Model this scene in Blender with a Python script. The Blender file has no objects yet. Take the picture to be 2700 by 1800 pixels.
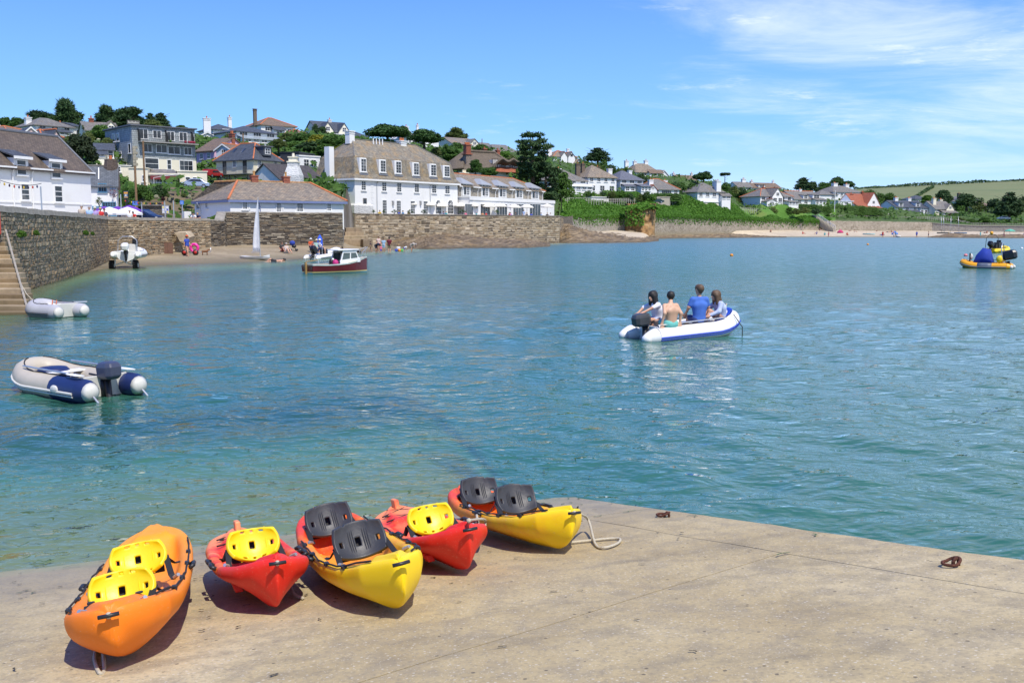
import bpy,math,random
import numpy as np
from mathutils import Vector,Matrix
random.seed(7);np.random.seed(7)
SC=bpy.context.scene;COL=SC.collection
R=math.radians
# ---------------------------------------------------------------- camera
F_PX,IMG_W,IMG_H,CAM_H=2600.0,2700.0,1800.0,2.8
PITCH=math.atan(300.0/F_PX)
cam_data=bpy.data.cameras.new('camera');cam=bpy.data.objects.new('camera',cam_data);COL.objects.link(cam)
cam_data.sensor_width=36.0;cam_data.lens=36.0*F_PX/IMG_W
cam_data.clip_start=0.1;cam_data.clip_end=12000
cam.location=(0,0,CAM_H);cam.rotation_euler=(R(90)-PITCH,0,0)
SC.camera=cam
# ---------------------------------------------------------------- light
SUN_EL,SUN_AZ=R(60),R(151)
sd=bpy.data.lights.new('sun','SUN');sun=bpy.data.objects.new('sun',sd);COL.objects.link(sun)
sd.energy=3.75;sd.angle=R(0.55);sd.color=(1.0,0.935,0.83)
sdir=Vector((math.sin(SUN_AZ)*math.cos(SUN_EL),math.cos(SUN_AZ)*math.cos(SUN_EL),math.sin(SUN_EL)))
sun.rotation_euler=sdir.to_track_quat('Z','Y').to_euler();sun.location=(0,-30,60)
W=bpy.data.worlds.new('World');SC.world=W;W.use_nodes=True
def build_world():
 nt=W.node_tree;N=nt.nodes;L=nt.links;N.clear()
 out=N.new('ShaderNodeOutputWorld');bg=N.new('ShaderNodeBackground')
 sky=N.new('ShaderNodeTexSky');sky.sky_type='NISHITA';sky.sun_disc=False
 sky.sun_elevation=SUN_EL;sky.sun_rotation=SUN_AZ
 sky.air_density=1.0;sky.dust_density=0.5;sky.ozone_density=2.5;sky.altitude=0
 tc=N.new('ShaderNodeTexCoord');sep=N.new('ShaderNodeSeparateXYZ');L.new(tc.outputs['Generated'],sep.inputs[0])
 rp=N.new('ShaderNodeValToRGB');L.new(sep.outputs[2],rp.inputs[0]);e=rp.color_ramp.elements;e.new(0.5);e.new(0.5)
 for el,(p,c)in zip(e,((0.0,(4.8,7.1,9.6)),(0.10,(1.8,4.5,9.2)),(0.28,(0.58,2.0,7.8)),(1.0,(0.12,.9,4.8)))):
  el.position=p;el.color=(*[x/10 for x in c],1)
 sc=N.new('ShaderNodeVectorMath');sc.operation='SCALE';L.new(rp.outputs[0],sc.inputs[0]);sc.inputs[3].default_value=10
 hsv=N.new('ShaderNodeMix');hsv.data_type='RGBA';hsv.inputs[0].default_value=0.8
 L.new(sky.outputs[0],hsv.inputs[6]);L.new(sc.outputs[0],hsv.inputs[7])
 def M(op,a,b=None,clamp=False):
  m=N.new('ShaderNodeMath');m.operation=op;m.use_clamp=clamp
  for i,v in enumerate((a,b)):
   if v is None:continue
   if isinstance(v,(int,float)):m.inputs[i].default_value=v
   else:L.new(v,m.inputs[i])
  return m.outputs[0]
 zc=M('ADD',M('MAXIMUM',sep.outputs[2],0.0),0.12)
 px=M('DIVIDE',sep.outputs[0],zc);py=M('DIVIDE',sep.outputs[1],zc)
 cmb=N.new('ShaderNodeCombineXYZ');L.new(px,cmb.inputs[0]);L.new(py,cmb.inputs[1])
 mp=N.new('ShaderNodeMapping');L.new(cmb.outputs[0],mp.inputs[0])
 mp.inputs['Rotation'].default_value=(0,0,R(12));mp.inputs['Scale'].default_value=(0.55,0.8,1);mp.inputs['Location'].default_value=(0.2,1.7,0)
 n1=N.new('ShaderNodeTexNoise');n1.inputs['Scale'].default_value=1.9;n1.inputs['Detail'].default_value=9;n1.inputs['Roughness'].default_value=0.62;n1.inputs['Distortion'].default_value=0.5
 L.new(mp.outputs[0],n1.inputs['Vector'])
 n2=N.new('ShaderNodeTexNoise');n2.inputs['Scale'].default_value=0.55;n2.inputs['Detail'].default_value=3
 L.new(mp.outputs[0],n2.inputs['Vector'])
 side=M('ADD',M('MULTIPLY',sep.outputs[0],0.50),M('MULTIPLY',M('MINIMUM',sep.outputs[2],0.3),0.55))
 n3=N.new('ShaderNodeTexNoise');n3.inputs['Scale'].default_value=2.6;n3.inputs['Detail'].default_value=6;n3.inputs['Roughness'].default_value=0.7;L.new(mp.outputs[0],n3.inputs['Vector'])
 wisp=M('MULTIPLY',M('MAXIMUM',M('SUBTRACT',n3.outputs[0],0.57),0.0),1.35)
 dens=M('ADD',M('ADD',M('ADD',wisp,M('MULTIPLY',n1.outputs[0],0.9)),M('MULTIPLY',n2.outputs[0],0.45)),side)
 mr=N.new('ShaderNodeMapRange');mr.inputs[1].default_value=0.79;mr.inputs[2].default_value=1.22;mr.inputs[3].default_value=0;mr.inputs[4].default_value=0.72
 mr.interpolation_type='SMOOTHSTEP';L.new(dens,mr.inputs[0])
 hz=N.new('ShaderNodeMapRange');hz.inputs[1].default_value=0.01;hz.inputs[2].default_value=0.10;L.new(sep.outputs[2],hz.inputs[0])
 ov=N.new('ShaderNodeMapRange');ov.inputs[1].default_value=0.35;ov.inputs[2].default_value=0.75;ov.inputs[3].default_value=1;ov.inputs[4].default_value=0.06;L.new(sep.outputs[2],ov.inputs[0])
 fac=M('MULTIPLY',M('MULTIPLY',mr.outputs[0],hz.outputs[0]),ov.outputs[0])
 mix=N.new('ShaderNodeMix');mix.data_type='RGBA';L.new(fac,mix.inputs[0]);L.new(hsv.outputs[2],mix.inputs[6]);mix.inputs[7].default_value=(7.6,8.2,9.0,1)
 L.new(mix.outputs[2],bg.inputs[0]);bg.inputs[1].default_value=0.108
 L.new(bg.outputs[0],out.inputs[0])
build_world()
vs=SC.view_settings;vs.view_transform='Standard';vs.look='None';vs.gamma=1.0;vs.exposure=0.42;vs.use_curve_mapping=False
SC.cycles.max_bounces=6;SC.cycles.transparent_max_bounces=12;SC.cycles.diffuse_bounces=3;SC.cycles.glossy_bounces=3
SC.cycles.caustics_reflective=False;SC.cycles.caustics_refractive=False;SC.cycles.use_denoising=True
# ---------------------------------------------------------------- picture <-> place
SP,CP=math.sin(PITCH),math.cos(PITCH)
def ray(px,py):
 cx=(px-IMG_W/2)/F_PX;cy=(IMG_H/2-py)/F_PX
 return Vector((cx,CP+cy*SP,-SP+cy*CP))
def P(px,py,D):
 d=ray(px,py);t=D/d.y
 return Vector((d.x*t,D,CAM_H+d.z*t))
def G(px,py,h=0.0):
 d=ray(px,py);t=(h-CAM_H)/d.z
 return Vector((d.x*t,d.y*t,h))
def XD(px,D):return Vector(((px-IMG_W/2)/F_PX*D,D,0))
def ZP(py,D):return P(1350,py,D).z
# ---------------------------------------------------------------- objects
def tag(o,label=None,cat=None,group=None,kind=None):
 if label:o['label']=label
 if cat:o['category']=cat
 if group:o['group']=group
 if kind:o['kind']=kind
 return o
def thing(name,label,cat,loc=(0,0,0),rz=0.0,group=None,mat=None,kind=None):
 o=bpy.data.objects.new(name,None);COL.objects.link(o);o.empty_display_size=0.2
 if mat is not None:o.matrix_world=mat
 else:
  o.location=loc;o.rotation_euler=(0,0,rz)
 return tag(o,label,cat,group,kind)
def copy_tree(o,parent=None):
 c=o.copy();COL.objects.link(c)
 if parent is not None:c.parent=parent
 for ch in list(o.children):copy_tree(ch,c)
 return c
class MB:
 def __init__(s):s.v=[];s.f=[];s.m=[]
 def add(s,vs,fs,mi=0):
  n=len(s.v);s.v.extend([tuple(p)for p in vs])
  for f in fs:s.f.append(tuple(i+n for i in f));s.m.append(mi)
 def obox(s,p,ex,ey,ez,mi=0):
  p,ex,ey,ez=Vector(p),Vector(ex),Vector(ey),Vector(ez)
  v=[p,p+ex,p+ex+ey,p+ey,p+ez,p+ex+ez,p+ex+ey+ez,p+ey+ez]
  s.add(v,[(0,3,2,1),(4,5,6,7),(0,1,5,4),(1,2,6,5),(2,3,7,6),(3,0,4,7)],mi)
 def box(s,c,size,rz=0.0,mi=0):
  a,b,h=size;cs,sn=math.cos(rz),math.sin(rz)
  ex=Vector((cs*a,sn*a,0));ey=Vector((-sn*b,cs*b,0));ez=Vector((0,0,h))
  s.obox(Vector(c)-ex/2-ey/2-ez/2,ex,ey,ez,mi)
 def loft(s,rings,ring_closed=True,cap=True,mi=0,close_path=False):
  n=len(rings[0]);base=len(s.v)
  for r in rings:s.v.extend([tuple(p)for p in r])
  K=len(rings)
  for i in range(K if close_path else K-1):
   i2=(i+1)%K
   for j in range(n if ring_closed else n-1):
    j2=(j+1)%n
    s.f.append((base+i*n+j,base+i*n+j2,base+i2*n+j2,base+i2*n+j));s.m.append(mi)
  if cap and ring_closed and not close_path:
   s.f.append(tuple(base+j for j in reversed(range(n))));s.m.append(mi)
   s.f.append(tuple(base+(K-1)*n+j for j in range(n)));s.m.append(mi)
 def tube(s,pts,r,n=8,closed=False,cap=True,mi=0,up=None,flat=1.0):
  pts=[Vector(p)for p in pts];K=len(pts);rings=[]
  rr=r if isinstance(r,(list,tuple))else[r]*K
  prev=None
  for i,p in enumerate(pts):
   a=pts[(i-1)%K]if(closed or i>0)else p
   b=pts[(i+1)%K]if(closed or i<K-1)else p
   t=(b-a)
   if t.length<1e-9:t=Vector((0,0,1))
   t.normalize()
   if prev is None:
    u=Vector(up)if up is not None else(Vector((0,0,1))if abs(t.z)<0.9 else Vector((1,0,0)))
   else:u=prev
   u=(u-t*u.dot(t))
   if u.length<1e-6:u=Vector((1,0,0))-t*t.x
   u.normalize();prev=u;w=t.cross(u)
   rings.append([p+(u*math.cos(2*math.pi*j/n)*flat+w*math.sin(2*math.pi*j/n))*rr[i]for j in range(n)])
  s.loft(rings,True,cap,mi,closed)
 def lathe(s,prof,n=16,c=(0,0,0),mi=0):
  c=Vector(c)
  s.loft([[c+Vector((r*math.cos(2*math.pi*j/n),r*math.sin(2*math.pi*j/n),z))for j in range(n)]for r,z in prof],True,True,mi)
 def prism(s,poly,z0,z1,mi=0):
  n=len(poly)
  v=[(p[0],p[1],z0)for p in poly]+[(p[0],p[1],z1)for p in poly]
  s.add(v,[tuple(reversed(range(n))),tuple(range(n,2*n))]+[(i,(i+1)%n,n+(i+1)%n,n+i)for i in range(n)],mi)
 def ball(s,c,r,n=12,m=8,mi=0,sc=(1,1,1)):
  c=Vector(c);rings=[]
  for i in range(m+1):
   a=-math.pi/2+math.pi*i/m;q=max(math.cos(a),0.02)
   rings.append([c+Vector((r*q*math.cos(2*math.pi*j/n)*sc[0],r*q*math.sin(2*math.pi*j/n)*sc[1],r*math.sin(a)*sc[2]))for j in range(n)])
  s.loft(rings,True,True,mi)
 def obj(s,name,mats,parent=None,smooth=False,off=None,uv=True,sub=0,bevel=0.0,label=None):
  me=bpy.data.meshes.new(name)
  v=np.array(s.v,dtype=np.float64).reshape(-1,3)
  if off is not None:v=v-np.array(off)[None,:]
  me.from_pydata(v.tolist(),[],s.f)
  mats=mats if isinstance(mats,(list,tuple))else[mats]
  for m in mats:me.materials.append(m)
  if len(mats)>1:me.polygons.foreach_set('material_index',s.m)
  if uv:face_uv(me)
  if smooth:me.polygons.foreach_set('use_smooth',[True]*len(me.polygons))
  o=bpy.data.objects.new(name,me);COL.objects.link(o)
  if parent is not None:o.parent=parent
  if bevel>0:
   b=o.modifiers.new('bevel','BEVEL');b.width=bevel;b.segments=2;b.limit_method='ANGLE';b.angle_limit=R(40)
  if sub:
   q=o.modifiers.new('sub','SUBSURF');q.levels=sub;q.render_levels=sub
  if label:o['label']=label
  return o
def face_uv(me):
 """metric UVs: u runs level along each face, v up its slope"""
 nl=len(me.loops)
 if nl==0:return
 me.update()
 co=np.empty(len(me.vertices)*3,np.float32);me.vertices.foreach_get('co',co);co=co.reshape(-1,3)
 li=np.empty(nl,np.int32);me.loops.foreach_get('vertex_index',li)
 npoly=len(me.polygons)
 nr=np.empty(npoly*3,np.float32);me.polygons.foreach_get('normal',nr);nr=nr.reshape(-1,3)
 tot=np.empty(npoly,np.int32);me.polygons.foreach_get('loop_total',tot)
 pn=np.repeat(nr,tot,axis=0)
 t=np.stack([-pn[:,1],pn[:,0],np.zeros(nl,np.float32)],1);ln=np.linalg.norm(t,axis=1)
 fl=ln<0.05;t[fl]=(1,0,0);ln[fl]=1;t/=ln[:,None]
 b=np.cross(pn,t);p=co[li]
 uv=np.stack([(p*t).sum(1),(p*b).sum(1)],1).astype(np.float32)
 lay=me.uv_layers.new(name='UVMap');lay.data.foreach_set('uv',uv.ravel())
def mesh_np(name,v,f,mat,parent=None,smooth=False,uv=False):
 me=bpy.data.meshes.new(name)
 v=np.asarray(v,np.float32);f=np.asarray(f,np.int32)
 me.vertices.add(len(v));me.vertices.foreach_set('co',v.ravel())
 k=f.shape[1];me.loops.add(f.size);me.loops.foreach_set('vertex_index',f.ravel())
 me.polygons.add(len(f));me.polygons.foreach_set('loop_start',np.arange(0,f.size,k,dtype=np.int32));me.polygons.foreach_set('loop_total',np.full(len(f),k,np.int32))
 if smooth:me.polygons.foreach_set('use_smooth',np.ones(len(f),bool))
 me.update(calc_edges=True);me.validate()
 me.materials.append(mat)
 if uv:face_uv(me)
 o=bpy.data.objects.new(name,me);COL.objects.link(o)
 if parent is not None:o.parent=parent
 return o
def grid_faces(nr,nc):
 i=np.arange(nr-1)[:,None]*nc+np.arange(nc-1)[None,:]
 return np.stack([i,i+1,i+nc+1,i+nc],-1).reshape(-1,4)
def vnoise(x,y,seed=0):
 """smooth value noise in [-1,1] on arrays"""
 x=np.asarray(x,np.float64);y=np.asarray(y,np.float64)
 xi=np.floor(x).astype(np.int64);yi=np.floor(y).astype(np.int64);xf=x-xi;yf=y-yi
 def h(a,b):
  n=(a*374761393+b*668265263+seed*1442695041)&0x7fffffff
  n=((n^(n>>13))*1274126177)&0x7fffffff
  return((n^(n>>16))&0xffff)/32767.5-1.0
 u=xf*xf*xf*(xf*(xf*6-15)+10);w=yf*yf*yf*(yf*(yf*6-15)+10)
 return(h(xi,yi)*(1-u)+h(xi+1,yi)*u)*(1-w)+(h(xi,yi+1)*(1-u)+h(xi+1,yi+1)*u)*w
 # ---------------------------------------------------------------- materials
MATS={}
def C4(c):return(c[0],c[1],c[2],1.0)
class NT:
 def __init__(s,name):
  s.mat=bpy.data.materials.new(name);s.mat.use_nodes=True;s.nt=s.mat.node_tree;s.N=s.nt.nodes;s.L=s.nt.links
  s.bsdf=s.N['Principled BSDF'];s.out=s.N['Material Output']
 def new(s,t,**kw):
  n=s.N.new(t)
  for k,v in kw.items():setattr(n,k,v)
  return n
 def link(s,a,b):s.L.new(a,b)
 def coord(s,kind='Object',scale=(1,1,1),rot=(0,0,0),loc=(0,0,0)):
  tc=s.new('ShaderNodeTexCoord');mp=s.new('ShaderNodeMapping');s.link(tc.outputs[kind],mp.inputs[0])
  mp.inputs['Scale'].default_value=scale;mp.inputs['Rotation'].default_value=rot;mp.inputs['Location'].default_value=loc
  return mp.outputs[0]
 def world(s,scale=(1,1,1),rot=(0,0,0)):
  g=s.new('ShaderNodeNewGeometry');mp=s.new('ShaderNodeMapping');s.link(g.outputs['Position'],mp.inputs[0]);mp.inputs['Scale'].default_value=scale;mp.inputs['Rotation'].default_value=rot
  return mp.outputs[0]
 def noise(s,vec,scale,detail=4,rough=0.55,dist=0.0):
  n=s.new('ShaderNodeTexNoise');n.inputs['Scale'].default_value=scale;n.inputs['Detail'].default_value=detail;n.inputs['Roughness'].default_value=rough;n.inputs['Distortion'].default_value=dist
  s.link(vec,n.inputs['Vector']);return n.outputs[0]
 def ramp(s,fac,stops,interp='LINEAR'):
  r=s.new('ShaderNodeValToRGB');r.color_ramp.interpolation=interp;e=r.color_ramp.elements
  while len(e)<len(stops):e.new(0.5)
  for i,(p,c)in enumerate(stops):
   e[i].position=p;e[i].color=C4(c)if not isinstance(c,(int,float))else(c,c,c,1)
  s.link(fac,r.inputs[0]);return r.outputs[0]
 def mix(s,fac,a,b,mode='MIX'):
  m=s.new('ShaderNodeMix',data_type='RGBA',blend_type=mode)
  for v,i in((fac,0),(a,6),(b,7)):
   if isinstance(v,(int,float)):m.inputs[i].default_value=v
   elif isinstance(v,(tuple,list)):m.inputs[i].default_value=C4(v)
   else:s.link(v,m.inputs[i])
  return m.outputs[2]
 def math(s,op,a,b=None,clamp=False):
  m=s.new('ShaderNodeMath',operation=op,use_clamp=clamp)
  for i,v in enumerate((a,b)):
   if v is None:continue
   if isinstance(v,(int,float)):m.inputs[i].default_value=v
   else:s.link(v,m.inputs[i])
  return m.outputs[0]
 def bump(s,h,strength=0.3,dist=0.02):
  b=s.new('ShaderNodeBump');b.inputs['Strength'].default_value=strength;b.inputs['Distance'].default_value=dist
  s.link(h,b.inputs['Height']);s.link(b.outputs[0],s.bsdf.inputs['Normal']);return b
 def set(s,color=None,rough=None,metal=None,**kw):
  B=s.bsdf.inputs
  if color is not None:
   if isinstance(color,(tuple,list)):B['Base Color'].default_value=C4(color)
   else:s.link(color,B['Base Color'])
  if rough is not None:
   if isinstance(rough,(int,float)):B['Roughness'].default_value=rough
   else:s.link(rough,B['Roughness'])
  if metal is not None:B['Metallic'].default_value=metal
  for k,v in kw.items():B[k].default_value=v
  return s.mat
def plain(name,c,rough=0.5,metal=0.0,var=0.12,scale=3.0,bump=0.0,coord='Object'):
 if name in MATS:return MATS[name]
 t=NT(name);v=t.coord(coord);n=t.noise(v,scale,5,0.6)
 lo=tuple(max(0,x*(1-var))for x in c);hi=tuple(min(1,x*(1+var))for x in c)
 t.set(t.ramp(n,[(0.3,lo),(0.7,hi)]),rough,metal)
 if bump>0:t.bump(t.noise(v,scale*6,4),bump,0.02)
 MATS[name]=t.mat;return t.mat
def wall_paint(name,c,stain=0.1):
 if name in MATS:return MATS[name]
 t=NT(name);w=t.world();n=t.noise(w,0.5,6,0.65)
 vst=t.world((1.5,1.5,0.12));n2=t.noise(vst,1.2,5,0.6)
 c2=tuple(x*(1-stain*2)*q for x,q in zip(c,(1,0.98,0.94)))
 col=t.mix(t.math('MULTIPLY',t.ramp(n,[(0.45,0.0),(0.75,1.0)]),t.ramp(n2,[(0.4,0.0),(0.7,1.0)])),c,c2)
 t.set(col,0.75);t.bump(t.noise(w,9.0,5,0.6),0.25,0.02)
 MATS[name]=t.mat;return t.mat
def slate(name,c1,c2,lichen=(0.35,0.2,0.06),lich=0.5,row=0.28,width=0.42):
 if name in MATS:return MATS[name]
 t=NT(name);uv=t.coord('UV');w=t.world()
 b=t.new('ShaderNodeTexBrick');t.link(uv,b.inputs['Vector'])
 b.inputs['Scale'].default_value=1.0;b.inputs['Brick Width'].default_value=width;b.inputs['Row Height'].default_value=row;b.inputs['Mortar Size'].default_value=0.018
 b.inputs['Color1'].default_value=C4(c1);b.inputs['Color2'].default_value=C4(c2);b.inputs['Mortar'].default_value=C4(tuple(x*0.35 for x in c1));b.inputs['Bias'].default_value=-0.1
 n=t.noise(w,0.7,7,0.7);n2=t.noise(w,5.0,4,0.7)
 m=t.math('MULTIPLY',t.ramp(n,[(0.62-0.17*lich,0.0),(0.72,1.0)]),t.ramp(n2,[(0.35,0.15),(0.62,1.0)]))
 col=t.mix(t.math('MULTIPLY',m,min(1,lich*1.2)),b.outputs[0],lichen)
 n3=t.noise(w,2.2,5,0.6)
 col=t.mix(t.ramp(n3,[(0.38,0.0),(0.66,0.7)]),col,tuple(x*0.5 for x in c2))
 t.set(col,0.7)
 saw=t.math('FRACT',t.math('DIVIDE',t.new_sep(uv,1),row))
 t.bump(t.math('ADD',t.math('MULTIPLY',saw,-0.6),t.math('MULTIPLY',b.outputs['Fac'],-0.5)),0.6,0.03)
 MATS[name]=t.mat;return t.mat
def _new_sep(s,vec,i):
 q=s.new('ShaderNodeSeparateXYZ');s.link(vec,q.inputs[0]);return q.outputs[i]
NT.new_sep=_new_sep
def rubble(name,tones,mortar,sx=2.6,sy=5.0,bump=0.9,wet=None):
 """rubble masonry seen from afar: cells for stones, joints between"""
 if name in MATS:return MATS[name]
 t=NT(name);uv=t.coord('UV',(sx,sy,1));w=t.world()
 wob=t.noise(uv,1.3,3);add=t.new('ShaderNodeVectorMath',operation='ADD');t.link(uv,add.inputs[0])
 cm=t.new('ShaderNodeCombineXYZ');t.link(t.math('MULTIPLY',wob,0.7),cm.inputs[0]);t.link(t.math('MULTIPLY',wob,0.4),cm.inputs[1]);t.link(cm.outputs[0],add.inputs[1])
 v=t.new('ShaderNodeTexVoronoi',feature='F1');t.link(add.outputs[0],v.inputs['Vector']);v.inputs['Scale'].default_value=1.0
 e=t.new('ShaderNodeTexVoronoi',feature='DISTANCE_TO_EDGE');t.link(add.outputs[0],e.inputs['Vector']);e.inputs['Scale'].default_value=1.0
 stops=[(i/max(1,len(tones)-1),c)for i,c in enumerate(tones)]
 col=t.ramp(t.new_sep(v.outputs['Color'],0),stops)
 big=t.noise(w,0.25,5,0.65);col=t.mix(t.ramp(big,[(0.4,0.0),(0.7,0.6)]),col,tuple(x*0.62 for x in tones[0]))
 fine=t.noise(w,6.0,4);col=t.mix(t.ramp(fine,[(0.35,0.25),(0.6,0.0)]),col,tuple(x*0.4 for x in tones[0]))
 col=t.mix(t.ramp(e.outputs[0],[(0.02,1.0),(0.09,0.0)]),col,mortar)
 if wet:
  z=t.new_sep(w,2);f=t.ramp(t.math('ADD',t.math('MULTIPLY',z,1.0/wet[0]),t.math('MULTIPLY',t.noise(w,0.9,4),0.35)),[(0.55,1.0),(1.0,0.0)])
  col=t.mix(t.math('MULTIPLY',f,0.8),col,wet[1])
 t.set(col,0.85)
 t.bump(t.math('ADD',t.ramp(e.outputs[0],[(0.0,0.0),(0.16,1.0)]),t.math('MULTIPLY',fine,0.5)),bump,0.06)
 MATS[name]=t.mat;return t.mat
def leaf_mat(name,c,c2,trans=0.25):
 if name in MATS:return MATS[name]
 t=NT(name);w=t.world();n=t.noise(w,0.45,4,0.6);n2=t.noise(w,3.1,3,0.6)
 oi=t.new('ShaderNodeObjectInfo')
 f=t.math('ADD',t.math('MULTIPLY',n,0.6),t.math('ADD',t.math('MULTIPLY',n2,0.45),t.math('MULTIPLY',oi.outputs['Random'],0.18)))
 col=t.ramp(f,[(0.38,c),(0.78,c2)])
 t.set(col,0.65);t.bsdf.inputs['Specular IOR Level'].default_value=0.25
 tr=t.new('ShaderNodeBsdfTranslucent');t.link(col,tr.inputs[0])
 mx=t.new('ShaderNodeMixShader');mx.inputs[0].default_value=trans;t.link(t.bsdf.outputs[0],mx.inputs[1]);t.link(tr.outputs[0],mx.inputs[2]);t.link(mx.outputs[0],t.out.inputs[0])
 MATS[name]=t.mat;return t.mat
WHITE=wall_paint('white_render',(0.80,0.80,0.78),0.06)
OFFWHITE=wall_paint('off_white_render',(0.74,0.73,0.68),0.1)
CREAM=wall_paint('cream_render',(0.80,0.72,0.52),0.08)
PALE_CREAM=wall_paint('pale_cream_render',(0.80,0.74,0.58),0.08)
PINK=wall_paint('pink_render',(0.74,0.48,0.60),0.08)
PALE_PINK=wall_paint('pale_pink_render',(0.75,0.55,0.50),0.05)
PALE_BLUE=wall_paint('pale_blue_render',(0.6,0.66,0.72),0.05)
TRIM=plain('white_joinery',(0.8,0.8,0.78),0.45,0,0.04)
BLUE_TRIM=plain('blue_joinery',(0.10,0.25,0.38),0.5)
LILAC_TRIM=plain('slate_blue_fascia',(0.16,0.2,0.36),0.5)
BLACK=plain('black_plastic',(0.018,0.018,0.02),0.45,0,0.2)
DARK=plain('dark_timber',(0.03,0.028,0.026),0.7)
TERRA=plain('terracotta',(0.50,0.16,0.06),0.8,0,0.3,5)
BRICK=plain('red_brick',(0.30,0.10,0.06),0.85,0,0.3,8,0.3)
STEEL=plain('galvanised_steel',(0.5,0.52,0.54),0.35,0.7,0.1)
RUST=plain('rusty_iron',(0.10,0.035,0.02),0.8,0.3,0.5,20,0.5)
WOOD=plain('brown_timber',(0.22,0.13,0.06),0.6,0,0.3,6,0.2)
GREYWOOD=plain('weathered_timber',(0.36,0.33,0.28),0.8,0,0.2,6,0.2)
SLATE_GREY=slate('grey_slate',(0.25,0.235,0.205),(0.16,0.158,0.15),lich=0.6)
SLATE_BLUE=slate('blue_grey_slate',(0.085,0.10,0.125),(0.06,0.072,0.09),lich=0.1)
SLATE_BROWN=slate('mossy_brown_slate',(0.17,0.13,0.095),(0.12,0.095,0.075),(0.07,0.035,0.02),0.5,0.22,0.3)
SLATE_LICHEN=slate('lichen_slate',(0.36,0.29,0.20),(0.20,0.175,0.14),(0.44,0.25,0.09),0.62,0.22,0.34)
SLATE_HOTEL=slate('pale_scantle_slate',(0.33,0.29,0.215),(0.205,0.185,0.145),(0.48,0.27,0.05),0.9,0.2,0.3)
TILE_RED=slate('red_clay_tile',(0.42,0.13,0.06),(0.34,0.10,0.05),(0.3,0.14,0.08),0.3)
TILE_BROWN=slate('brown_tile',(0.24,0.17,0.11),(0.18,0.13,0.09),(0.36,0.18,0.06),0.5)
SLATE_HUNG=slate('slate_hanging',(0.40,0.44,0.45),(0.32,0.355,0.365),lich=0.0,row=0.3,width=0.3)
def glass_mat():
 t=NT('window_glass');w=t.world((0.4,0.4,0.4));n=t.noise(w,1.5,2)
 t.set(t.ramp(n,[(0.35,(0.012,0.014,0.017)),(0.62,(0.05,0.058,0.066)),(0.75,(0.22,0.21,0.19))]),0.06);return t.mat
GLASS=glass_mat()
LEAF_DARK=leaf_mat('cypress_leaves',(0.018,0.045,0.015),(0.05,0.10,0.028),0.1)
LEAF_MID=leaf_mat('shrub_leaves',(0.032,0.085,0.014),(0.085,0.17,0.028))
LEAF_OLIVE=leaf_mat('olive_leaves',(0.06,0.095,0.022),(0.14,0.18,0.045))
LEAF_BRIGHT=leaf_mat('bright_leaves',(0.045,0.12,0.012),(0.12,0.24,0.03))
LEAF_GOLD=leaf_mat('golden_leaves',(0.12,0.15,0.01),(0.28,0.26,0.02))
LEAF_RED=leaf_mat('copper_leaves',(0.03,0.012,0.016),(0.07,0.02,0.025))
BARK=plain('bark',(0.07,0.055,0.042),0.9,0,0.3,8,0.4)
# ================================================================ SETTING
# ---- slipway plane
SA,SB=G(1504,1309,0),G(0,1508,0)
s_u=(SA-SB);s_u.z=0;s_u.normalize()
s_n=Vector((s_u.y,-s_u.x,0))
if s_n.y>0:s_n=-s_n
SLOPE=0.150
def slip_z(x,y):return SLOPE*((x-SA.x)*s_n.x+(y-SA.y)*s_n.y)
SLIP_N=Vector((-SLOPE*s_n.x,-SLOPE*s_n.y,1)).normalized()
def on_slip(px,py,lift=0.0):
 d=ray(px,py);o=Vector((0,0,CAM_H));p0=Vector((SA.x,SA.y,lift))
 t=(p0-o).dot(SLIP_N)/d.dot(SLIP_N)
 return o+d*t
E1=on_slip(2700,1472)
e_dir=Vector((E1.x-SA.x,E1.y-SA.y,0)).normalized()
UW=G(1355,1236,-0.36)
uw_dir=Vector((UW.x-SA.x,UW.y-SA.y,0)).normalized()
def slip_pt(edge,w):
 base=SA+(e_dir*edge if edge>=0 else uw_dir*(-edge))
 left=-s_u
 p=Vector((base.x,base.y,0))+left*w
 return Vector((p.x,p.y,slip_z(p.x,p.y)))
def slip_inside(x,y):
 """metres to the left of the slip's edge (numpy)"""
 dx,dy=x-SA.x,y-SA.y
 up=dx*s_n.x+dy*s_n.y
 al=dx*s_u.x+dy*s_u.y
 ke=(e_dir.x*s_u.x+e_dir.y*s_u.y)/(e_dir.x*s_n.x+e_dir.y*s_n.y)
 ku=(uw_dir.x*s_u.x+uw_dir.y*s_u.y)/(uw_dir.x*s_n.x+uw_dir.y*s_n.y)
 return np.where(up>=0,up*ke,up*ku)-al
 # ---- quay walls, in plan: (picture column, distance)
EDGE_PX=np.array([-700,-300,0,82,191,291,400,485,560,598,600,905,907,925,940,1100,1300,1473,1478,1540,1700,1900,2080,2200,2450,2700,3400.])
EDGE_D=np.array([22,30,39.5,45.5,57.3,78,84,90,94,100,103,110,132,148,152,160,171,182,218,232,258,290,322,335,345,330,300.])
def edge_d(px):return np.interp(px,EDGE_PX,EDGE_D)
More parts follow.
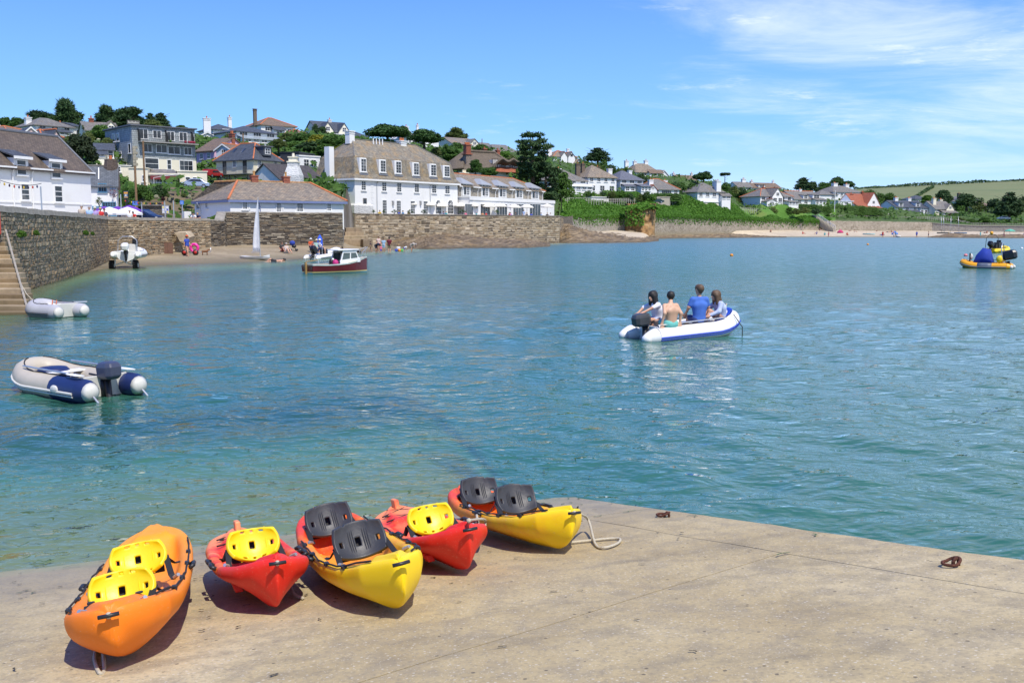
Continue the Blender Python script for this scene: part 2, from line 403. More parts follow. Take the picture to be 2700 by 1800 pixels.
# ---- beaches: waterline distance and height at the wall
WL_PX=np.array([-700,0,110,191,250,310,400,500,600,680,800,900,956,1020,1100,1250,1400,1500,1690,1720,1800,2000,2300,2700,3400.])
WL_D=np.array([40,41,48,60,65,69.5,74,76.5,79,81.5,90,101,112,120,132,150,168,182,190,262,285,296,292,262,250.])
ZW_PX=np.array([-700,0,150,291,485,600,905,1000,1300,1473,1540,1900,2080,2300,2700,3400.])
ZW_Z=np.array([-1,-0.6,-0.15,0.2,0.65,1.15,1.15,0.5,0.3,0.0,2.0,2.0,2.05,1.75,1.3,1.3])
def px_of(x,y):return x/np.maximum(y,1e-3)*F_PX+IMG_W/2
def beach_z(x,y):
 px=px_of(x,y);wl=np.interp(px,WL_PX,WL_D);ed=edge_d(px);zw=np.interp(px,ZW_PX,ZW_Z)
 ed=np.maximum(ed,wl+4)
 t=(y-wl)/(ed-wl)
 return np.where(t>0,zw*np.clip(t,0,1.3),np.maximum((y-wl)*0.05,-3.0))
def bed_z(x,y):
 b=np.maximum(beach_z(x,y),-3.0)
 ins=slip_inside(x,y);sl=SLOPE*((x-SA.x)*s_n.x+(y-SA.y)*s_n.y)
 f=np.clip(ins/.9,0,1);f=f*f*(3-2*f);return np.where(sl>b,b+(sl-b)*f,b)
 # ---- materials of the setting
def concrete_mat():
 t=NT('slip_concrete');w=t.world()
 al=t.world((1,1,1),(0,0,-math.atan2(s_u.y,s_u.x)))
 st=t.new('ShaderNodeMapping');t.link(al,st.inputs[0]);st.inputs['Scale'].default_value=(0.8,1.7,1)
 st2=t.new('ShaderNodeMapping');t.link(w,st2.inputs[0]);st2.inputs['Rotation'].default_value=(0,0,R(38));st2.inputs['Scale'].default_value=(0.8,1.6,1)
 n1=t.noise(w,0.55,6,0.62);n2=t.noise(st.outputs[0],1.6,6,0.68,0.4);n3=t.noise(w,42,3,0.6);n4=t.noise(st2.outputs[0],2.4,5,0.6)
 n5=t.noise(w,5.0,5,0.65)
 col=t.ramp(n1,[(0.32,(0.33,0.25,0.125)),(0.52,(0.44,0.35,0.185)),(0.72,(0.52,0.43,0.255))])
 col=t.mix(t.ramp(n5,[(0.38,0.55),(0.55,0.0)]),col,(0.27,0.225,0.15))
 col=t.mix(t.ramp(n2,[(0.52,0.0),(0.74,0.6)]),col,(0.165,0.135,0.085))
 col=t.mix(t.ramp(n4,[(0.56,0.0),(0.75,0.45)]),col,(0.18,0.15,0.095))
 col=t.mix(t.ramp(n3,[(0.35,0.45),(0.5,0.0)]),col,(0.2,0.17,0.12))
 z=t.new_sep(w,2)
 for sc,th,m in((28,0.20,0.5),(60,0.24,0.4)):
  v=t.new('ShaderNodeTexVoronoi',feature='F1');t.link(w,v.inputs['Vector']);v.inputs['Scale'].default_value=sc;v.inputs['Randomness'].default_value=1.0
  keep=t.math('GREATER_THAN',t.new_sep(v.outputs['Color'],1),0.5)
  dots=t.math('MULTIPLY',t.math('LESS_THAN',v.outputs['Distance'],th),keep)
  dry=t.ramp(t.math('ADD',z,t.math('MULTIPLY',n1,0.6)),[(0.25,0.15),(0.8,1.0)])
  col=t.mix(t.math('MULTIPLY',t.math('MULTIPLY',dots,m),dry),col,(0.62,0.57,0.46))
 v=t.new('ShaderNodeTexVoronoi',feature='F1');t.link(w,v.inputs['Vector']);v.inputs['Scale'].default_value=11
 pit=t.math('MULTIPLY',t.math('LESS_THAN',v.outputs['Distance'],0.11),t.math('GREATER_THAN',t.new_sep(v.outputs['Color'],0),0.55))
 col=t.mix(t.math('MULTIPLY',pit,0.8),col,(0.09,0.075,0.05))
 alg=t.ramp(t.math('ADD',z,t.math('MULTIPLY',t.noise(st.outputs[0],2.2,5),0.16)),[(0.04,1.0),(0.135,0.0)])
 col=t.mix(t.math('MULTIPLY',alg,0.8),col,(0.30,0.38,0.16))
 damp=t.ramp(t.math('ADD',z,t.math('MULTIPLY',n2,0.25)),[(0.16,1.0),(0.42,0.0)])
 col=t.mix(t.math('MULTIPLY',damp,0.38),col,(0.20,0.175,0.12))
 t.set(col,t.ramp(z,[(0.1,0.45),(0.4,0.9)]))
 t.bump(t.math('ADD',t.math('MULTIPLY',n3,0.5),t.math('ADD',t.math('MULTIPLY',n5,0.8),t.math('MULTIPLY',pit,-0.6))),0.5,0.012)
 return t.mat
CONC=concrete_mat()
def sand_mat():
 t=NT('beach_sand');w=t.world();n1=t.noise(w,0.22,5,0.6);n2=t.noise(w,2.5,5,0.75);n3=t.noise(w,9,3,0.7)
 z=t.new_sep(w,2);y=t.new_sep(w,1)
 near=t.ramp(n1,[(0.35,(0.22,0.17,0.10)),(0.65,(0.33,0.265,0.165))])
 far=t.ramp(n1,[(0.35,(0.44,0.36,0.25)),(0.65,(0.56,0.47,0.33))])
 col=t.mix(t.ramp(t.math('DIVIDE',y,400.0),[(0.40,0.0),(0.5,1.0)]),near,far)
 col=t.mix(t.ramp(n2,[(0.52,0.0),(0.72,0.65)]),col,(0.12,0.095,0.055))
 col=t.mix(t.ramp(n3,[(0.56,0.0),(0.68,0.6)]),col,(0.52,0.46,0.36))
 wn=t.math('ADD',z,t.math('MULTIPLY',n2,0.10))
 col=t.mix(t.ramp(wn,[(0.10,0.8),(0.34,0.0)]),col,(0.125,0.105,0.065))
 weed=t.math('MULTIPLY',t.ramp(wn,[(0.02,0.0),(0.12,1.0),(0.34,1.0),(0.5,0.0)]),t.ramp(t.noise(t.world((0.5,2.5,1)),1.0,5,0.7),[(0.55,0.0),(0.66,0.85)]))
 col=t.mix(weed,col,(0.10,0.13,0.03))
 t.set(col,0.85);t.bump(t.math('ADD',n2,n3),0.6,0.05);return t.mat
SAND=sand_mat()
def rock_mat():
 t=NT('shore_rock');w=t.world();st=t.world((1,1,1),(R(20),R(24),R(35)))
 mp=t.new('ShaderNodeMapping');t.link(st,mp.inputs[0]);mp.inputs['Scale'].default_value=(0.25,0.4,2.6)
 n1=t.noise(mp.outputs[0],1.0,7,0.7,0.5);n2=t.noise(w,0.6,5,0.6);z=t.new_sep(w,2)
 col=t.ramp(n1,[(0.3,(0.025,0.019,0.012)),(0.45,(0.11,0.08,0.046)),(0.58,(0.25,0.185,0.105)),(0.72,(0.38,0.30,0.19))])
 col=t.mix(t.ramp(n2,[(0.5,0.0),(0.7,0.55)]),col,(0.25,0.16,0.06))
 col=t.mix(t.ramp(t.math('ADD',z,t.math('MULTIPLY',n2,0.5)),[(0.2,0.85),(0.75,0.0)]),col,(0.075,0.06,0.03))
 t.set(col,0.8);t.bump(n1,1.0,0.25);return t.mat
ROCK=rock_mat()
def grass_mat(name,c1,c2,c3,s=0.12):
 if name in MATS:return MATS[name]
 t=NT(name);w=t.world();n=t.noise(w,s,6,0.65);n2=t.noise(w,1.7,5,0.7)
 col=t.ramp(n,[(0.32,c1),(0.52,c2),(0.7,c3)])
 col=t.mix(t.ramp(n2,[(0.4,0.35),(0.62,0.0)]),col,tuple(x*0.6 for x in c1))
 t.set(col,0.9);t.bump(t.math('ADD',n2,t.noise(w,7,3)),0.5,0.12);MATS[name]=t.mat;return t.mat
GRASS=grass_mat('hill_grass',(0.035,0.075,0.014),(0.06,0.11,0.022),(0.11,0.13,0.04))
BANK=grass_mat('bank_grass',(0.06,0.16,0.014),(0.09,0.21,0.022),(0.15,0.2,0.04))
EARTH=grass_mat('garden_earth',(0.10,0.085,0.045),(0.17,0.13,0.075),(0.10,0.11,0.03),0.35)
ASPH=plain('asphalt',(0.075,0.075,0.078),0.9,0,0.2,2)
PAVE=plain('terrace_paving',(0.36,0.33,0.28),0.85,0,0.12,2)
# ---- slipway: cast slabs with open joints
def build_slipway():
 root=tag(bpy.data.objects.new('slipway',None),None,None,None,'structure');COL.objects.link(root)
 root['label']='weathered concrete slipway running down into the harbour'
 J1=0.78
 jp=on_slip(2085,1450);up=(jp.x-SA.x)*s_n.x+(jp.y-SA.y)*s_n.y
 k=e_dir.x*s_n.x+e_dir.y*s_n.y
 cut=up/k
 gap=0.005
 jq=on_slip(1240,1708);q_al=(jq.x-SA.x)*s_u.x+(jq.y-SA.y)*s_u.y;q_up=(jq.x-SA.x)*s_n.x+(jq.y-SA.y)*s_n.y
 q_e=q_up/k;q_w=q_e*(e_dir.x*s_u.x+e_dir.y*s_u.y)-q_al
 SK=(q_e-cut)/(q_w-J1)
 def slab(e0,e1,w0,w1,ne,nw,skew=0.0,skew_end=True):
  mb=MB();es=np.linspace(e0,e1,ne);ws=np.linspace(w0,w1,nw)if w1-w0<5 else w0+(w1-w0)*np.linspace(0,1,nw)**1.6
  for r in range(ne):
   for c in range(nw):
    w=ws[c];e=es[r]+skew*(w-w0)*((r/(ne-1))if skew_end else(1-r/(ne-1)))
    p=slip_pt(e,w)
    rnd=0
    if w<=1e-6 and e>=-3:rnd=0.022*float(vnoise(e*2.3,0.3,5))+0.012*float(vnoise(e*7.7,4.3,6))
    q=p+Vector((s_u.x,s_u.y,0))*rnd
    dz=0.010*float(vnoise(p.x*1.1,p.y*1.1,9))
    edge=(c==0 or c==nw-1 or r==0 or r==ne-1)
    mb.v.append((q.x,q.y,p.z+dz-(0.006 if edge else 0)))
  mb.f=[tuple(x)for x in grid_faces(ne,nw).tolist()]
  n0=len(mb.v);loop=[c for c in range(nw)]+[r*nw+nw-1 for r in range(1,ne)]+[(ne-1)*nw+c for c in range(nw-2,-1,-1)]+[r*nw for r in range(ne-2,0,-1)]
  for i in loop:mb.v.append(mb.v[i])
  nl=len(loop)
  for i in loop:x,y,z=mb.v[i];mb.v.append((x,y,min(z-0.5,-3.3)if abs(w0)<1e-6 else z-0.5))
  for i in range(nl):
   j=(i+1)%nl;mb.f.append((n0+j,n0+i,n0+nl+i,n0+nl+j))
  mb.m=[0]*len(mb.f)
  o=mb.obj('concrete_slab',CONC,root,smooth=False,uv=False)
  me=o.data;fl=np.zeros(len(me.polygons),bool);fl[:(ne-1)*(nw-1)]=True;me.polygons.foreach_set('use_smooth',fl)
  if me.polygons[0].normal.z<0:me.flip_normals()
 sk=0.0
 slab(-26,cut-gap,J1+gap,34,60,60,SK,True);slab(cut+gap,14,J1+gap,34,30,60,SK,False)
 slab(-26,cut*0.35,0.0,J1-gap,80,5);slab(cut*0.35+2*gap,cut+2.6,0.0,J1-gap,60,5);slab(cut+2.6+2*gap,14,0,J1-gap,60,5)
 mb=MB();a,b,c,d=[slip_pt(e,w)+Vector((0,0,-0.024))for e,w in((-26,0.05),(14,0.05),(14,34),(-26,34))]
 m_,k_=slip_pt(0,0.05),slip_pt(0,34)
 lo=Vector((0,0,-0.024));mb.add([a,m_+lo,b,c,k_+lo,d],[(0,1,4,5),(1,2,3,4)])
 o=mb.obj('joint_filler',plain('joint_dirt',(0.11,0.09,0.055),0.95),root,uv=False)
 return root
build_slipway()
# ---- seabed and water
def flat_sheet(name,z,mat,r=4000.0):
 mb=MB();mb.add([(-r,-60,z),(r,-60,z),(r,5000,z),(-r,5000,z)],[(0,1,2,3)])
 return tag(mb.obj(name,mat,uv=False),None,None,None,'structure')
flat_sheet('seabed',-3.2,plain('seabed_mud',(0.06,0.055,0.035),0.9))
def water_mat():
 t=NT('sea_water');w=t.world()
 at=t.new('ShaderNodeAttribute',attribute_name='depth');dep=at.outputs['Fac']
 y=t.new_sep(w,1)
 wv=t.world((1.2,1.7,1.0),(0,0,R(-12)))
 b1=t.noise(wv,1.25,3,0.5,0.25);b2=t.noise(wv,3.6,2,0.5,0.2)
 h=t.math('ADD',t.math('MULTIPLY',b1,0.9),t.math('MULTIPLY',b2,0.22))
 bp=t.new('ShaderNodeBump');bp.inputs['Strength'].default_value=1.0;bp.inputs['Distance'].default_value=0.10
 t.link(h,bp.inputs['Height'])
 deep=t.mix(t.ramp(t.math('DIVIDE',y,200.0),[(0.0,0.0),(0.35,1.0)]),(0.032,0.128,0.086),(0.042,0.148,0.122))
 col=t.ramp(dep,[(0.0,(0.27,0.42,0.22)),(0.5,(0.13,0.40,0.235)),(1.0,(0.0,0.0,0.0))])
 col=t.mix(t.ramp(dep,[(0.4,0.0),(1.0,1.0)]),col,deep)
 dif=t.new('ShaderNodeBsdfDiffuse');t.link(col,dif.inputs[0])
 tr=t.new('ShaderNodeBsdfTransparent');tr.inputs[0].default_value=(0.86,0.97,0.90,1)
 mx=t.new('ShaderNodeMixShader');opa=t.ramp(t.math('DIVIDE',dep,1.4),[(0.0,0.02),(0.1,0.14),(0.3,0.36),(0.5,0.55),(1.0,0.95)])
 t.link(opa,mx.inputs[0]);t.link(tr.outputs[0],mx.inputs[1]);t.link(dif.outputs[0],mx.inputs[2])
 gl=t.new('ShaderNodeBsdfGlossy');gl.inputs['Color'].default_value=(1,1,1,1);t.link(t.ramp(t.math('DIVIDE',y,250.0),[(0.03,0.02),(0.3,0.16),(0.8,0.30)]),gl.inputs['Roughness']);t.link(bp.outputs[0],gl.inputs['Normal'])
 fr=t.new('ShaderNodeFresnel');fr.inputs[0].default_value=1.333;t.link(bp.outputs[0],fr.inputs['Normal'])
 m2=t.new('ShaderNodeMixShader');rip=t.math('ADD',t.math('MULTIPLY',t.ramp(t.noise(t.world((0.9,2.2,1),(0,0,R(-8))),1.0,4,0.65),[(0.34,0.0),(0.66,1.0)]),0.75),0.55)
 far_=t.ramp(t.math('DIVIDE',y,200.0),[(0.08,0.0),(0.3,1.0)])
 cl=t.math('MINIMUM',fr.outputs[0],t.math('SUBTRACT',1.0,t.math('MULTIPLY',far_,0.52)))
 amt=t.math('MULTIPLY',cl,t.math('ADD',t.math('MULTIPLY',t.math('SUBTRACT',rip,1.0),far_),1.0))
 t.link(amt,m2.inputs[0]);t.link(mx.outputs[0],m2.inputs[1]);t.link(gl.outputs[0],m2.inputs[2])
 t.link(m2.outputs[0],t.out.inputs[0]);return t.mat
WATER=water_mat()
def build_water():
 Y=[4.0]
 while Y[-1]<400:Y.append(Y[-1]+min(12.0,max(0.035,0.00045*Y[-1]**2)))
 Y=np.array(Y);ncol=560
 u=np.linspace(-1.1,1.1,ncol)
 Xg=u[None,:]*(Y[:,None]*0.66+1.5);Yg=np.repeat(Y[:,None],ncol,1)
 Z=np.zeros_like(Xg);rs=np.random.RandomState(3)
 for i in range(46):
  lam=0.22*(1.11**i)if i<26 else 0.35+2.6*rs.rand()
  ang=R(205)+rs.randn()*R(38);k=2*math.pi/lam
  amp=0.0035*lam**0.68*(0.6+0.8*rs.rand())
  fade=np.clip(1.3-(0.00045*Yg**2)/(lam*0.42),0,1)
  warp=0.5*vnoise(Xg*0.35+i*3.1,Yg*0.35,i)
  Z+=amp*fade*np.sin(k*(Xg*math.cos(ang)*0.9+Yg*math.sin(ang))+6.28*rs.rand()+warp*5)
 calm=np.clip(0.85+0.5*vnoise(Xg*0.11,Yg*0.07,77),0.35,1.3)
 bed=bed_z(Xg,Yg);dep=np.clip(-bed,0,3)
 Z=Z*calm*np.clip(dep/0.8,0.12,1)
 me_v=np.stack([Xg,Yg,Z],-1).reshape(-1,3);f=grid_faces(len(Y),ncol)
 o=mesh_np('sea_water',me_v,f,WATER,None,True)
 a=o.data.attributes.new('depth','FLOAT','POINT');a.data.foreach_set('value',dep.ravel().astype(np.float32))
 tag(o,None,None,None,'structure')
 mb=MB();yE=float(Y[-1])
 mb.add([(-4000,-60,-0.05),(4000,-60,-0.05),(4000,5000,-0.05),(-4000,5000,-0.05)],[(0,1,2,3)])
 return o
build_water()
# ---- beaches
def polar_sheet(name,mat,pxs,d0,d1,zf,n,smooth=True,kind='structure',label=None):
 t=np.linspace(0,1,n)
 Dm=d0[:,None]*(1-t[None,:])+d1[:,None]*t[None,:]
 X=(pxs[:,None]-IMG_W/2)/F_PX*Dm
 Z=zf(X,Dm)
 v=np.stack([X,Dm,Z],-1).reshape(-1,3);f=grid_faces(len(pxs),n)[:,::-1]
 o=mesh_np(name,v,f,mat,None,smooth);tag(o,label,None,None,kind)
 if o.data.polygons[0].normal.z<0:o.data.flip_normals()
 return o
pxs=np.linspace(-200,1490,340)
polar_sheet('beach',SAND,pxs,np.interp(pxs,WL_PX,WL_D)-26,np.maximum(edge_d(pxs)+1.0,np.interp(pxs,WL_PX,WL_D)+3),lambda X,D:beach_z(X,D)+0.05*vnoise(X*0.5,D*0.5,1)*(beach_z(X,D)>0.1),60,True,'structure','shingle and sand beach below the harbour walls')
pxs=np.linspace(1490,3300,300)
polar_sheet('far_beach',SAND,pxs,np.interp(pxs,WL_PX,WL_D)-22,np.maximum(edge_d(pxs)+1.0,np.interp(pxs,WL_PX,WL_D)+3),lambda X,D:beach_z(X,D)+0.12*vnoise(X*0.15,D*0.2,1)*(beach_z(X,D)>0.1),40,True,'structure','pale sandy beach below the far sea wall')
# ================================================================ LAND
TRIPTS=[]
def gp(px,D,py):p=P(px,py,D);TRIPTS.append((p.x,p.y,p.z))
def gz(px,D,z):p=XD(px,D);TRIPTS.append((p.x,p.y,z))
for px,D in((-300,40),(0,45),(0,70),(0,95),(120,80),(250,95),(200,65),(300,85),(320,100),(400,95),(480,103),(560,100),(560,108),(450,112),(330,113),(100,108),(-300,90)):gz(px,D,3.1 if 300<px<490 and 94<D<109 else 2.6)
for px,D in((610,108),(700,110),(800,113),(890,116),(640,118),(760,124),(860,130)):gz(px,D,3.6)
for px,D in((945,157),(1000,166),(1100,172),(1200,185),(1300,190),(1400,196),(1465,190),(1460,205),(1350,205),(1050,180),(960,175),(880,165)):gz(px,D,4.2)
for px,D,py in((550,160,466),(545,170,460),(575,165,458),(600,160,448),(420,126,505),(500,132,500),(560,138,488),(470,140,480),(350,122,545),(440,118,560),(560,118,560),(620,135,500),(0,160,400),(250,160,420),(-300,160,400),(0,200,350),(150,205,352),(300,200,362),(-300,210,345),(60,190,350),(100,150,372),(240,140,420),(0,260,338),(300,260,345),(500,260,350),(-400,300,335),(700,230,365),(800,230,372),(900,230,385),(750,190,400),(850,200,400),(1000,250,375),(930,280,366),(1050,300,372),(700,300,345),(850,300,352),(1100,230,420),(1150,260,400),(1200,240,430),(1200,300,385),(1300,300,395),(1300,230,450),(1400,230,480),(1400,270,440),(1420,320,420),(1450,230,520),(1480,226,560),(1500,236,556),(1600,246,556),(1500,245,528),(1600,255,536),(1700,262,566),(1850,285,572),(2000,312,576),(2080,325,580),(1700,275,537),(1850,298,545),(2000,326,555),(2100,338,566),(1750,300,512),(1800,360,478),(1900,330,520),(1950,400,498),(1850,420,480),(1750,420,468),(1600,340,455),(1500,380,425),(1680,380,460),(2000,360,540),(2100,380,535),(2200,420,520),(2200,345,572),(2300,350,573),(2400,355,574),(2300,400,560),(2400,420,560),(2500,355,582),(2600,345,588),(2700,345,590),(2600,380,580),(2700,400,578),(2500,430,560),(2600,480,560),(2700,480,558),(3200,330,592),(3200,450,570),(2250,480,520),(2350,480,535),(2100,480,515)):gp(px,D,py)
for px,z in((-400,30),(0,33),(300,33),(600,33),(900,34),(1100,33),(1300,32),(1500,30),(1700,28),(1900,24),(2100,20),(2300,17),(2500,15),(2700,14),(3200,14)):gz(px,640,z)
def ground_z(x,y):
 x=np.asarray(x,np.float64);y=np.asarray(y,np.float64);sh=x.shape
 q=np.array(TRIPTS);xf=x.ravel();yf=y.ravel();out=np.empty(len(xf))
 for a in range(0,len(xf),4000):
  dx=xf[a:a+4000,None]-q[None,:,0];dy=yf[a:a+4000,None]-q[None,:,1]
  w=1.0/(dx*dx+dy*dy+2.0)**2.2
  out[a:a+4000]=(w*q[None,:,2]).sum(1)/w.sum(1)
 return out.reshape(sh)
def gpt(px,D,dz=0.0):
 p=XD(px,D);return Vector((p.x,p.y,float(ground_z(np.array([p.x]),np.array([p.y]))[0])+dz))
 # ================================================================ BUILDINGS
WCACHE={}
def window_mesh(w,h,nx,ny,fm,fw=0.09,sill=True):
 k=(round(w,2),round(h,2),nx,ny,fm.name,sill)
 if k in WCACHE:return WCACHE[k]
 mb=MB();t=0.07
 def bar(x0,x1,z0,z1,y):mb.obox((x0,-y,z0),(x1-x0,0,0),(0,y-0.004,0),(0,0,z1-z0))
 bar(-w/2,-w/2+fw,-h/2,h/2,t);bar(w/2-fw,w/2,-h/2,h/2,t)
 bar(-w/2+fw,w/2-fw,-h/2,-h/2+fw,t);bar(-w/2+fw,w/2-fw,h/2-fw,h/2,t)
 g=0.035 if nx*ny>4 else 0.06
 for i in range(1,nx):
  x=-w/2+fw+(w-2*fw)*i/nx;bar(x-g/2,x+g/2,-h/2+fw,h/2-fw,t*0.7)
 for j in range(1,ny):
  z=-h/2+fw+(h-2*fw)*j/ny;bar(-w/2+fw,w/2-fw,z-g/2,z+g/2,t*0.62)
 if sill:mb.obox((-w/2-0.1,-0.16,-h/2-0.1),(w+0.2,0,0),(0,0.155,0),(0,0,0.09))
 a=mb.obj('window',fm);p=MB();p.obox((-w/2+0.02,-0.03,-h/2+0.02),(w-0.04,0,0),(0,0.028,0),(0,0,h-0.04))
 b=p.obj('pane',GLASS)
 ma,mb_=a.data,b.data;bpy.data.objects.remove(a);bpy.data.objects.remove(b)
 WCACHE[k]=(ma,mb_);return WCACHE[k]
def window(root,loc,rz,w,h,nx=2,ny=2,fm=None,sill=True,name='window'):
 ma,mp=window_mesh(w,h,nx,ny,fm or TRIM,sill=sill)
 o=bpy.data.objects.new(name,ma);COL.objects.link(o);o.parent=root;o.location=loc;o.rotation_euler=(0,0,rz)
 p=bpy.data.objects.new('pane',mp);COL.objects.link(p);p.parent=o
 return o
def face_at(w,d,face,u,z):
 return{'f':(Vector((u*w,0,z)),0.0),'l':(Vector((0,(1-u)*d,z)),-math.pi/2),'r':(Vector((w,u*d,z)),math.pi/2),'b':(Vector((w-u*w,d,z)),math.pi)}[face]
def chimney_mb(x,y,z0,z1,w,d,pots=2,potmat=1,capw=0.12):
 mb=MB();h=z1-z0
 mb.box((x,y,z0+h/2),(w,d,h));mb.box((x,y,z1+0.07),(w+capw*2,d+capw*2,0.14));mb.box((x,y,z1-0.3),(w+capw,d+capw,0.12))
 for i in range(pots):
  px=x+(i-(pots-1)/2)*min(0.42,w*0.8/max(1,pots));n0=len(mb.v)
  mb.lathe([(0.13,z1+0.14),(0.12,z1+0.5),(0.15,z1+0.52),(0.15,z1+0.62),(0.09,z1+0.62)],8,(px,y,0),potmat)
 return mb
def roof_mb(kind,w,d,he,hr,ov,th=0.14,inset=None,axis='x'):
 """returns (roof MB, hip and ridge lines)"""
 mb=MB();x0,x1,y0,y1=-ov,w+ov,-ov,d+ov
 sl=hr/(d/2 if axis=='x' else w/2);drop=ov*sl*0.9
 ze=he-drop;zr=he+hr;lines=[]
 if kind=='hip':
  if axis=='x':
   i=inset if inset is not None else d*0.5
   i=min(i,w*0.49);ra,rb=Vector((i,d/2,zr)),Vector((w-i,d/2,zr))
  else:
   i=inset if inset is not None else w*0.5
   i=min(i,d*0.49);ra,rb=Vector((w/2,i,zr)),Vector((w/2,d-i,zr))
  c=[Vector((x0,y0,ze)),Vector((x1,y0,ze)),Vector((x1,y1,ze)),Vector((x0,y1,ze))]
  c2=[p-Vector((0,0,th))for p in c]
  v=c+[ra,rb]+c2
  if axis=='x':f=[(0,1,5,4),(1,2,5),(2,3,4,5),(3,0,4)];lines=[(c[0],ra),(c[1],rb),(c[2],rb),(c[3],ra),(ra,rb)]
  else:f=[(0,1,4),(1,2,5,4),(2,3,5),(3,0,4,5)];lines=[(c[0],ra),(c[1],ra),(c[2],rb),(c[3],rb),(ra,rb)]
  f+=[(6,9,8,7),(0,6,7,1),(1,7,8,2),(2,8,9,3),(3,9,6,0)]
  mb.add(v,f)
 else:
  if axis=='x':prof=[(y0,ze),(d/2,zr),(y1,ze)];ext=(x0+ov*0.4,x1-ov*0.4)
  else:prof=[(x0,ze),(w/2,zr),(x1,ze)];ext=(y0+ov*0.4,y1-ov*0.4)
  pts=prof+[(prof[2][0],prof[2][1]-th),(prof[1][0],prof[1][1]-th*1.3),(prof[0][0],prof[0][1]-th)]
  def mk(e,q):return(e,q[0],q[1])if axis=='x' else(q[0],e,q[1])
  a=[mk(ext[0],q)for q in pts];b=[mk(ext[1],q)for q in pts];n=6
  F=[(0,1,7,6),(1,2,8,7),(2,3,9,8),(3,4,10,9),(4,5,11,10),(5,0,6,11),(0,5,4,1),(1,4,3,2),(6,7,10,11),(7,8,9,10)]
  if axis=='x':F=[tuple(reversed(q))for q in F]
  mb.add(a+b,F)
  lines=[(Vector(mk(ext[0],prof[1])),Vector(mk(ext[1],prof[1])))]
 return mb,lines
def cap_lines(lines,parent,mat,r=0.13,off=None):
 mb=MB()
 for a,b in lines:mb.tube([a+Vector((0,0,0.02)),b+Vector((0,0,0.02))],r,6)
 return mb.obj('ridge_tile',mat,parent)
def fix_normals(o):
 import bmesh
 bm=bmesh.new();bm.from_mesh(o.data);bmesh.ops.recalc_face_normals(bm,faces=bm.faces);bm.to_mesh(o.data);bm.free()
 for l in list(o.data.uv_layers):o.data.uv_layers.remove(l)
 face_uv(o.data)
def frame(a,b):
 """a, b = (picture column, distance) of a front's two ends -> origin, heading, width"""
 A,B=XD(*a),XD(*b);return A,math.atan2(B.y-A.y,B.x-A.x),(B-A).length
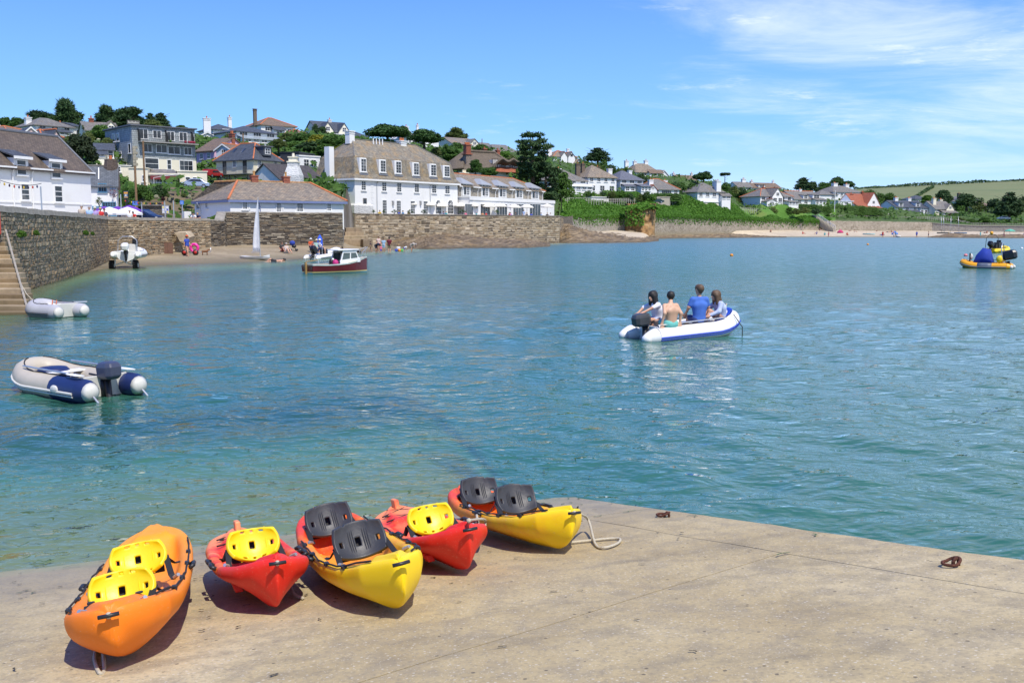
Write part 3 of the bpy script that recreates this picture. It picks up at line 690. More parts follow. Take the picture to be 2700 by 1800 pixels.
def house(label,a,b,depth,py,roof='hip',wall=None,rm=None,cap=None,chim=(),rows=(),wins=(),axis='x',ov=0.4,inset=None,name='house',cat='house',wings=(),doors=(),fm=None,dorm=(),deep=4.0,porch=None,group=None):
 wall=wall or WHITE;rm=rm or SLATE_GREY
 A,rz,w=frame(a,b);D=a[1]
 zb,ze=ZP(py[0],D),ZP(py[1],D);dm=D+depth*0.5*math.cos(rz)if(roof=='hip' or axis=='x')else D
 zr=ZP(py[2],dm);he,hr=ze-zb,max(0.4,zr-ze)
 root=thing(name,label,cat,(A.x,A.y,zb),rz,group);d=depth
 mb=MB();zt=he-0.01
 mb.add([(0,0,-deep),(w,0,-deep),(w,d,-deep),(0,d,-deep),(0,0,zt),(w,0,zt),(w,d,zt),(0,d,zt)],[(0,1,5,4),(1,2,6,5),(2,3,7,6),(3,0,4,7),(4,5,6,7),(3,2,1,0)])
 if roof=='gable':
  g=hr-0.12
  if axis=='x':mb.add([(0,0,zt),(0,d,zt),(0,d/2,zt+g),(w,0,zt),(w,d,zt),(w,d/2,zt+g)],[(0,2,1),(3,4,5)])
  else:mb.add([(0,0,zt),(w,0,zt),(w/2,0,zt+g),(0,d,zt),(w,d,zt),(w/2,d,zt+g)],[(0,1,2),(3,5,4)])
 mb.obj('wall',wall,root)
 if roof=='flat':
  m2=MB();m2.box((w/2,d/2,he+0.1),(w+2*ov,d+2*ov,0.22));ro=m2.obj('roof',rm,root);lines=[]
 else:
  m2,lines=roof_mb(roof,w,d,he,hr,ov,inset=inset,axis=axis);ro=m2.obj('roof',rm,root);fix_normals(ro)
  if cap:cap_lines(lines,ro,cap)
  if roof=='gable' and axis=='y':
   bb=MB();sl=hr/(w/2)
   for sx in(0,1):
    p0=Vector((-ov,-ov*0.7,he-ov*sl*0.9-0.3))if sx==0 else Vector((w+ov,-ov*0.7,he-ov*sl*0.9-0.3));p1=Vector((w/2,-ov*0.7,he+hr-0.28))
    bb.add([p0,p1,p1+Vector((0,0,0.24)),p0+Vector((0,0,0.24))]+[q+Vector((0,0.05,0))for q in(p0,p1,p1+Vector((0,0,0.24)),p0+Vector((0,0,0.24)))],[(0,1,2,3),(7,6,5,4),(0,4,5,1),(3,2,6,7)])
   bb.obj('barge_board',fm or TRIM,root)
 for c in chim:
  u,v,cw,top,m,pots=c
  z1=he+hr+top
  chimney_mb(u*w,v*d,he-0.5,z1,cw,cw*0.7,pots).obj('chimney',[m,TERRA],ro)
 for(v,n,ww,wh,nx,ny)in rows:
  for i in range(n):
   loc,r=face_at(w,d,'f',(i+0.5)/n,v*he);window(root,loc,r,ww,wh,nx,ny,fm)
 for(fc,u,v,ww,wh,nx,ny)in wins:
  loc,r=face_at(w,d,fc,u,v*he);window(root,loc,r,ww,wh,nx,ny,fm)
 for(u,dw,dh)in doors:
  dmb=MB();dmb.box((u*w,-0.03,dh/2),(dw,0.05,dh));dmb.obj('door',DARK,root)
 for(u,dw,dh,kind)in dorm:
  dd=d*0.36;z0=he-0.1
  mbx=MB();y0=0.12
  mbx.obox((u*w-dw/2,y0,z0),(dw,0,0),(0,dd,0),(0,0,dh));
  if kind=='gable':mbx.add([(u*w-dw/2,y0,z0+dh),(u*w+dw/2,y0,z0+dh),(u*w,y0,z0+dh+dw*0.45)],[(0,1,2)])
  dobj=mbx.obj('dormer',wall,root)
  if kind=='gable':
   m3,_=roof_mb('gable',dw,dd+1.0,dh,dw*0.48,0.2,axis='y');q=m3.obj('dormer_roof',rm,dobj);q.location=(u*w-dw/2,y0,z0);fix_normals(q)
  else:
   m3=MB();m3.add([(u*w-dw/2-.2,y0-.25,z0+dh),(u*w+dw/2+.2,y0-.25,z0+dh),(u*w+dw/2+.2,dd+.6,z0+dh+.35),(u*w-dw/2-.2,dd+.6,z0+dh+.35)],[(0,1,2,3)])
   m3.v+=[(x,y,z-0.12)for x,y,z in m3.v];m3.f+=[(7,6,5,4),(0,4,5,1),(1,5,6,2),(2,6,7,3),(3,7,4,0)];m3.m+=[0]*5
   m3.obj('dormer_roof',rm,dobj)
  window(root,(u*w,y0,z0+dh*0.52),0,dw*0.74,dh*0.78,2,2,fm,False)
 for wg in wings:
  u0,u1,fw_,ef,rise,kind,wrm,nw=wg
  ww=(u1-u0)*w;h2=he*ef;wm=MB()
  wm.add([(0,0,-deep),(ww,0,-deep),(ww,fw_-0.004,-deep),(0,fw_-0.004,-deep),(0,0,h2),(ww,0,h2),(ww,fw_-0.004,h2),(0,fw_-0.004,h2)],[(0,1,5,4),(1,2,6,5),(3,0,4,7),(4,5,6,7)])
  if kind=='gable':wm.add([(0,0,h2),(ww,0,h2),(ww/2,0,h2+rise-0.1)],[(0,1,2)])
  wo=wm.obj('wing',wall,root);wo.location=(u0*w,-fw_,0)
  if kind=='gable':
   m3,ln=roof_mb('gable',ww,fw_+d*0.5,h2,rise,0.3,axis='y');q=m3.obj('wing_roof',wrm or rm,wo);fix_normals(q)
   if cap:cap_lines(ln,wo,cap)
  elif kind=='lean':
   m3=MB();c=[Vector((-.3,-.35,h2-.1)),Vector((ww+.3,-.35,h2-.1)),Vector((ww+.3,fw_-.005,h2+rise)),Vector((-.3,fw_-.005,h2+rise))]
   m3.add(c+[p-Vector((0,0,.13))for p in c],[(0,1,2,3),(7,6,5,4),(0,4,5,1),(1,5,6,2),(2,6,7,3),(3,7,4,0)]);m3.obj('wing_roof',wrm or rm,wo)
  else:
   m3=MB();m3.box((ww/2,fw_/2,h2+.1),(ww+.4,fw_+.3,.2));m3.obj('wing_roof',wrm or TRIM,wo)
  for i in range(nw):
   window(root,(u0*w+ww*(i+0.5)/nw,-fw_,h2*0.55),0,min(1.7,ww/nw*0.72),min(1.5,h2*0.6),2,2,fm)
  if kind=='gable' and ww>2.4:window(root,(u0*w+ww/2,-fw_,h2+rise*0.22),0,min(1.3,ww*.35),min(1.1,rise*.5),2,2,fm,False)
 return root
 # ================================================================ BUILDINGS WITH THEIR OWN SHAPES
class Bld:
 """a building set out from the plan of its front: metres along (x), back (y) and up (z)"""
 def __init__(s,name,label,cat,a,b,depth,zb,deep=4.0):
  s.A,s.rz,s.w=frame(a,b);s.d=depth;s.zb=zb;s.deep=deep
  s.root=thing(name,label,cat,(s.A.x,s.A.y,zb),s.rz)
  s.ex=Vector((math.cos(s.rz),math.sin(s.rz),0));s.ey=Vector((-s.ex.y,s.ex.x,0))
  for x,y in((0,0),(s.w,0),(0,depth),(s.w,depth),(s.w/2,depth/2)):q=s.A+s.ex*x+s.ey*y;TRIPTS.append((q.x,q.y,zb-0.15))
 def hit(s,px,face='f',off=0.0):
  """where the sight line in picture column px meets a face: metres along it, distance"""
  o,dr=(s.A-s.ey*off,s.ex)if face=='f' else((s.A-s.ex*off,s.ey)if face=='l' else(s.A+s.ex*(s.w+off),s.ey))
  k=(px-IMG_W/2)/F_PX
  u=(k*o.y-o.x)/(dr.x-k*dr.y)
  return u,o.y+dr.y*u
 def z(s,py,D):return ZP(py,D)-s.zb
 def win(s,r,nx=2,ny=2,face='f',fm=None,sill=True,off=0.0,name='window'):
  x0,x1,y0,y1=r;u0,d0=s.hit(x0,face,off);u1,d1=s.hit(x1,face,off);D=(d0+d1)/2
  z1,z0=s.z(y0,D),s.z(y1,D);u=(u0+u1)/2
  loc={'f':Vector((u,-off,(z0+z1)/2)),'l':Vector((-off,u,(z0+z1)/2)),'r':Vector((s.w+off,u,(z0+z1)/2))}[face]
  return window(s.root,loc,{'f':0,'l':-math.pi/2,'r':math.pi/2}[face],abs(u1-u0),z1-z0,nx,ny,fm,sill,name)
 def wall(s,h,mat,gable=0.0,axis='x'):
  mb=MB();w,d,dp=s.w,s.d,s.deep
  mb.add([(0,0,-dp),(w,0,-dp),(w,d,-dp),(0,d,-dp),(0,0,h),(w,0,h),(w,d,h),(0,d,h)],[(0,1,5,4),(1,2,6,5),(2,3,7,6),(3,0,4,7),(4,5,6,7),(3,2,1,0)])
  if gable:mb.add([(0,0,h),(0,d,h),(0,d/2,h+gable),(w,0,h),(w,d,h),(w,d/2,h+gable)],[(0,2,1),(3,4,5)])
  return mb.obj('wall',mat,s.root)
def r1(x0,x1,y0,y1):return(x0/3.36,x1/3.36,220+y0/3.36,220+y1/3.36)
def r2(x0,x1,y0,y1):return(450+x0/3.36,450+x1/3.36,280+y0/3.36,280+y1/3.36)
def r3(x0,x1,y0,y1):return(800+x0/3.36,800+x1/3.36,300+y0/3.36,300+y1/3.36)
def quay_house():
 B=Bld('quay_house','long white rendered building with mossy brown roof and two dormers above the harbour wall','building',(-224,75.8),(252,95),7.4,2.3)
 he=ZP(451,95)-2.3;hr=3.3
 B.wall(he,WHITE,hr-0.15)
 m,ln=roof_mb('gable',B.w,B.d,he,hr,0.35);ro=m.obj('roof',SLATE_BROWN,B.root);fix_normals(ro)
 sl=hr/(B.d/2);e=0.35
 mb=MB();mb.tube([(-e,B.d/2,he+hr+.03),(B.w+e*.6,B.d/2,he+hr+.03)],.14,6);mb.obj('ridge_tile',plain('lead',(.12,.13,.15),.6),ro)
 mb=MB();mb.tube([(B.w+.22,-.33,he-.27),(B.w+.22,B.d/2,he+hr+.04)],.13,6);mb.obj('verge_flashing',plain('lead',(.12,.13,.15),.6),ro)
 for(x0,x1,yt,yb)in((60,86,420,462),(150,175,428,470)):
  u0,d0=B.hit(x0);u1,d1=B.hit(x1);D=(d0+d1)/2;z1,z0=B.z(yt,D),B.z(yb,D);u=(u0+u1)/2;hw=(u1-u0)/2+.25
  db=MB();db.obox((u-hw,-0.03,he-.3),(2*hw,0,0),(0,1.9,0),(0,0,z1+.12-he+.3));dobj=db.obj('dormer',WHITE,B.root)
  rb=MB();c=[Vector((u-hw-.22,-.3,z1+.12)),Vector((u+hw+.22,-.3,z1+.12)),Vector((u+hw+.22,2.3,z1+1.0)),Vector((u-hw-.22,2.3,z1+1.0))]
  rb.add(c+[p+Vector((0,0,.13))for p in c],[(3,2,1,0),(4,5,6,7),(0,1,5,4),(1,2,6,5),(2,3,7,6),(3,0,4,7)]);rb.obj('dormer_roof',SLATE_BLUE,dobj)
  fb=MB();fb.box((u,-.31,z1+.12),(2*hw+.5,.05,.24));fb.obj('dormer_fascia',TRIM,dobj)
  B.win((x0,x1,yt+1,yb),1,3,off=.03)
 for r in((68,91,484,529),(155,177,489,534),(-6,4,470,530),(158,185,559,590)):B.win(r,1,3)
 cuts=[0.0]+[B.hit(x)[0]for x in(57,90,147,179)]+[B.w]
 for i in(0,2,4):
  g=MB();g.obox((cuts[i]-(.2 if i==0 else 0),-.42,he-.28),(cuts[i+1]-cuts[i]+(.25 if i==4 else 0),0,0),(0,.12,0),(0,0,.14));g.obj('gutter',TRIM,B.root)
 for x in(48,98):
  u,D=B.hit(x);g=MB();g.tube([(u,-.36,he-.2),(u,-.08,he-.7),(u,-.08,0)],.055,6);g.obj('downpipe',TRIM,B.root)
 u,D=B.hit(120);zc=B.z(537,D);g=MB();g.obox((0,-.05,zc),(B.w,0,0),(0,.046,0),(0,0,.12));g.obj('string_course',WHITE,B.root)
quay_house()
def hotel():
 zb=4.2;A=(940,154);dB=(ZP(469.6,154)-2.8)*1.0
 B=Bld('waterside_hotel','big white waterside hotel with slate hung mansard roof and rows of sash windows','hotel',A,(1208,173.5),9.3,zb,2.2)
 he=ZP(469.6,154)-zb;zm=ZP(411.6,154.6)-zb;zr=ZP(371,163)-zb
 w,d=B.w,B.d
 B.wall(he,WHITE)
 mb=MB();i1,rx=0.85,4.2
 def ring(i,z):return[(i,i,z),(w-i,i,z),(w-i,d-i,z),(i,d-i,z)]
 v=ring(-.4,he-.02)+ring(-.35,he+.12)+ring(.15,he+.75)+ring(i1,zm)+[(rx,d/2,zr),(w-rx-1.5,d/2,zr)]
 F=[(3,2,1,0)]
 for k in(0,4,8):
  for j in range(4):F.append((k+j,k+(j+1)%4,k+4+(j+1)%4,k+4+j))
 F+=[(12,13,17,16),(13,14,17),(14,15,16,17),(15,12,16)]
 mb.add(v,F);ro=mb.obj('roof',SLATE_HOTEL,B.root);fix_normals(ro)
 ln=[(Vector(v[12+j]),Vector(v[16 if j in(0,3)else 17]))for j in range(4)]+[(Vector(v[16]),Vector(v[17]))]
 cap_lines(ln,ro,SLATE_GREY,.1)
 cb=MB();cb.obox((-.42,-.42,he-.3),(w+.84,0,0),(0,.4,0),(0,0,.27));cb.obox((-.42,-.02,he-.3),(.4,0,0),(0,d,0),(0,0,.27));cb.obj('cornice',TRIM,B.root)
 xs=(550,720,855,1010,1160,1278);yt=(397,412,422,437,450,464);yb=(515,520,530,545,552,560)
 for x,a,b in zip(xs,yt,yb):
  r=r3(x-24,x+24,a,b);u0,D=B.hit(r[0]);u1,D1=B.hit(r[1]);z1,z0=B.z(r[2],D),B.z(r[3],D)
  db=MB();db.obox((u0-.12,.12,z0-.15),(u1-u0+.24,0,0),(0,1.0,0),(0,0,z1-z0+.3));dobj=db.obj('dormer',TRIM,B.root)
  ap=MB();ap.add([(u0-.2,.1,z0-.15),(u1+.45,.1,z0-.15),(u1+.45,-.05,z0-.45),(u0-.2,-.05,z0-.45)],[(3,2,1,0)]);ap.v+=[(q[0],q[1]+.06,q[2]-.02)for q in ap.v];ap.f+=[(4,5,6,7),(0,1,5,4),(2,3,7,6)];ap.m+=[0]*3
  ap.obj('lead_apron',plain('lead',(.12,.13,.15),.6),dobj)
  B.win(r,2,4,off=-.12)
 xs=(547,727,858,1012,1164,1280);yt=(595,605,612,620,629,637);yb=(680,688,695,699,705,710)
 for x,a,b in zip(xs,yt,yb):B.win(r3(x-21,x+21,a,b),2,4)
 for x,a,b in((728,762,890),(852,767,890),(975,770,890),(1088,772,892)):B.win(r3(x-20,x+20,a,b),3,5)
 r=r3(540,572,748,884);B.win(r,1,1,fm=plain('door_frame_grey',(.2,.19,.17),.5),name='doorway')
 for x in(1200,1306):
  r=r3(x-26,x+26,800,890);o=B.win(r,4,3)
  u,D=B.hit((r[0]+r[1])/2);z=B.z(r[2],D);rad=(B.hit(r[1])[0]-B.hit(r[0])[0])/2
  ar=MB();n=12
  for k in range(n):
   t0,t1=math.pi*k/n,math.pi*(k+1)/n
   q=[(u+rr*math.cos(t),yy,z+rr*math.sin(t))for yy in(-.07,-.005)for rr in(rad,rad-.14)for t in(t0,t1)]
   ar.add(q,[(0,1,3,2),(4,6,7,5),(0,4,5,1),(2,3,7,6)])
  for t in(.25,.5,.75):a_=math.pi*t;ar.tube([(u,-.05,z),(u+rad*math.cos(a_),-.05,z+rad*math.sin(a_))],.03,4)
  ao=ar.obj('fanlight',TRIM,B.root)
  gl=MB();gl.add([(u,-.02,z)]+[(u+(rad-.1)*math.cos(math.pi*k/n),-.02,z+(rad-.1)*math.sin(math.pi*k/n))for k in range(n+1)],[tuple(range(n+2))]);gl.obj('pane',GLASS,ao)
 for rr in(r3(230,262,408,502),):B.win(rr,2,4,'l',off=-.3)
 B.win(r3(243,272,602,676),2,4,'l')
 for px,f in((919,'l'),(997,'f'),(1136,'f')):
  u,D=B.hit(px,f);g=MB()
  g.tube([(u,-.36,he-.3),(u,-.07,he-.7),(u,-.07,0)]if f=='f' else[(-.36,u,he-.3),(-.07,u,he-.7),(-.07,u,-1.5)],.06,6);g.obj('downpipe',STEEL,B.root)
 bt=MB();bt.obox((-.5,-.35,-2.6),(4.1,0,0),(0,6.6,0),(0,0,4.6));
 bt.add([(-.5,-.35,2.0),(3.6,-.35,2.0),(3.6,6.25,2.0),(-.5,6.25,2.0),(0,0,2.3),(3.4,0,2.3),(3.4,6.2,2.3),(0,6.2,2.3)],[(0,1,5,4),(3,0,4,7),(1,2,6,5)])
 bt.obj('buttress',rubble('whitewashed_rubble',[(.62,.62,.6),(.72,.72,.7),(.78,.78,.76)],(.66,.66,.63),2.2,4.2,.6),B.root)
 u,D=B.hit(985)
 for k in range(13):
  q=MB();q.obox((u-(.3 if k%2 else .2),-.045,.3+k*.42),(.6 if k%2 else .4,0,0),(0,.05,0),(0,0,.36));q.obj('quoin',WHITE,B.root)
 for px in(1038,1110,1257):
  u,D=B.hit(px);q=MB();z=B.z(536,D);q.box((u,-.15,z),(.28,.2,.6));q.box((u,-.08,z+.36),(.36,.14,.06));q.obj('wall_lamp',plain('lamp_grey',(.3,.3,.3),.4),B.root)
 for(px,y0,y1,loc,cw,pots)in((939,362,385,(3.6,d/2),1.1,0),(1059,366,382,(w-9.0,d/2),1.3,3)):
  chimney_mb(loc[0],loc[1],zr-.8,zr+(1.1 if pots==0 else .35),cw,1.0,pots).obj('chimney',[WHITE,TERRA],ro)
 q=MB();q.box((-.55,5.0,(ZP(392,160)-zb+4.5)/2),(1.0,1.1,ZP(392,160)-zb-4.5));
 ch=q.obj('tall_chimney',WHITE,B.root);ch.location.z=0
 vent=MB()
 for k in range(4):vent.tube([(8+k*.7,d/2-.8,zr-.6),(8+k*.7,d/2-.8,zr+.35)],.09,6)
 vent.obj('vent_pipe',TRIM,ro)
 return B
HOTEL=hotel()
def annex():
 zb=4.2
 B=Bld('hotel_annexe','long stone and white annexe with five roof dormers and glazed garden doors','building',(1209,174.2),(1432,202),8.0,zb,2.2)
 he=ZP(489,174.2)-zb;hr=ZP(456,179)-zb-he;w,d=B.w,B.d
 STONE=rubble('annexe_stone',[(.16,.145,.12),(.30,.265,.2),(.36,.33,.26),(.22,.2,.17)],(.34,.31,.26),2.4,4.6,.7)
 B.wall(he,STONE)
 mb=MB();ov=.35
 v=[(-.1,-ov,he),(w+ov,-ov,he),(w+ov,d+ov,he),(-.1,d+ov,he),(-.1,d/2,he+hr),(w-5.5,d/2,he+hr)]+[(-.1,-ov,he-.15),(w+ov,-ov,he-.15),(w+ov,d+ov,he-.15),(-.1,d+ov,he-.15)]
 mb.add(v,[(0,1,5,4),(1,2,5),(2,3,4,5),(0,4,3),(0,6,7,1),(1,7,8,2),(2,8,9,3),(6,9,8,7)]);ro=mb.obj('roof',SLATE_LICHEN,B.root);fix_normals(ro)
 cap_lines([(Vector(v[4]),Vector(v[5])),(Vector(v[5]),Vector(v[1]))],ro,TERRA,.11)
 GREYP=plain('pale_grey_render',(.58,.59,.58),.7)
 xs=(1448,1612,1764,1910,2050);yt=(622,630,640,650,660);yb=(724,732,740,746,753)
 for x,a,b in zip(xs,yt,yb):
  r=r3(x-27,x+27,a,b);u0,D=B.hit(r[0]);u1,_=B.hit(r[1]);z1,z0=B.z(r[2],D),B.z(r[3],D);hw=(u1-u0)/2+.35;u=(u0+u1)/2
  db=MB();db.obox((u-hw,-.04,z0-.1),(2*hw,0,0),(0,2.2,0),(0,0,z1-z0+.3));dobj=db.obj('dormer',GREYP,B.root)
  m,_=roof_mb('hip',2*hw+.3,3.4,0,.95,.3,axis='y',inset=1.3);q=m.obj('dormer_roof',SLATE_BLUE if False else plain('lead_sheet',(.3,.32,.34),.5),dobj);q.location=(u-hw-.15,-.1,z1+.25);fix_normals(q)
  B.win(r,2,1,off=.04,sill=False)
  o=B.win((r[0]+(r[1]-r[0])*.45,r[1],r[2],r[3]),3,5,off=.12,sill=False,name='casement')
 for i,x in enumerate((1400,1545,1700,1845,1985,2110)):
  u,D=B.hit(800+x/3.36);g=MB();g.tube([(u,-.4,he-.2),(u,-.08,he-.8),(u,-.08,he-3.2)],.055,6);g.obj('downpipe',TRIM,B.root)
 ed=[0]+sum(([B.hit(800+(x-48)/3.36)[0],B.hit(800+(x+48)/3.36)[0]]for x in xs),[])+[w]
 for i in range(0,len(ed)-1,2):
  if ed[i+1]-ed[i]>.3:g=MB();g.obox((ed[i],-.42,he-.22),(ed[i+1]-ed[i],0,0),(0,.1,0),(0,0,.16));g.obj('gutter',TRIM,B.root)
 fw=2.4;u,D=B.hit(1300);h1=ZP(520,174)-zb
 gb=MB();gb.obox((.05,-fw,-2),(w+.1,0,0),(0,fw-.01,0),(0,0,h1+2));go=gb.obj('garden_room',WHITE,B.root)
 gp_=MB();gp_.obox((-.1,-fw-.12,h1),(w+.4,0,0),(0,fw+.1,0),(0,0,.14));gp_.obox((-.1,-fw-.14,h1-.5),(w+.4,0,0),(0,.12,0),(0,0,.49));gp_.obj('parapet',WHITE,go)
 for(x0,x1)in((1432,1505),(1568,1655),(1712,1805),(1855,1950),(2000,2098)):
  B.win(r3(x0,x1,797,905),4,1,off=fw,sill=False,name='garden_door')
 for px in(1257,1303,1345):
  u,D=B.hit(px,'f',fw);q=MB();z=B.z(544,D);q.box((u,-fw-.12,z),(.28,.2,.6));q.obj('wall_lamp',plain('lamp_grey',(.3,.3,.3),.4),B.root)
 chimney_mb(1.2,d/2,he+hr-.6,he+hr+.25,1.6,.8,3).obj('chimney',[OFFWHITE,TERRA],ro)
 chimney_mb(9.0,d/2+.4,he+hr-.8,he+hr+.2,1.5,.8,3).obj('chimney',[CREAM,CREAM],ro)
annex()
def boathouse():
 B=Bld('boathouse','low white building with lichen covered hipped slate roof on the stone harbour wall','building',(613.7,103),(910,111),10.3,3.6,1.0)
 w,d=B.w,B.d;he=ZP(525.5,103)-3.6;hr=ZP(477,109)-3.6-he
 B.wall(he,WHITE)
 ov=.32;mb=MB()
 v=[(-ov,-ov,he),(w+ov,-ov,he),(w+ov,d+ov,he),(-ov,d+ov,he),(2.9,5.0,he+hr),(w-1.6,5.0,he+hr),(1.4,d-2.6,he+hr*.98)]
 v+=[(x,y,he-.12)for x,y,_ in v[:4]]
 mb.add(v,[(0,1,5,4),(1,2,5),(2,3,6,4,5),(3,0,4,6),(0,7,8,1),(1,8,9,2),(2,9,10,3),(3,10,7,0),(10,9,8,7)]);ro=mb.obj('roof',SLATE_LICHEN,B.root);fix_normals(ro)
 V=[Vector(q)for q in v];cap_lines([(V[0],V[4]),(V[1],V[5])],ro,TERRA,.13);
 c2=MB();c2.tube([V[4],V[5]],.11,6);c2.tube([V[4],V[6]],.11,6);c2.obj('ridge_tile',plain('lichen_ridge',(.38,.2,.08),.9,0,.4,4),ro)
 fb=MB();fb.obox((-ov,-ov-.03,he-.3),(w+2*ov,0,0),(0,.1,0),(0,0,.24));fb.obox((-ov-.03,-ov+.08,he-.3),(.1,0,0),(0,d+ov,0),(0,0,.24));fb.obj('fascia',LILAC_TRIM,B.root)
 for x in(700,808):
  u,D=B.hit(x);u+=1.2 if x==700 else 0.2
  mbx=chimney_mb(u,5.0,he+hr-.35,he+hr+.5,.75,.6,1,1,.06);mbx.obj('chimney',[BRICK,plain('buff_pot',(.5,.28,.1),.8)],ro)
 for r in(r2(655,703,838,918),r2(950,998,853,940),r2(1130,1192,856,938),r2(1395,1438,856,932)):B.win(r,3,4)
 for r in(r2(1003,1018,850,940),r2(708,722,835,918)):B.win(r,1,1,name='shutter',fm=TRIM,sill=False)
 for r in(r2(255,288,856,914),r2(335,356,850,904)):B.win(r,2,4,'l')
 g=MB();u,D=B.hit(684);g.tube([(u,-.4,he-.2),(u+.3,-.08,he-.75),(u+.3,-.08,.1)],.05,6);g.obj('downpipe',LILAC_TRIM,B.root)
 g=MB();u,D=B.hit(536,'l');g.tube([(-.4,u,he-.2),(-.07,u,he-.7),(-.07,u,-.8)],.05,6);g.obj('downpipe',TRIM,B.root)
 lw=MB();u,D=B.hit(508,'l');lw.obox((-.8,u-.4,-1),(.8,0,0),(0,.8,0),(0,0,2.0));lw.obj('side_wall',WHITE,B.root)
boathouse()
def slate_block():
 zb=ZP(492,150)
 B=Bld('slate_hung_block','tall flat roofed block hung with blue grey slates with balcony and white windows','apartment building',(364.6,150),(528,156.5),11.2,zb,5)
 w,d=B.w,B.d;zt=ZP(331.6,150)-zb;zc=ZP(417,150)-zb
 B.wall(zt,SLATE_HUNG)
 lo=MB();lo.obox((.5,-.06,-1),(w-.45,0,0),(0,.055,0),(0,0,zc+1));lo.obj('ground_storey',PALE_CREAM,B.root)
 ro=MB();ro.obox((-.25,-.35,zt),(w+.5,0,0),(0,d+.6,0),(0,0,.22));ro.obj('flat_roof',plain('roof_felt',(.10,.11,.13),.8),B.root)
 ed=MB();ed.obox((-.28,-.38,zt+.05),(w+.56,0,0),(0,.026,0),(0,0,.14));ed.obox((-.28,-.35,zt+.05),(.026,0,0),(0,d+.5,0),(0,0,.14));ed.obj('roof_trim',plain('lead',(.12,.13,.15),.6),B.root)
 for r in(r1(1285,1367,402,495),r1(1406,1482,415,490),r1(1528,1597,425,512),r1(1635,1707,432,514)):B.win(r,2,1,sill=False)
 for r,n in((r1(1322,1398,535,612),2),(r1(1430,1528,543,618),2),(r1(1533,1642,557,630),2),(r1(1672,1743,566,637),2)):B.win(r,n,1)
 for r,n in((r1(1326,1450,660,762),1),(r1(1520,1560,674,765),1),(r1(1628,1748,682,776),3)):B.win(r,n,2,off=.06)
 for r in(r1(1055,1082,445,520),r1(1092,1116,441,515),r1(1190,1214,532,620),r1(1064,1090,596,666),r1(1110,1128,602,660)):B.win(r,1,1,'l')
 u0,_=B.hit(380);zf=ZP(373,151)-zb
 bs=MB();bs.obox((u0,-1.1,zf-.16),(w-u0+.1,0,0),(0,1.09,0),(0,0,.16));bo=bs.obj('balcony',plain('balcony_edge',(.30,.29,.27),.8),B.root)
 rl=MB();n=44
 for k in range(n+1):x=u0+(w-u0)*k/n;rl.obox((x,-1.05,zf),(.02,0,0),(0,.02,0),(0,0,.95))
 rl.obox((u0,-1.07,zf+.95),(w-u0,0,0),(0,.05,0),(0,0,.05));rl.obj('railing',BLACK,bo)
 for x in(380,451,518):
  u,D=B.hit(x);q=MB();q.add([(u,-.02,zf),(u,-1.0,zf),(u,-1.0,zf+.9),(u,-.5,zf+1.75),(u,-.02,zf+1.9)]+[(u+.05,-.02,zf),(u+.05,-1.0,zf),(u+.05,-1.0,zf+.9),(u+.05,-.5,zf+1.75),(u+.05,-.02,zf+1.9)],[(0,1,2,3,4),(9,8,7,6,5),(1,6,7,2),(2,7,8,3),(3,8,9,4)]);q.obj('divider_screen',BLACK,bo)
 for k,x in enumerate((497,507,513,519,458)):
  u,D=B.hit(x);q=MB();q.ball((u,-.9,zf+.2),.22,8,6);q.obj('flower_box',leaf_mat('red_flowers',(.2,.02,.03),(.4,.05,.1),.1)if k<4 else LEAF_MID,bo)
 for k in range(16):
  q=MB();zz=zc-3.2+k*.42
  if zz>zt-3.0:break
  q.obox((-.02,-.07,zz),((.75 if k%2 else .5),0,0),(0,.065,0),(0,0,.38));q.obj('quoin',rubble('quoin_stone',[(.3,.27,.2),(.45,.41,.32)],(.4,.37,.3),3,3,.4),B.root)
 sg=MB();u,D=B.hit(378);sg.box((u,1.2,zt+.62),(1.9,.1,.6));so=sg.obj('roof_sign',plain('sign_slate',(.12,.115,.10),.7),B.root)
 q=MB()
 for k in range(9):q.obox((u-.8+k*.18,1.14,zt+.48),(.1,0,0),(0,.006,0),(0,0,.2 if k%3 else .3))
 q.obj('sign_letters',plain('sign_cream',(.6,.58,.5),.6),so)
 ps=MB()
 for px in(371,386):u,D=B.hit(px);ps.tube([(u,1.25,zt+.2),(u,1.25,zt+.4)],.05,5)
 ps.obj('sign_post',BLACK,so)
 e=MB();e.obox((-.15,2.0,-3),(-1.6,0,0),(0,7.5,0),(0,0,3+ZP(436,156)-zb));eo=e.obj('side_extension',PALE_CREAM,B.root);fix_normals(eo)
slate_block()
def sidewall(label,name,cat,a,b,depth,py,mat,wins=(),roof=None,deep=4):
 B=Bld(name,label,cat,a,b,depth,ZP(py[0],a[1]),deep);B.wall(ZP(py[1],a[1])-B.zb,mat)
 if roof:
  m=MB();h=ZP(py[1],a[1])-B.zb;m.obox((-.12,-.12,h),(B.w+.24,0,0),(0,depth+.2,0),(0,0,.12));m.obj('coping',roof,B.root)
 for r,nx,ny in wins:B.win(r,nx,ny)
 return B
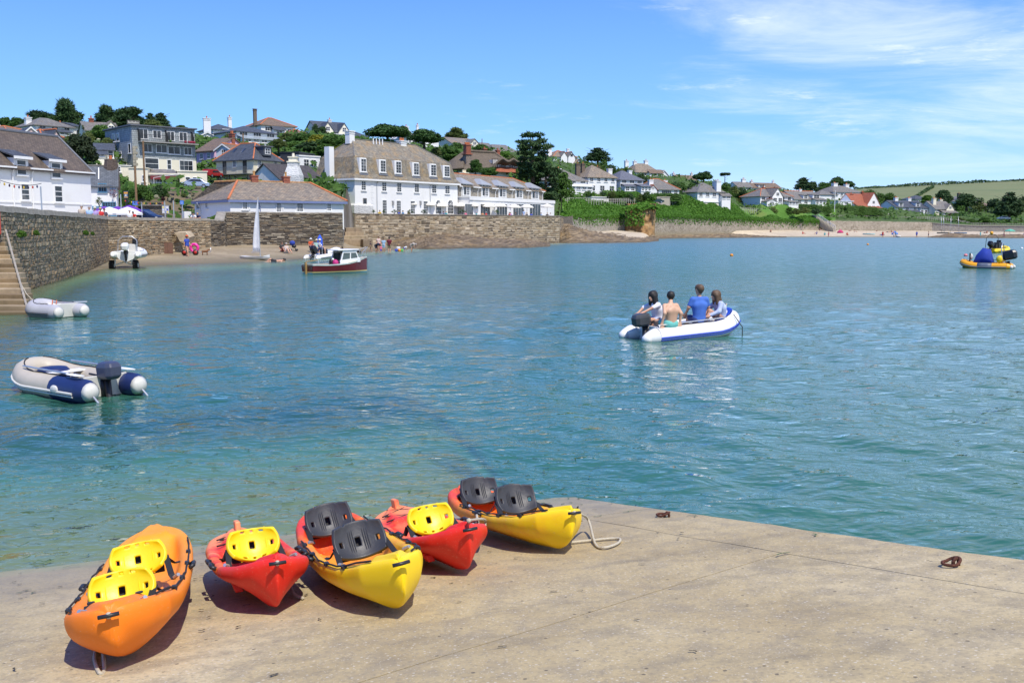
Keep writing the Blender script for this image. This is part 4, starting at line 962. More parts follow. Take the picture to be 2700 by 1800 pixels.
def shop():
 B=sidewall('cream shop front with dark red awning below the slate hung block','awning_shop','shop',(400,138),(482,139.5),4.5,(487,456),PALE_CREAM,(),None,4)
 h=ZP(452,138)-B.zb
 m=MB();c=[Vector((-.2,-.5,h-.55)),Vector((B.w+.2,-.5,h-.55)),Vector((B.w-.5,2.4,h+.45)),Vector((.5,2.4,h+.45))]
 m.add(c+[q-Vector((0,0,.12))for q in c],[(0,1,2,3),(7,6,5,4),(0,4,5,1),(1,5,6,2),(2,6,7,3),(3,7,4,0)]);m.obj('roof',SLATE_GREY,B.root)
 a=MB();a.obox((.4,-.62,h-1.1),(B.w-.5,0,0),(0,.12,0),(0,0,.5));a.obj('awning',plain('dark_red_canvas',(.19,.025,.03),.8),B.root)
 B.win(r1(1420,1485,822,880),2,1);B.win(r1(1492,1590,826,884),2,1);B.win(r1(1383,1408,822,888),1,1,sill=False,name='doorway')
 rl=MB();rl.tube([(.8,-1.4,.9),(4.2,-1.4,1.5)],.03,5);rl.tube([(.8,-1.4,0),(.8,-1.4,.9)],.03,5);rl.tube([(4.2,-1.4,0),(4.2,-1.4,1.5)],.03,5);rl.obj('handrail',TRIM,B.root)
shop()
sidewall('cream terrace wall with two small windows above the road','terrace_wall','garden wall',(479,140),(556,141.5),3.0,(488,452),PALE_CREAM,((r1(1675,1722,826,862),1,1),(r1(1738,1782,828,855),1,1)),PALE_CREAM)
sidewall('plain cream block with one small window left of the shop','cream_block','building',(352,137),(402,137.5),4.0,(487,444),PALE_CREAM,((r1(1297,1328,812,872),1,2),),PALE_CREAM)
sidewall('cream flat roofed extension with two windows behind the pub roof','cream_extension','building',(303,141),(358,143),6.0,(475,436),PALE_CREAM,((r1(1080,1116,735,785),1,2),(r1(1020,1050,735,790),1,2)),OFFWHITE)
def balcony_house():
 zb=ZP(486,153)
 B=Bld('balcony_house','cream house with hipped blue slate roof, orange hip tiles and iron balcony','house',(581,154.2),(677.7,150),5.6,zb,4)
 w,d=B.w,B.d;he=ZP(414.5,150)-zb;zr=ZP(378,154)-zb
 B.wall(he,CREAM)
 m,ln=roof_mb('hip',w,d,he,zr-he,.4,inset=2.4);ro=m.obj('roof',SLATE_BLUE,B.root);fix_normals(ro);cap_lines(ln,ro,TERRA,.1)
 for r in(r2(586,616,478,540),):B.win(r,2,4)
 for r in(r2(498,528,486,600),r2(674,706,470,590)):B.win(r,1,2,fm=DARK,sill=False,name='balcony_door')
 for r in(r2(500,542,622,660),r2(594,618,618,660)):B.win(r,2,2)
 for r in(r2(800,832,468,548),r2(940,970,478,558),r2(810,844,615,655)):B.win(r,3,4,'r')
 u,D=B.hit(630);zf=B.z(460,D)
 b=MB();b.obox((-.9,-1.25,zf-.12),(w+.9,0,0),(0,1.24,0),(0,0,.12));bo=b.obj('balcony',plain('balcony_iron',(.09,.10,.09),.6),B.root)
 rl=MB()
 for k in range(50):x=-.88+(w+.85)*k/49;rl.obox((x,-1.22,zf),(.025,0,0),(0,.025,0),(0,0,1.0))
 for k in range(9):rl.obox((-.88,-1.22+1.2*k/8,zf),(.025,0,0),(0,.025,0),(0,0,1.0))
 rl.obox((-.9,-1.24,zf+1.0),(w+.9,0,0),(0,.05,0),(0,0,.05));rl.obj('railing',plain('rail_grey',(.25,.26,.25),.5,.3),bo)
 for x in(-.8,w*.5,w-.1):q=MB();q.obox((x,-1.2,-3),(.1,0,0),(0,.1,0),(0,0,zf+2.9));q.obj('balcony_post',BLACK,bo)
 for(x,y)in((2.2,1.1),(4.2,1.0)):
  q=MB();sl=(zr-he)/(d/2);q.add([(x,y,he+y*sl+.06),(x+.55,y,he+y*sl+.06),(x+.55,y+.75,he+(y+.75)*sl+.06),(x,y+.75,he+(y+.75)*sl+.06)],[(0,1,2,3)]);q.v+=[(a,b_,c-.12)for a,b_,c in q.v];q.f+=[(0,4,5,1),(1,5,6,2),(2,6,7,3),(3,7,4,0)];q.m+=[0]*4;q.obj('rooflight',GLASS,ro)
 q=MB();q.obox((w-1.9,d/2-.8,he+.35),(2.0,0,0),(0,1.7,0),(0,0,1.35));dm=q.obj('dormer',SLATE_BLUE,B.root)
 q=MB();q.obox((w-2.0,d/2-.95,he+1.7),(2.35,0,0),(0,2.0,0),(0,0,.14));q.obj('dormer_roof',plain('lead',(.12,.13,.15),.6),dm)
 window(B.root,(w+.1,d/2+.05,he+1.05),math.pi/2,1.1,.95,2,2,None,False)
balcony_house()
def pub():
 zb=2.3
 B=Bld('harbour_pub','white harbour pub with blue window frames and steep slate roof','pub',(246,112),(319,113),6.5,zb,2)
 w,d=B.w,B.d;he=ZP(486,112)-zb;hr=ZP(437,115)-zb-he
 B.wall(he,WHITE,hr-.15);m,ln=roof_mb('gable',w,d,he,hr,.35);ro=m.obj('roof',slate('pub_slate',(.14,.155,.17),(.10,.115,.13),lich=.1),B.root);fix_normals(ro)
 cap_lines(ln,ro,SLATE_GREY,.1)
 B.win(r1(910,985,885,962),3,1,fm=BLUE_TRIM)
 B.win(r1(935,1062,1050,1095),5,2,fm=BLUE_TRIM,name='shop_window');B.win(r1(940,1060,1105,1170),4,2,fm=BLUE_TRIM,name='shop_window')
 fb=MB();fb.obox((.1,-.06,2.55),(w-.2,0,0),(0,.05,0),(0,0,.35));fb.obj('fascia',BLUE_TRIM,B.root)
 q=MB();q.lathe([(.95,he-.5),(.85,he+hr*.9),(.72,he+hr+.5),(.72,he+hr+.75)],9,(w-.6,d/2,0));ch=q.obj('stone_chimney',rubble('chimney_stone',[(.10,.07,.055),(.17,.12,.09),(.2,.15,.11)],(.13,.1,.08),3,5),ro)
 q=MB();q.lathe([(.2,he+hr+.7),(.17,he+hr+1.2)],8,(w-.6,d/2,0));q.obj('chimney_pot',TERRA,ro)
 db=MB();db.add([(1.0,.3,he),(1.0,2.2,he),(1.0,2.2,he+2.0),(1.1,.3,he),(1.1,2.2,he),(1.1,2.2,he+2.0)],[(0,1,2),(5,4,3),(0,2,5,3)]);db.obj('dormer',TRIM,B.root)
 for px,py in((305,495),(313,496)):
  u,D=B.hit(px);q=MB();q.box((u,-.2,B.z(py,D)),(.3,.25,.4));q.obj('wall_lantern',plain('lantern_blue',(.08,.12,.2),.4),B.root)
 u,D=B.hit(310);q=MB();z=B.z(511,D)
 rs=np.random.RandomState(4)
 for k in range(60):p=Vector((u,-.35,z))+Vector(rs.normal(0,.28,3));q.add([p,p+Vector(rs.normal(0,.12,3)),p+Vector(rs.normal(0,.12,3))],[(0,1,2)])
 q.obj('hanging_basket',leaf_mat('basket_flowers',(.10,.04,.03),(.3,.06,.1),.1),B.root)
pub()
def thatched():
 zb=ZP(470,215)
 B=Bld('thatched_house','thatched house with eyebrow dormers, black and white timbering and tall brick chimneys','house',(1228,213),(1368,221),9.0,zb,4)
 w,d=B.w,B.d;he=ZP(459,215)-zb;zr=ZP(399,218)-zb
 u0,_=B.hit(1300);u1,_=B.hit(1362)
 B.wall(2.2,OFFWHITE)
 ub=MB();ub.obox((u0+.3,.35,2.2),(u1-u0+.2,0,0),(0,1.6,0),(0,0,1.9));ub.obj('upper_wall',OFFWHITE,B.root)
 nu,nv=60,30;mb=MB();ra,rb=w*.22,w*.74
 e0=1.0
 def surf(i,j):
  u,v=i/nu,j/nv
  xr=ra+(rb-ra)*u;xe=-.9+(w+1.8)*u
  x=xr+(xe-xr)*v;y=d/2-(d/2+.9)*v
  ze=1.7 if u<.5 else 1.7
  z=zr+(ze-zr)*(v**.92)
  xa,xb=u0+(u1-u0)*.3,u0+(u1-u0)*.76
  in_=1.0/(1+math.exp(-(x-u0+.1)*4))
  if v>.45:
   k=(v-.45)/.55
   brow=math.exp(-((x-xa)/.95)**2)+math.exp(-((x-xb)/.95)**2)
   lift=in_*(2.15+.75*brow)*min(1,k*1.0)
   z+=lift*k
  return(x,y,z)
 for j in range(nv+1):
  for i in range(nu+1):mb.v.append(surf(i,j))
 n1=nu+1
 for j in range(nv):
  for i in range(nu):mb.f.append((j*n1+i,(j+1)*n1+i,(j+1)*n1+i+1,j*n1+i+1))
 nb=len(mb.v)
 for j in(0,1):
  for i in range(n1):u=i/nu;mb.v.append((ra+(rb-ra)*u,d/2,zr)if j==0 else(-.9+(w+1.8)*u,d+.9,1.7))
 for i in range(nu):mb.f.append((nb+i,nb+i+1,nb+n1+i+1,nb+n1+i))
 L_=[surf(0,j)for j in range(nv+1)];R_=[surf(nu,j)for j in range(nv+1)]
 k=len(mb.v);mb.v+=[(-.9,d+.9,1.7)]+L_;mb.f+=[(k,k+1+j,k+2+j)for j in range(nv)]
 k=len(mb.v);mb.v+=[(w+.9,d+.9,1.7)]+R_;mb.f+=[(k,k+2+j,k+1+j)for j in range(nv)]
 mb.m=[0]*len(mb.f)
 TH=plain('grey_thatch',(.125,.10,.072),.95,0,.3,2.5,.8)
 ro=mb.obj('thatched_roof',TH,B.root,True);so=ro.modifiers.new('thick','SOLIDIFY');so.thickness=.45;so.offset=-1
 rg=MB();rg.tube([(ra-.3,d/2,zr+.1),(rb+.3,d/2,zr+.1)],.3,8);rg.obj('thatch_ridge',TH,ro)
 for(a,b_)in((1317,1335),(1341,1354)):
  B.win((a,b_,435,450),3,2,off=-.35,sill=False)
 for k in range(15):
  x=u0+(u1-u0+.5)*k/14;q=MB();q.obox((x,.28,2.5),(.13,0,0),(0,.07,0),(0,0,1.9));q.obj('timber_stud',DARK,B.root)
 q=MB();c=[Vector((u0-.2,-1.1,1.5)),Vector((u1+1.0,-1.1,1.5)),Vector((u1+.7,.34,2.6)),Vector((u0+.2,.34,2.6))];q.add(c+[p-Vector((0,0,.12))for p in c],[(0,1,2,3),(7,6,5,4),(0,4,5,1),(1,5,6,2),(2,6,7,3),(3,7,4,0)]);q.obj('tiled_pentice',TILE_RED,B.root)
 STK=rubble('stack_stone',[(.22,.17,.13),(.32,.25,.2)],(.3,.26,.22),3,4)
 u,D=B.hit(1240);zt=ZP(383,215)-zb;zm=ZP(408,215)-zb
 q=MB();q.box((u,1.0,zm/2-1),(1.35,1.35,zm+2));ch=q.obj('chimney_stack',STK,B.root)
 q=MB();q.box((u,1.0,zm+.06),(1.75,1.75,.2));q.box((u,1.0,(zm+zt)/2),(1.2,1.2,zt-zm));q.box((u,1.0,zt),(1.5,1.5,.25))
 for k in range(4):q.box((u-.5+k*.33,.38,(zm+zt)/2),(.14,.1,zt-zm))
 q.obj('brick_flue',BRICK,ch)
 q=MB()
 for k in range(5):q.lathe([(.12,zt+.1),(.15,zt+.55)],7,(u-.5+k*.25,1.0,0))
 q.obj('chimney_pot',TERRA,ch)
 for px,y1 in((1310,392),(1345,394)):
  u,D=B.hit(px);q=MB();z1=ZP(y1,221)-zb;q.box((u+.3,d/2+.8,z1-1.6),(.75,.75,3.2));q.box((u+.3,d/2+.8,z1),(1.0,1.0,.2));q.lathe([(.2,z1),(.16,z1+.5)],8,(u+.3,d/2+.8,0));q.obj('brick_chimney',BRICK,B.root)
thatched()
# ================================================================ HOUSES ON THE HILL
_h0=house
def house(label,a,b,depth,py,*k,**kw):
 A,rz,w=frame(a,b);zb=ZP(py[0],a[1]);ex=Vector((math.cos(rz),math.sin(rz),0));ey=Vector((-ex.y,ex.x,0))
 for x,y in((0,0),(w,0),(0,depth),(w,depth),(w/2,depth/2),(w/2,-1)):q=A+ex*x+ey*y;TRIPTS.append((q.x,q.y,zb-.2))
 return _h0(label,a,b,depth,py,*k,**kw)
SG,SBL,LI,TB=SLATE_GREY,SLATE_BLUE,SLATE_LICHEN,TILE_BROWN
DKCH=plain('dark_stone_chimney',(.16,.12,.09),.9,0,.3,6,.4)
# --- left hill
house('small cream gabled house at the left edge behind shrubs',(-6,208),(32,212),7,(349,333,318),'gable',PALE_CREAM,SBL,axis='y',wins=(('f',.5,.55,1.2,1.0,2,2),))
house('brown tiled bungalow beside the pink gable, high on the left',(40,188),(100,193),7,(356,340,329),'hip',OFFWHITE,TB,cap=TERRA,rows=((.5,3,1.2,.9,2,1),))
house('pale pink gable with a slate side roof just above the brown roofed quay building',(73,150),(134,152),9,(368,357,331),'gable',PALE_PINK,SBL,axis='y',ov=.3)
house('slate roofed wing with orange hips and one small white gable beside the pink gable',(133,152.5),(180,155),6,(370,357.5,340),'hip',PALE_PINK,SBL,cap=TERRA,wings=((.38,.85,.6,.95,1.1,'gable',None,0),))
house('white house with two skylights and solar panels under the tall cypress',(116,198),(214,204),8.5,(356,327,307),'hip',WHITE,SG,inset=3.0,chim=((.08,.5,1.1,-.3,WHITE,1),(.93,.5,1.1,-.9,WHITE,1)),wins=(('f',.18,.74,1.4,.9,2,1),('f',.5,.74,1.4,.9,2,1),('f',.82,.72,1.2,.9,2,1),('f',.78,.2,2.4,1.1,4,1)),wings=((.12,.82,1.6,.42,.6,'lean',SBL,2),))
house('white lean-to wing at the right end of the skylight house',(214,205),(237,207),6,(358,331,322),'gable',WHITE,SBL,rows=((.4,1,1.0,.9,2,1),))
house('grey roofed cream house with a small white dormer behind the round bush',(243,186),(330,189),8,(372,341,320),'gable',PALE_CREAM,SG,wings=((.5,1.0,1.5,.95,1.9,'gable',LI,2),),dorm=((.82,1.5,1.1,'flat'),),chim=((.3,.5,.8,.5,BRICK,1),))
house('small plain white gable among dark trees left of the slate block',(238,150),(281,151),6,(407,393,379),'gable',WHITE,SBL,axis='y',ov=.25,wins=(('f',.72,.4,1.0,.5,3,1),))
house('cream cottage with dark lean-to roof squeezed beside the slate block',(268,146),(316,147),5,(418,392,377),'gable',PALE_CREAM,SBL,wins=(('f',.82,.5,.8,1.2,1,2),),wings=((0,.55,1.5,.45,.6,'lean',SBL,1),))
house('pink rendered house with brown slate roof behind the slate block',(530,175),(577,172),8,(455,397,366),'gable',PINK,TB,chim=((.95,.5,.9,.5,BRICK,2),),wins=(('f',.3,.72,.9,1.0,2,2),('f',.7,.72,.9,1.0,2,2),('f',.35,.3,1.3,1.2,3,2),('f',.75,.3,.9,1.0,2,2)))
house('pale blue gabled house with orange ridge beside the pink house',(582,169),(618,168),8,(420,392,379),'gable',PALE_BLUE,TB,axis='y',cap=TERRA,wins=(('f',.55,.6,.9,1.1,2,2),))
house('white gabled house with glazed gable end and one tall white chimney',(530,214),(592,216),9,(372,361,346),'gable',OFFWHITE,SBL,axis='y',chim=((.62,.6,1.5,3.2,WHITE,1),),wins=(('f',.5,.8,3.2,.7,4,1),))
house('white house with dark slate hip roof and wide glazed bay',(575,226),(642,230),8,(366,339,325),'hip',WHITE,SBL,chim=((.95,.5,.8,1.6,WHITE,1),),wins=(('f',.6,.55,3.0,2.2,4,1),))
house('white hip roofed house with long glazed verandah',(636,206),(741,213),9,(379,344,328),'hip',WHITE,SBL,rows=((.8,3,1.9,.8,3,1),),wings=((.03,1.0,2.4,.42,.7,'lean',plain('verandah_glass',(.35,.4,.42),.2),5),))
house('brown slate hip roofed house with tall thin stone chimney on the skyline',(700,246),(789,252),9,(356,327,308),'hip',WHITE,TB,cap=TERRA,inset=4.2,chim=((-.02,.3,.8,1.6,DKCH,0),),wins=(('f',.25,.6,2.6,1.1,4,1),('f',.82,.55,1.2,.9,2,1)),wings=((.3,.62,1.2,.55,1.2,'lean',SBL,1),))
house('low brown roofed outhouse right of the skyline chimney house',(783,240),(814,242),5,(354,350,340),'hip',OFFWHITE,TB,cap=TERRA)
house('pale yellow house with twin gables and white conservatory on the skyline',(846,258),(929,263),9,(363,344,318),'gable',PALE_CREAM,SBL,chim=((.6,.5,.9,.4,OFFWHITE,1),),rows=(),wings=((.10,.48,.7,1.0,2.3,'gable',SBL,0),(.62,.98,.7,1.0,2.3,'gable',SBL,0),(.05,.95,3.2,.5,.5,'lean',plain('verandah_glass',(.35,.4,.42),.2),6)),wins=(('f',.55,.75,1.0,.9,2,1),))
house('slate hip roofed bungalow between yellow twin gables and umbrella pine',(938,268),(976,270),7,(372,358,347),'hip',PALE_CREAM,SBL,rows=((.5,2,1.2,.8,2,1),))
house('white house with square tower under brown tiles behind the umbrella pines',(1118,268),(1160,271),7,(396,358,344),'hip',WHITE,TB,cap=TERRA,chim=((.1,.5,.6,1.3,WHITE,1),),wins=(('f',.7,.8,1.0,.7,2,1),('f',.45,.15,1.5,1.3,3,2),('f',.75,.15,1.2,1.3,2,2)))
house('white gable end with tall white chimney above the hotel ridge',(1066,262),(1098,264),7,(395,362,338),'gable',WHITE,WHITE,axis='y',ov=.1,chim=((.6,.3,1.1,.6,WHITE,1),),wins=(('f',.6,.7,.8,1.0,2,2),))
house('cream gabled house with orange lichen on its slate roof',(1196,286),(1262,292),9,(388,378,361),'gable',PALE_CREAM,slate('orange_lichen_slate',(.27,.24,.2),(.2,.18,.16),(.5,.25,.05),.9),wings=((.55,1.0,1.0,1.0,1.7,'gable',SG,2),))
house('low grey roofed extension right of the orange lichen roof',(1255,292),(1302,296),6,(394,384,374),'gable',PALE_CREAM,SG,rows=((.5,3,1.2,.7,2,1),))
house('grey slate mansard bungalow with tall rooflights behind the thatch',(1302,288),(1366,292),9,(404,398,380),'hip',OFFWHITE,SG,inset=1.8)
house('dark roofed cottage with fat white chimney behind the boathouse ridge',(745,140),(858,146),7,(490,470,430),'gable',OFFWHITE,slate('dark_brown_slate',(.09,.075,.07),(.06,.055,.05),lich=.2),wins=(('f',.78,.55,1.0,1.1,2,2),('f',.6,.5,.8,.9,2,2)))
def fat_chimney():
 D=137;p=P(775,478,D);t=thing('whitewashed_chimney','fat tapering whitewashed stone chimney on the cottage behind the boathouse','chimney',p)
 m=MB();z=ZP(415,D)-p.z;mm=rubble('whitewashed_rubble',[(.62,.62,.6)],(.66,.66,.63))
 m.loft([[(x*a,y*a,zz)for x,y in((-1,-1),(1,-1),(1,1),(-1,1))]for a,zz in((1.15,-2),(1.1,z*.25),(.72,z*.62),(.68,z*.78))],True,True);m.obj('stack',mm,t)
 m=MB();m.box((0,0,z*.8),(1.55,1.55,.18));m.box((0,0,z*.9),(1.1,1.1,z*.16));m.box((0,0,z),(1.3,1.3,.15));m.lathe([(.2,z),(.16,z+.55)],8);m.obj('cap',PALE_CREAM,t)
fat_chimney()
house('white modern flat roofed house with two casements behind the hotel end',(797,166),(851,169),7,(448,412,406),'flat',WHITE,TRIM,ov=.1,wins=(('f',.33,.55,1.1,1.2,2,2),('f',.68,.55,1.1,1.2,2,2)))
house('black boarded wing with one white window beside the white modern house',(748,167),(797,166.2),6,(450,404,398),'flat',plain('black_boarding',(.035,.038,.045),.7),BLACK,ov=.1,wins=(('f',.93,.6,.7,1.6,1,3),))
# --- middle
house('white house with two small black edged gables high above the cedar',(1458,328),(1516,332),9,(439,411,396),'hip',WHITE,LI,cap=TERRA,fm=DARK,chim=((.05,.4,1.4,.4,WHITE,0),(.95,.5,.8,.6,WHITE,0)),wings=((.3,.58,.5,1.0,1.5,'gable',SG,0),(.62,.92,.5,1.0,1.5,'gable',SG,0)),wins=(('f',.45,.62,1.3,1.2,2,2),('f',.76,.62,1.3,1.2,2,2),('f',.6,.15,4,1.0,6,1)))
house('brown gabled extension left of the black edged gables',(1444,330),(1466,330),7,(430,416,408),'gable',OFFWHITE,TB,axis='y',fm=DARK)
house('conservatory wing under a low gable right of the black edged gables',(1514,330),(1533,332),6,(443,431,418),'gable',WHITE,LI,axis='y',fm=DARK,rows=((.45,3,.9,2.0,1,1),))
house('grey slate house with two fat white chimneys half hidden by the cedar',(1448,256),(1546,263),9,(502,472,442),'hip',WHITE,SG,inset=5.5,chim=((.14,.5,1.3,.6,WHITE,1),(.5,.5,1.2,-.2,WHITE,1)),rows=((.84,4,1.6,.9,3,1),),wings=((.4,1.0,2.2,.45,.5,'lean',WHITE,4),))
house('white house with broad grey hip roof and three brown chimneys',(1548,266),(1622,270),11,(506,465,434),'hip',WHITE,LI,cap=None,inset=5.2,chim=((.0,.5,1.2,.1,DKCH,1),(.22,.55,1.0,.2,DKCH,1),(.85,.7,1.0,-.4,DKCH,1)),rows=((.8,4,1.1,1.1,2,2),(.25,3,1.5,1.5,2,2)))
house('white house with blue slate hip roof and two white chimneys',(1632,272),(1692,276),9,(508,472,449),'hip',WHITE,slate('lavender_slate',(.16,.17,.21),(.13,.14,.17),lich=.05),inset=3.5,chim=((-.05,.5,1.3,.3,WHITE,0),(.92,.6,1.1,.1,WHITE,0)),rows=((.82,3,1.6,1.0,3,1),),wings=((.05,.5,1.6,.5,.6,'lean',None,2),(.62,1.05,3.0,.5,.7,'lean',None,3)))
house('tall white house with three chimneys standing highest above the row',(1672,338),(1734,342),9,(468,452,430),'hip',WHITE,LI,inset=2.5,chim=((-.1,.5,1.3,.6,WHITE,1),(.25,.5,1.2,.5,WHITE,1),(.72,.5,1.3,.9,WHITE,1)),rows=((.55,4,1.4,1.0,2,1),),wings=((.5,1.05,1.4,.8,1.2,'lean',TB,2),))
house('little white gabled cottage right of the three chimney house',(1735,345),(1758,346),6,(470,461,448),'gable',WHITE,LI,axis='y')
house('white bungalow with orange hipped slate roof and tall chimneys',(1712,288),(1786,292),10,(514,497,471),'hip',WHITE,SG,cap=TERRA,inset=4,chim=((.05,.1,1.4,-.6,WHITE,1),(.82,.5,1.3,-.5,WHITE,1)),wins=(('f',.2,.45,1.6,1.3,2,2),('f',.55,.45,3.4,1.3,5,1),('f',.88,.45,1.3,1.3,2,2)),wings=((-.12,.15,1,.9,1.2,'gable',TILE_RED,0),))
house('pale slate bungalow with one white chimney on the ridge line',(1755,362),(1800,365),8,(482,474,464),'hip',OFFWHITE,SBL,chim=((.7,.5,1.0,1.0,WHITE,1),))
house('brown tiled chalet roof with two rooflights on the ridge line',(1790,358),(1838,362),8,(482,478,461),'gable',OFFWHITE,TB,chim=((.95,.5,.8,.6,OFFWHITE,1),))
house('white house with grey hipped roofs and tallest white chimney breast',(1834,296),(1904,300),9,(526,504,481),'hip',WHITE,SG,inset=4.5,chim=((.78,.05,1.6,.3,WHITE,1),(1.0,.5,1.6,.4,WHITE,1)),rows=((.6,4,1.3,1.1,2,2),),wings=((.82,1.15,1.2,.5,.8,'lean',None,2),))
house('long brown roofed bungalow behind the hedge on the ridge',(1965,402),(2052,408),9,(500,494,481),'gable',OFFWHITE,TB,chim=((.3,.5,1.2,.5,WHITE,2),(.95,.5,.8,.7,WHITE,1)),dorm=((.42,3.2,1.3,'flat'),))
house('low white gabled house left of the long brown bungalow',(1938,398),(1976,400),8,(504,492,479),'gable',WHITE,SG,chim=((.75,.5,1.6,1.0,WHITE,2),),rows=((.5,2,1.4,1.0,2,1),))
house('white villa with central gable and grey roof wings',(1998,330),(2082,336),10,(541,516,497),'hip',WHITE,SG,cap=TERRA,inset=4.5,chim=((.45,.6,.9,.4,BRICK,1),),rows=((.72,5,1.4,1.2,2,1),),wings=((.3,.62,1.2,1.0,2.6,'gable',None,2),(.05,.35,2.6,.42,.8,'gable',None,1),(.7,1.0,3.0,.42,.5,'lean',None,3)))
house('white chalet with blue solar panels on its roof and glazed bays',(2086,350),(2160,356),10,(540,524,503),'gable',WHITE,SG,cap=TERRA,chim=((.55,.5,.9,.5,WHITE,1),),dorm=((.42,2.2,1.5,'flat'),(.8,3.6,1.7,'flat')),wings=((.62,1.0,2.0,.9,.6,'lean',None,3),),wins=(('f',.2,.5,1.6,1.2,2,2),('f',.42,.5,1.6,1.2,2,2)))
house('large white house with grey hip roof and two big chimneys behind trees',(2188,405),(2262,412),11,(524,505,489),'hip',WHITE,SG,inset=5,chim=((.38,.5,2.2,.9,WHITE,2),(.8,.5,1.9,.6,WHITE,2)),rows=((.6,5,1.4,1.1,2,2),))
house('white side wing with grey hip roof left of the large white house',(2152,402),(2200,405),9,(527,512,502),'hip',WHITE,SG,wins=(('f',.75,.55,1.6,1.2,2,2),))
house('white house with steep red tiled twin gables',(2246,366),(2306,372),9,(552,540,510),'gable',WHITE,TILE_RED,chim=((.22,.5,1.6,-.3,BRICK,2),(.72,.5,1.0,.5,BRICK,2)),wings=((.42,1.0,1.0,1.0,4.6,'gable',TILE_RED,3),(-.02,.42,1.5,.62,1.4,'lean',TILE_RED,2),(.3,.95,2.2,.45,.7,'lean',TILE_RED,2)),wins=(('f',.1,.75,1.4,1.0,2,2),))
house('flat roofed white block beside the red tiled gables',(2202,366),(2242,367),6,(543,531,526),'flat',WHITE,TRIM,ov=.15,wins=(('f',.55,.6,1.2,1.0,2,1),))
house('white pair of houses with blue slate roof and two dormers by the far beach',(2352,384),(2434,390),10,(570,545,528),'gable',WHITE,SLATE_BLUE,chim=((.3,.5,1.5,.9,WHITE,3),(.72,.5,1.5,.8,WHITE,3)),rows=((.8,4,1.5,1.1,2,2),),dorm=((.18,2.2,1.8,'flat'),(.72,2.2,1.8,'flat')),wings=((.32,.68,2.0,.48,.8,'lean',None,4),(.74,.98,.9,.9,.5,'lean',None,2)),wins=(('l',.5,.5,1.0,1.6,1,2),))
house('cream house with grey roof and two chimneys right of the white pair',(2456,386),(2505,390),9,(570,550,530),'gable',PALE_CREAM,SG,chim=((.2,.3,1.5,.9,PALE_CREAM,2),(.85,.6,1.4,.6,PALE_CREAM,2)),rows=((.75,3,1.4,1.1,2,2),),wings=((.25,.98,2.0,.48,1.0,'lean',None,4),(.55,.95,.5,1.0,2.0,'gable',None,0)))
house('grey roofed bungalow in the trees behind the white pair',(2402,478),(2444,482),9,(530,524,515),'hip',OFFWHITE,SBL)
house('white gabled house among dark trees with a stone chimney',(2516,470),(2576,476),9,(543,530,516),'gable',WHITE,SG,axis='y',chim=((.2,.3,1.4,1.2,DKCH,1),),rows=((.4,4,1.3,1.1,2,1),))
house('small brown roofed house with glazed front by the shore trees',(2576,440),(2604,442),7,(550,541,531),'hip',WHITE,TB,rows=((.45,3,1.1,1.5,2,1),))
# --- garages, huts
house('row of three white garages with flat roof below the hip roofed house',(1548,258),(1602,262),6,(537,520,517),'flat',WHITE,TRIM,name='garage',cat='garage',ov=.15)
house('pale concrete garage terrace built into the hedge bank',(1706,276),(1762,279),6,(541,520,516),'flat',plain('pale_concrete',(.42,.38,.3),.9),plain('pale_concrete',(.42,.38,.3),.9),name='garage',cat='garage',ov=.1)
house('low white flat roofed hut beside the road railings',(1850,296),(1890,299),5,(543,533,530),'flat',PALE_CREAM,TRIM,name='hut',cat='hut',ov=.2,deep=.6,wins=(('f',.55,.5,1.6,.9,2,1),))
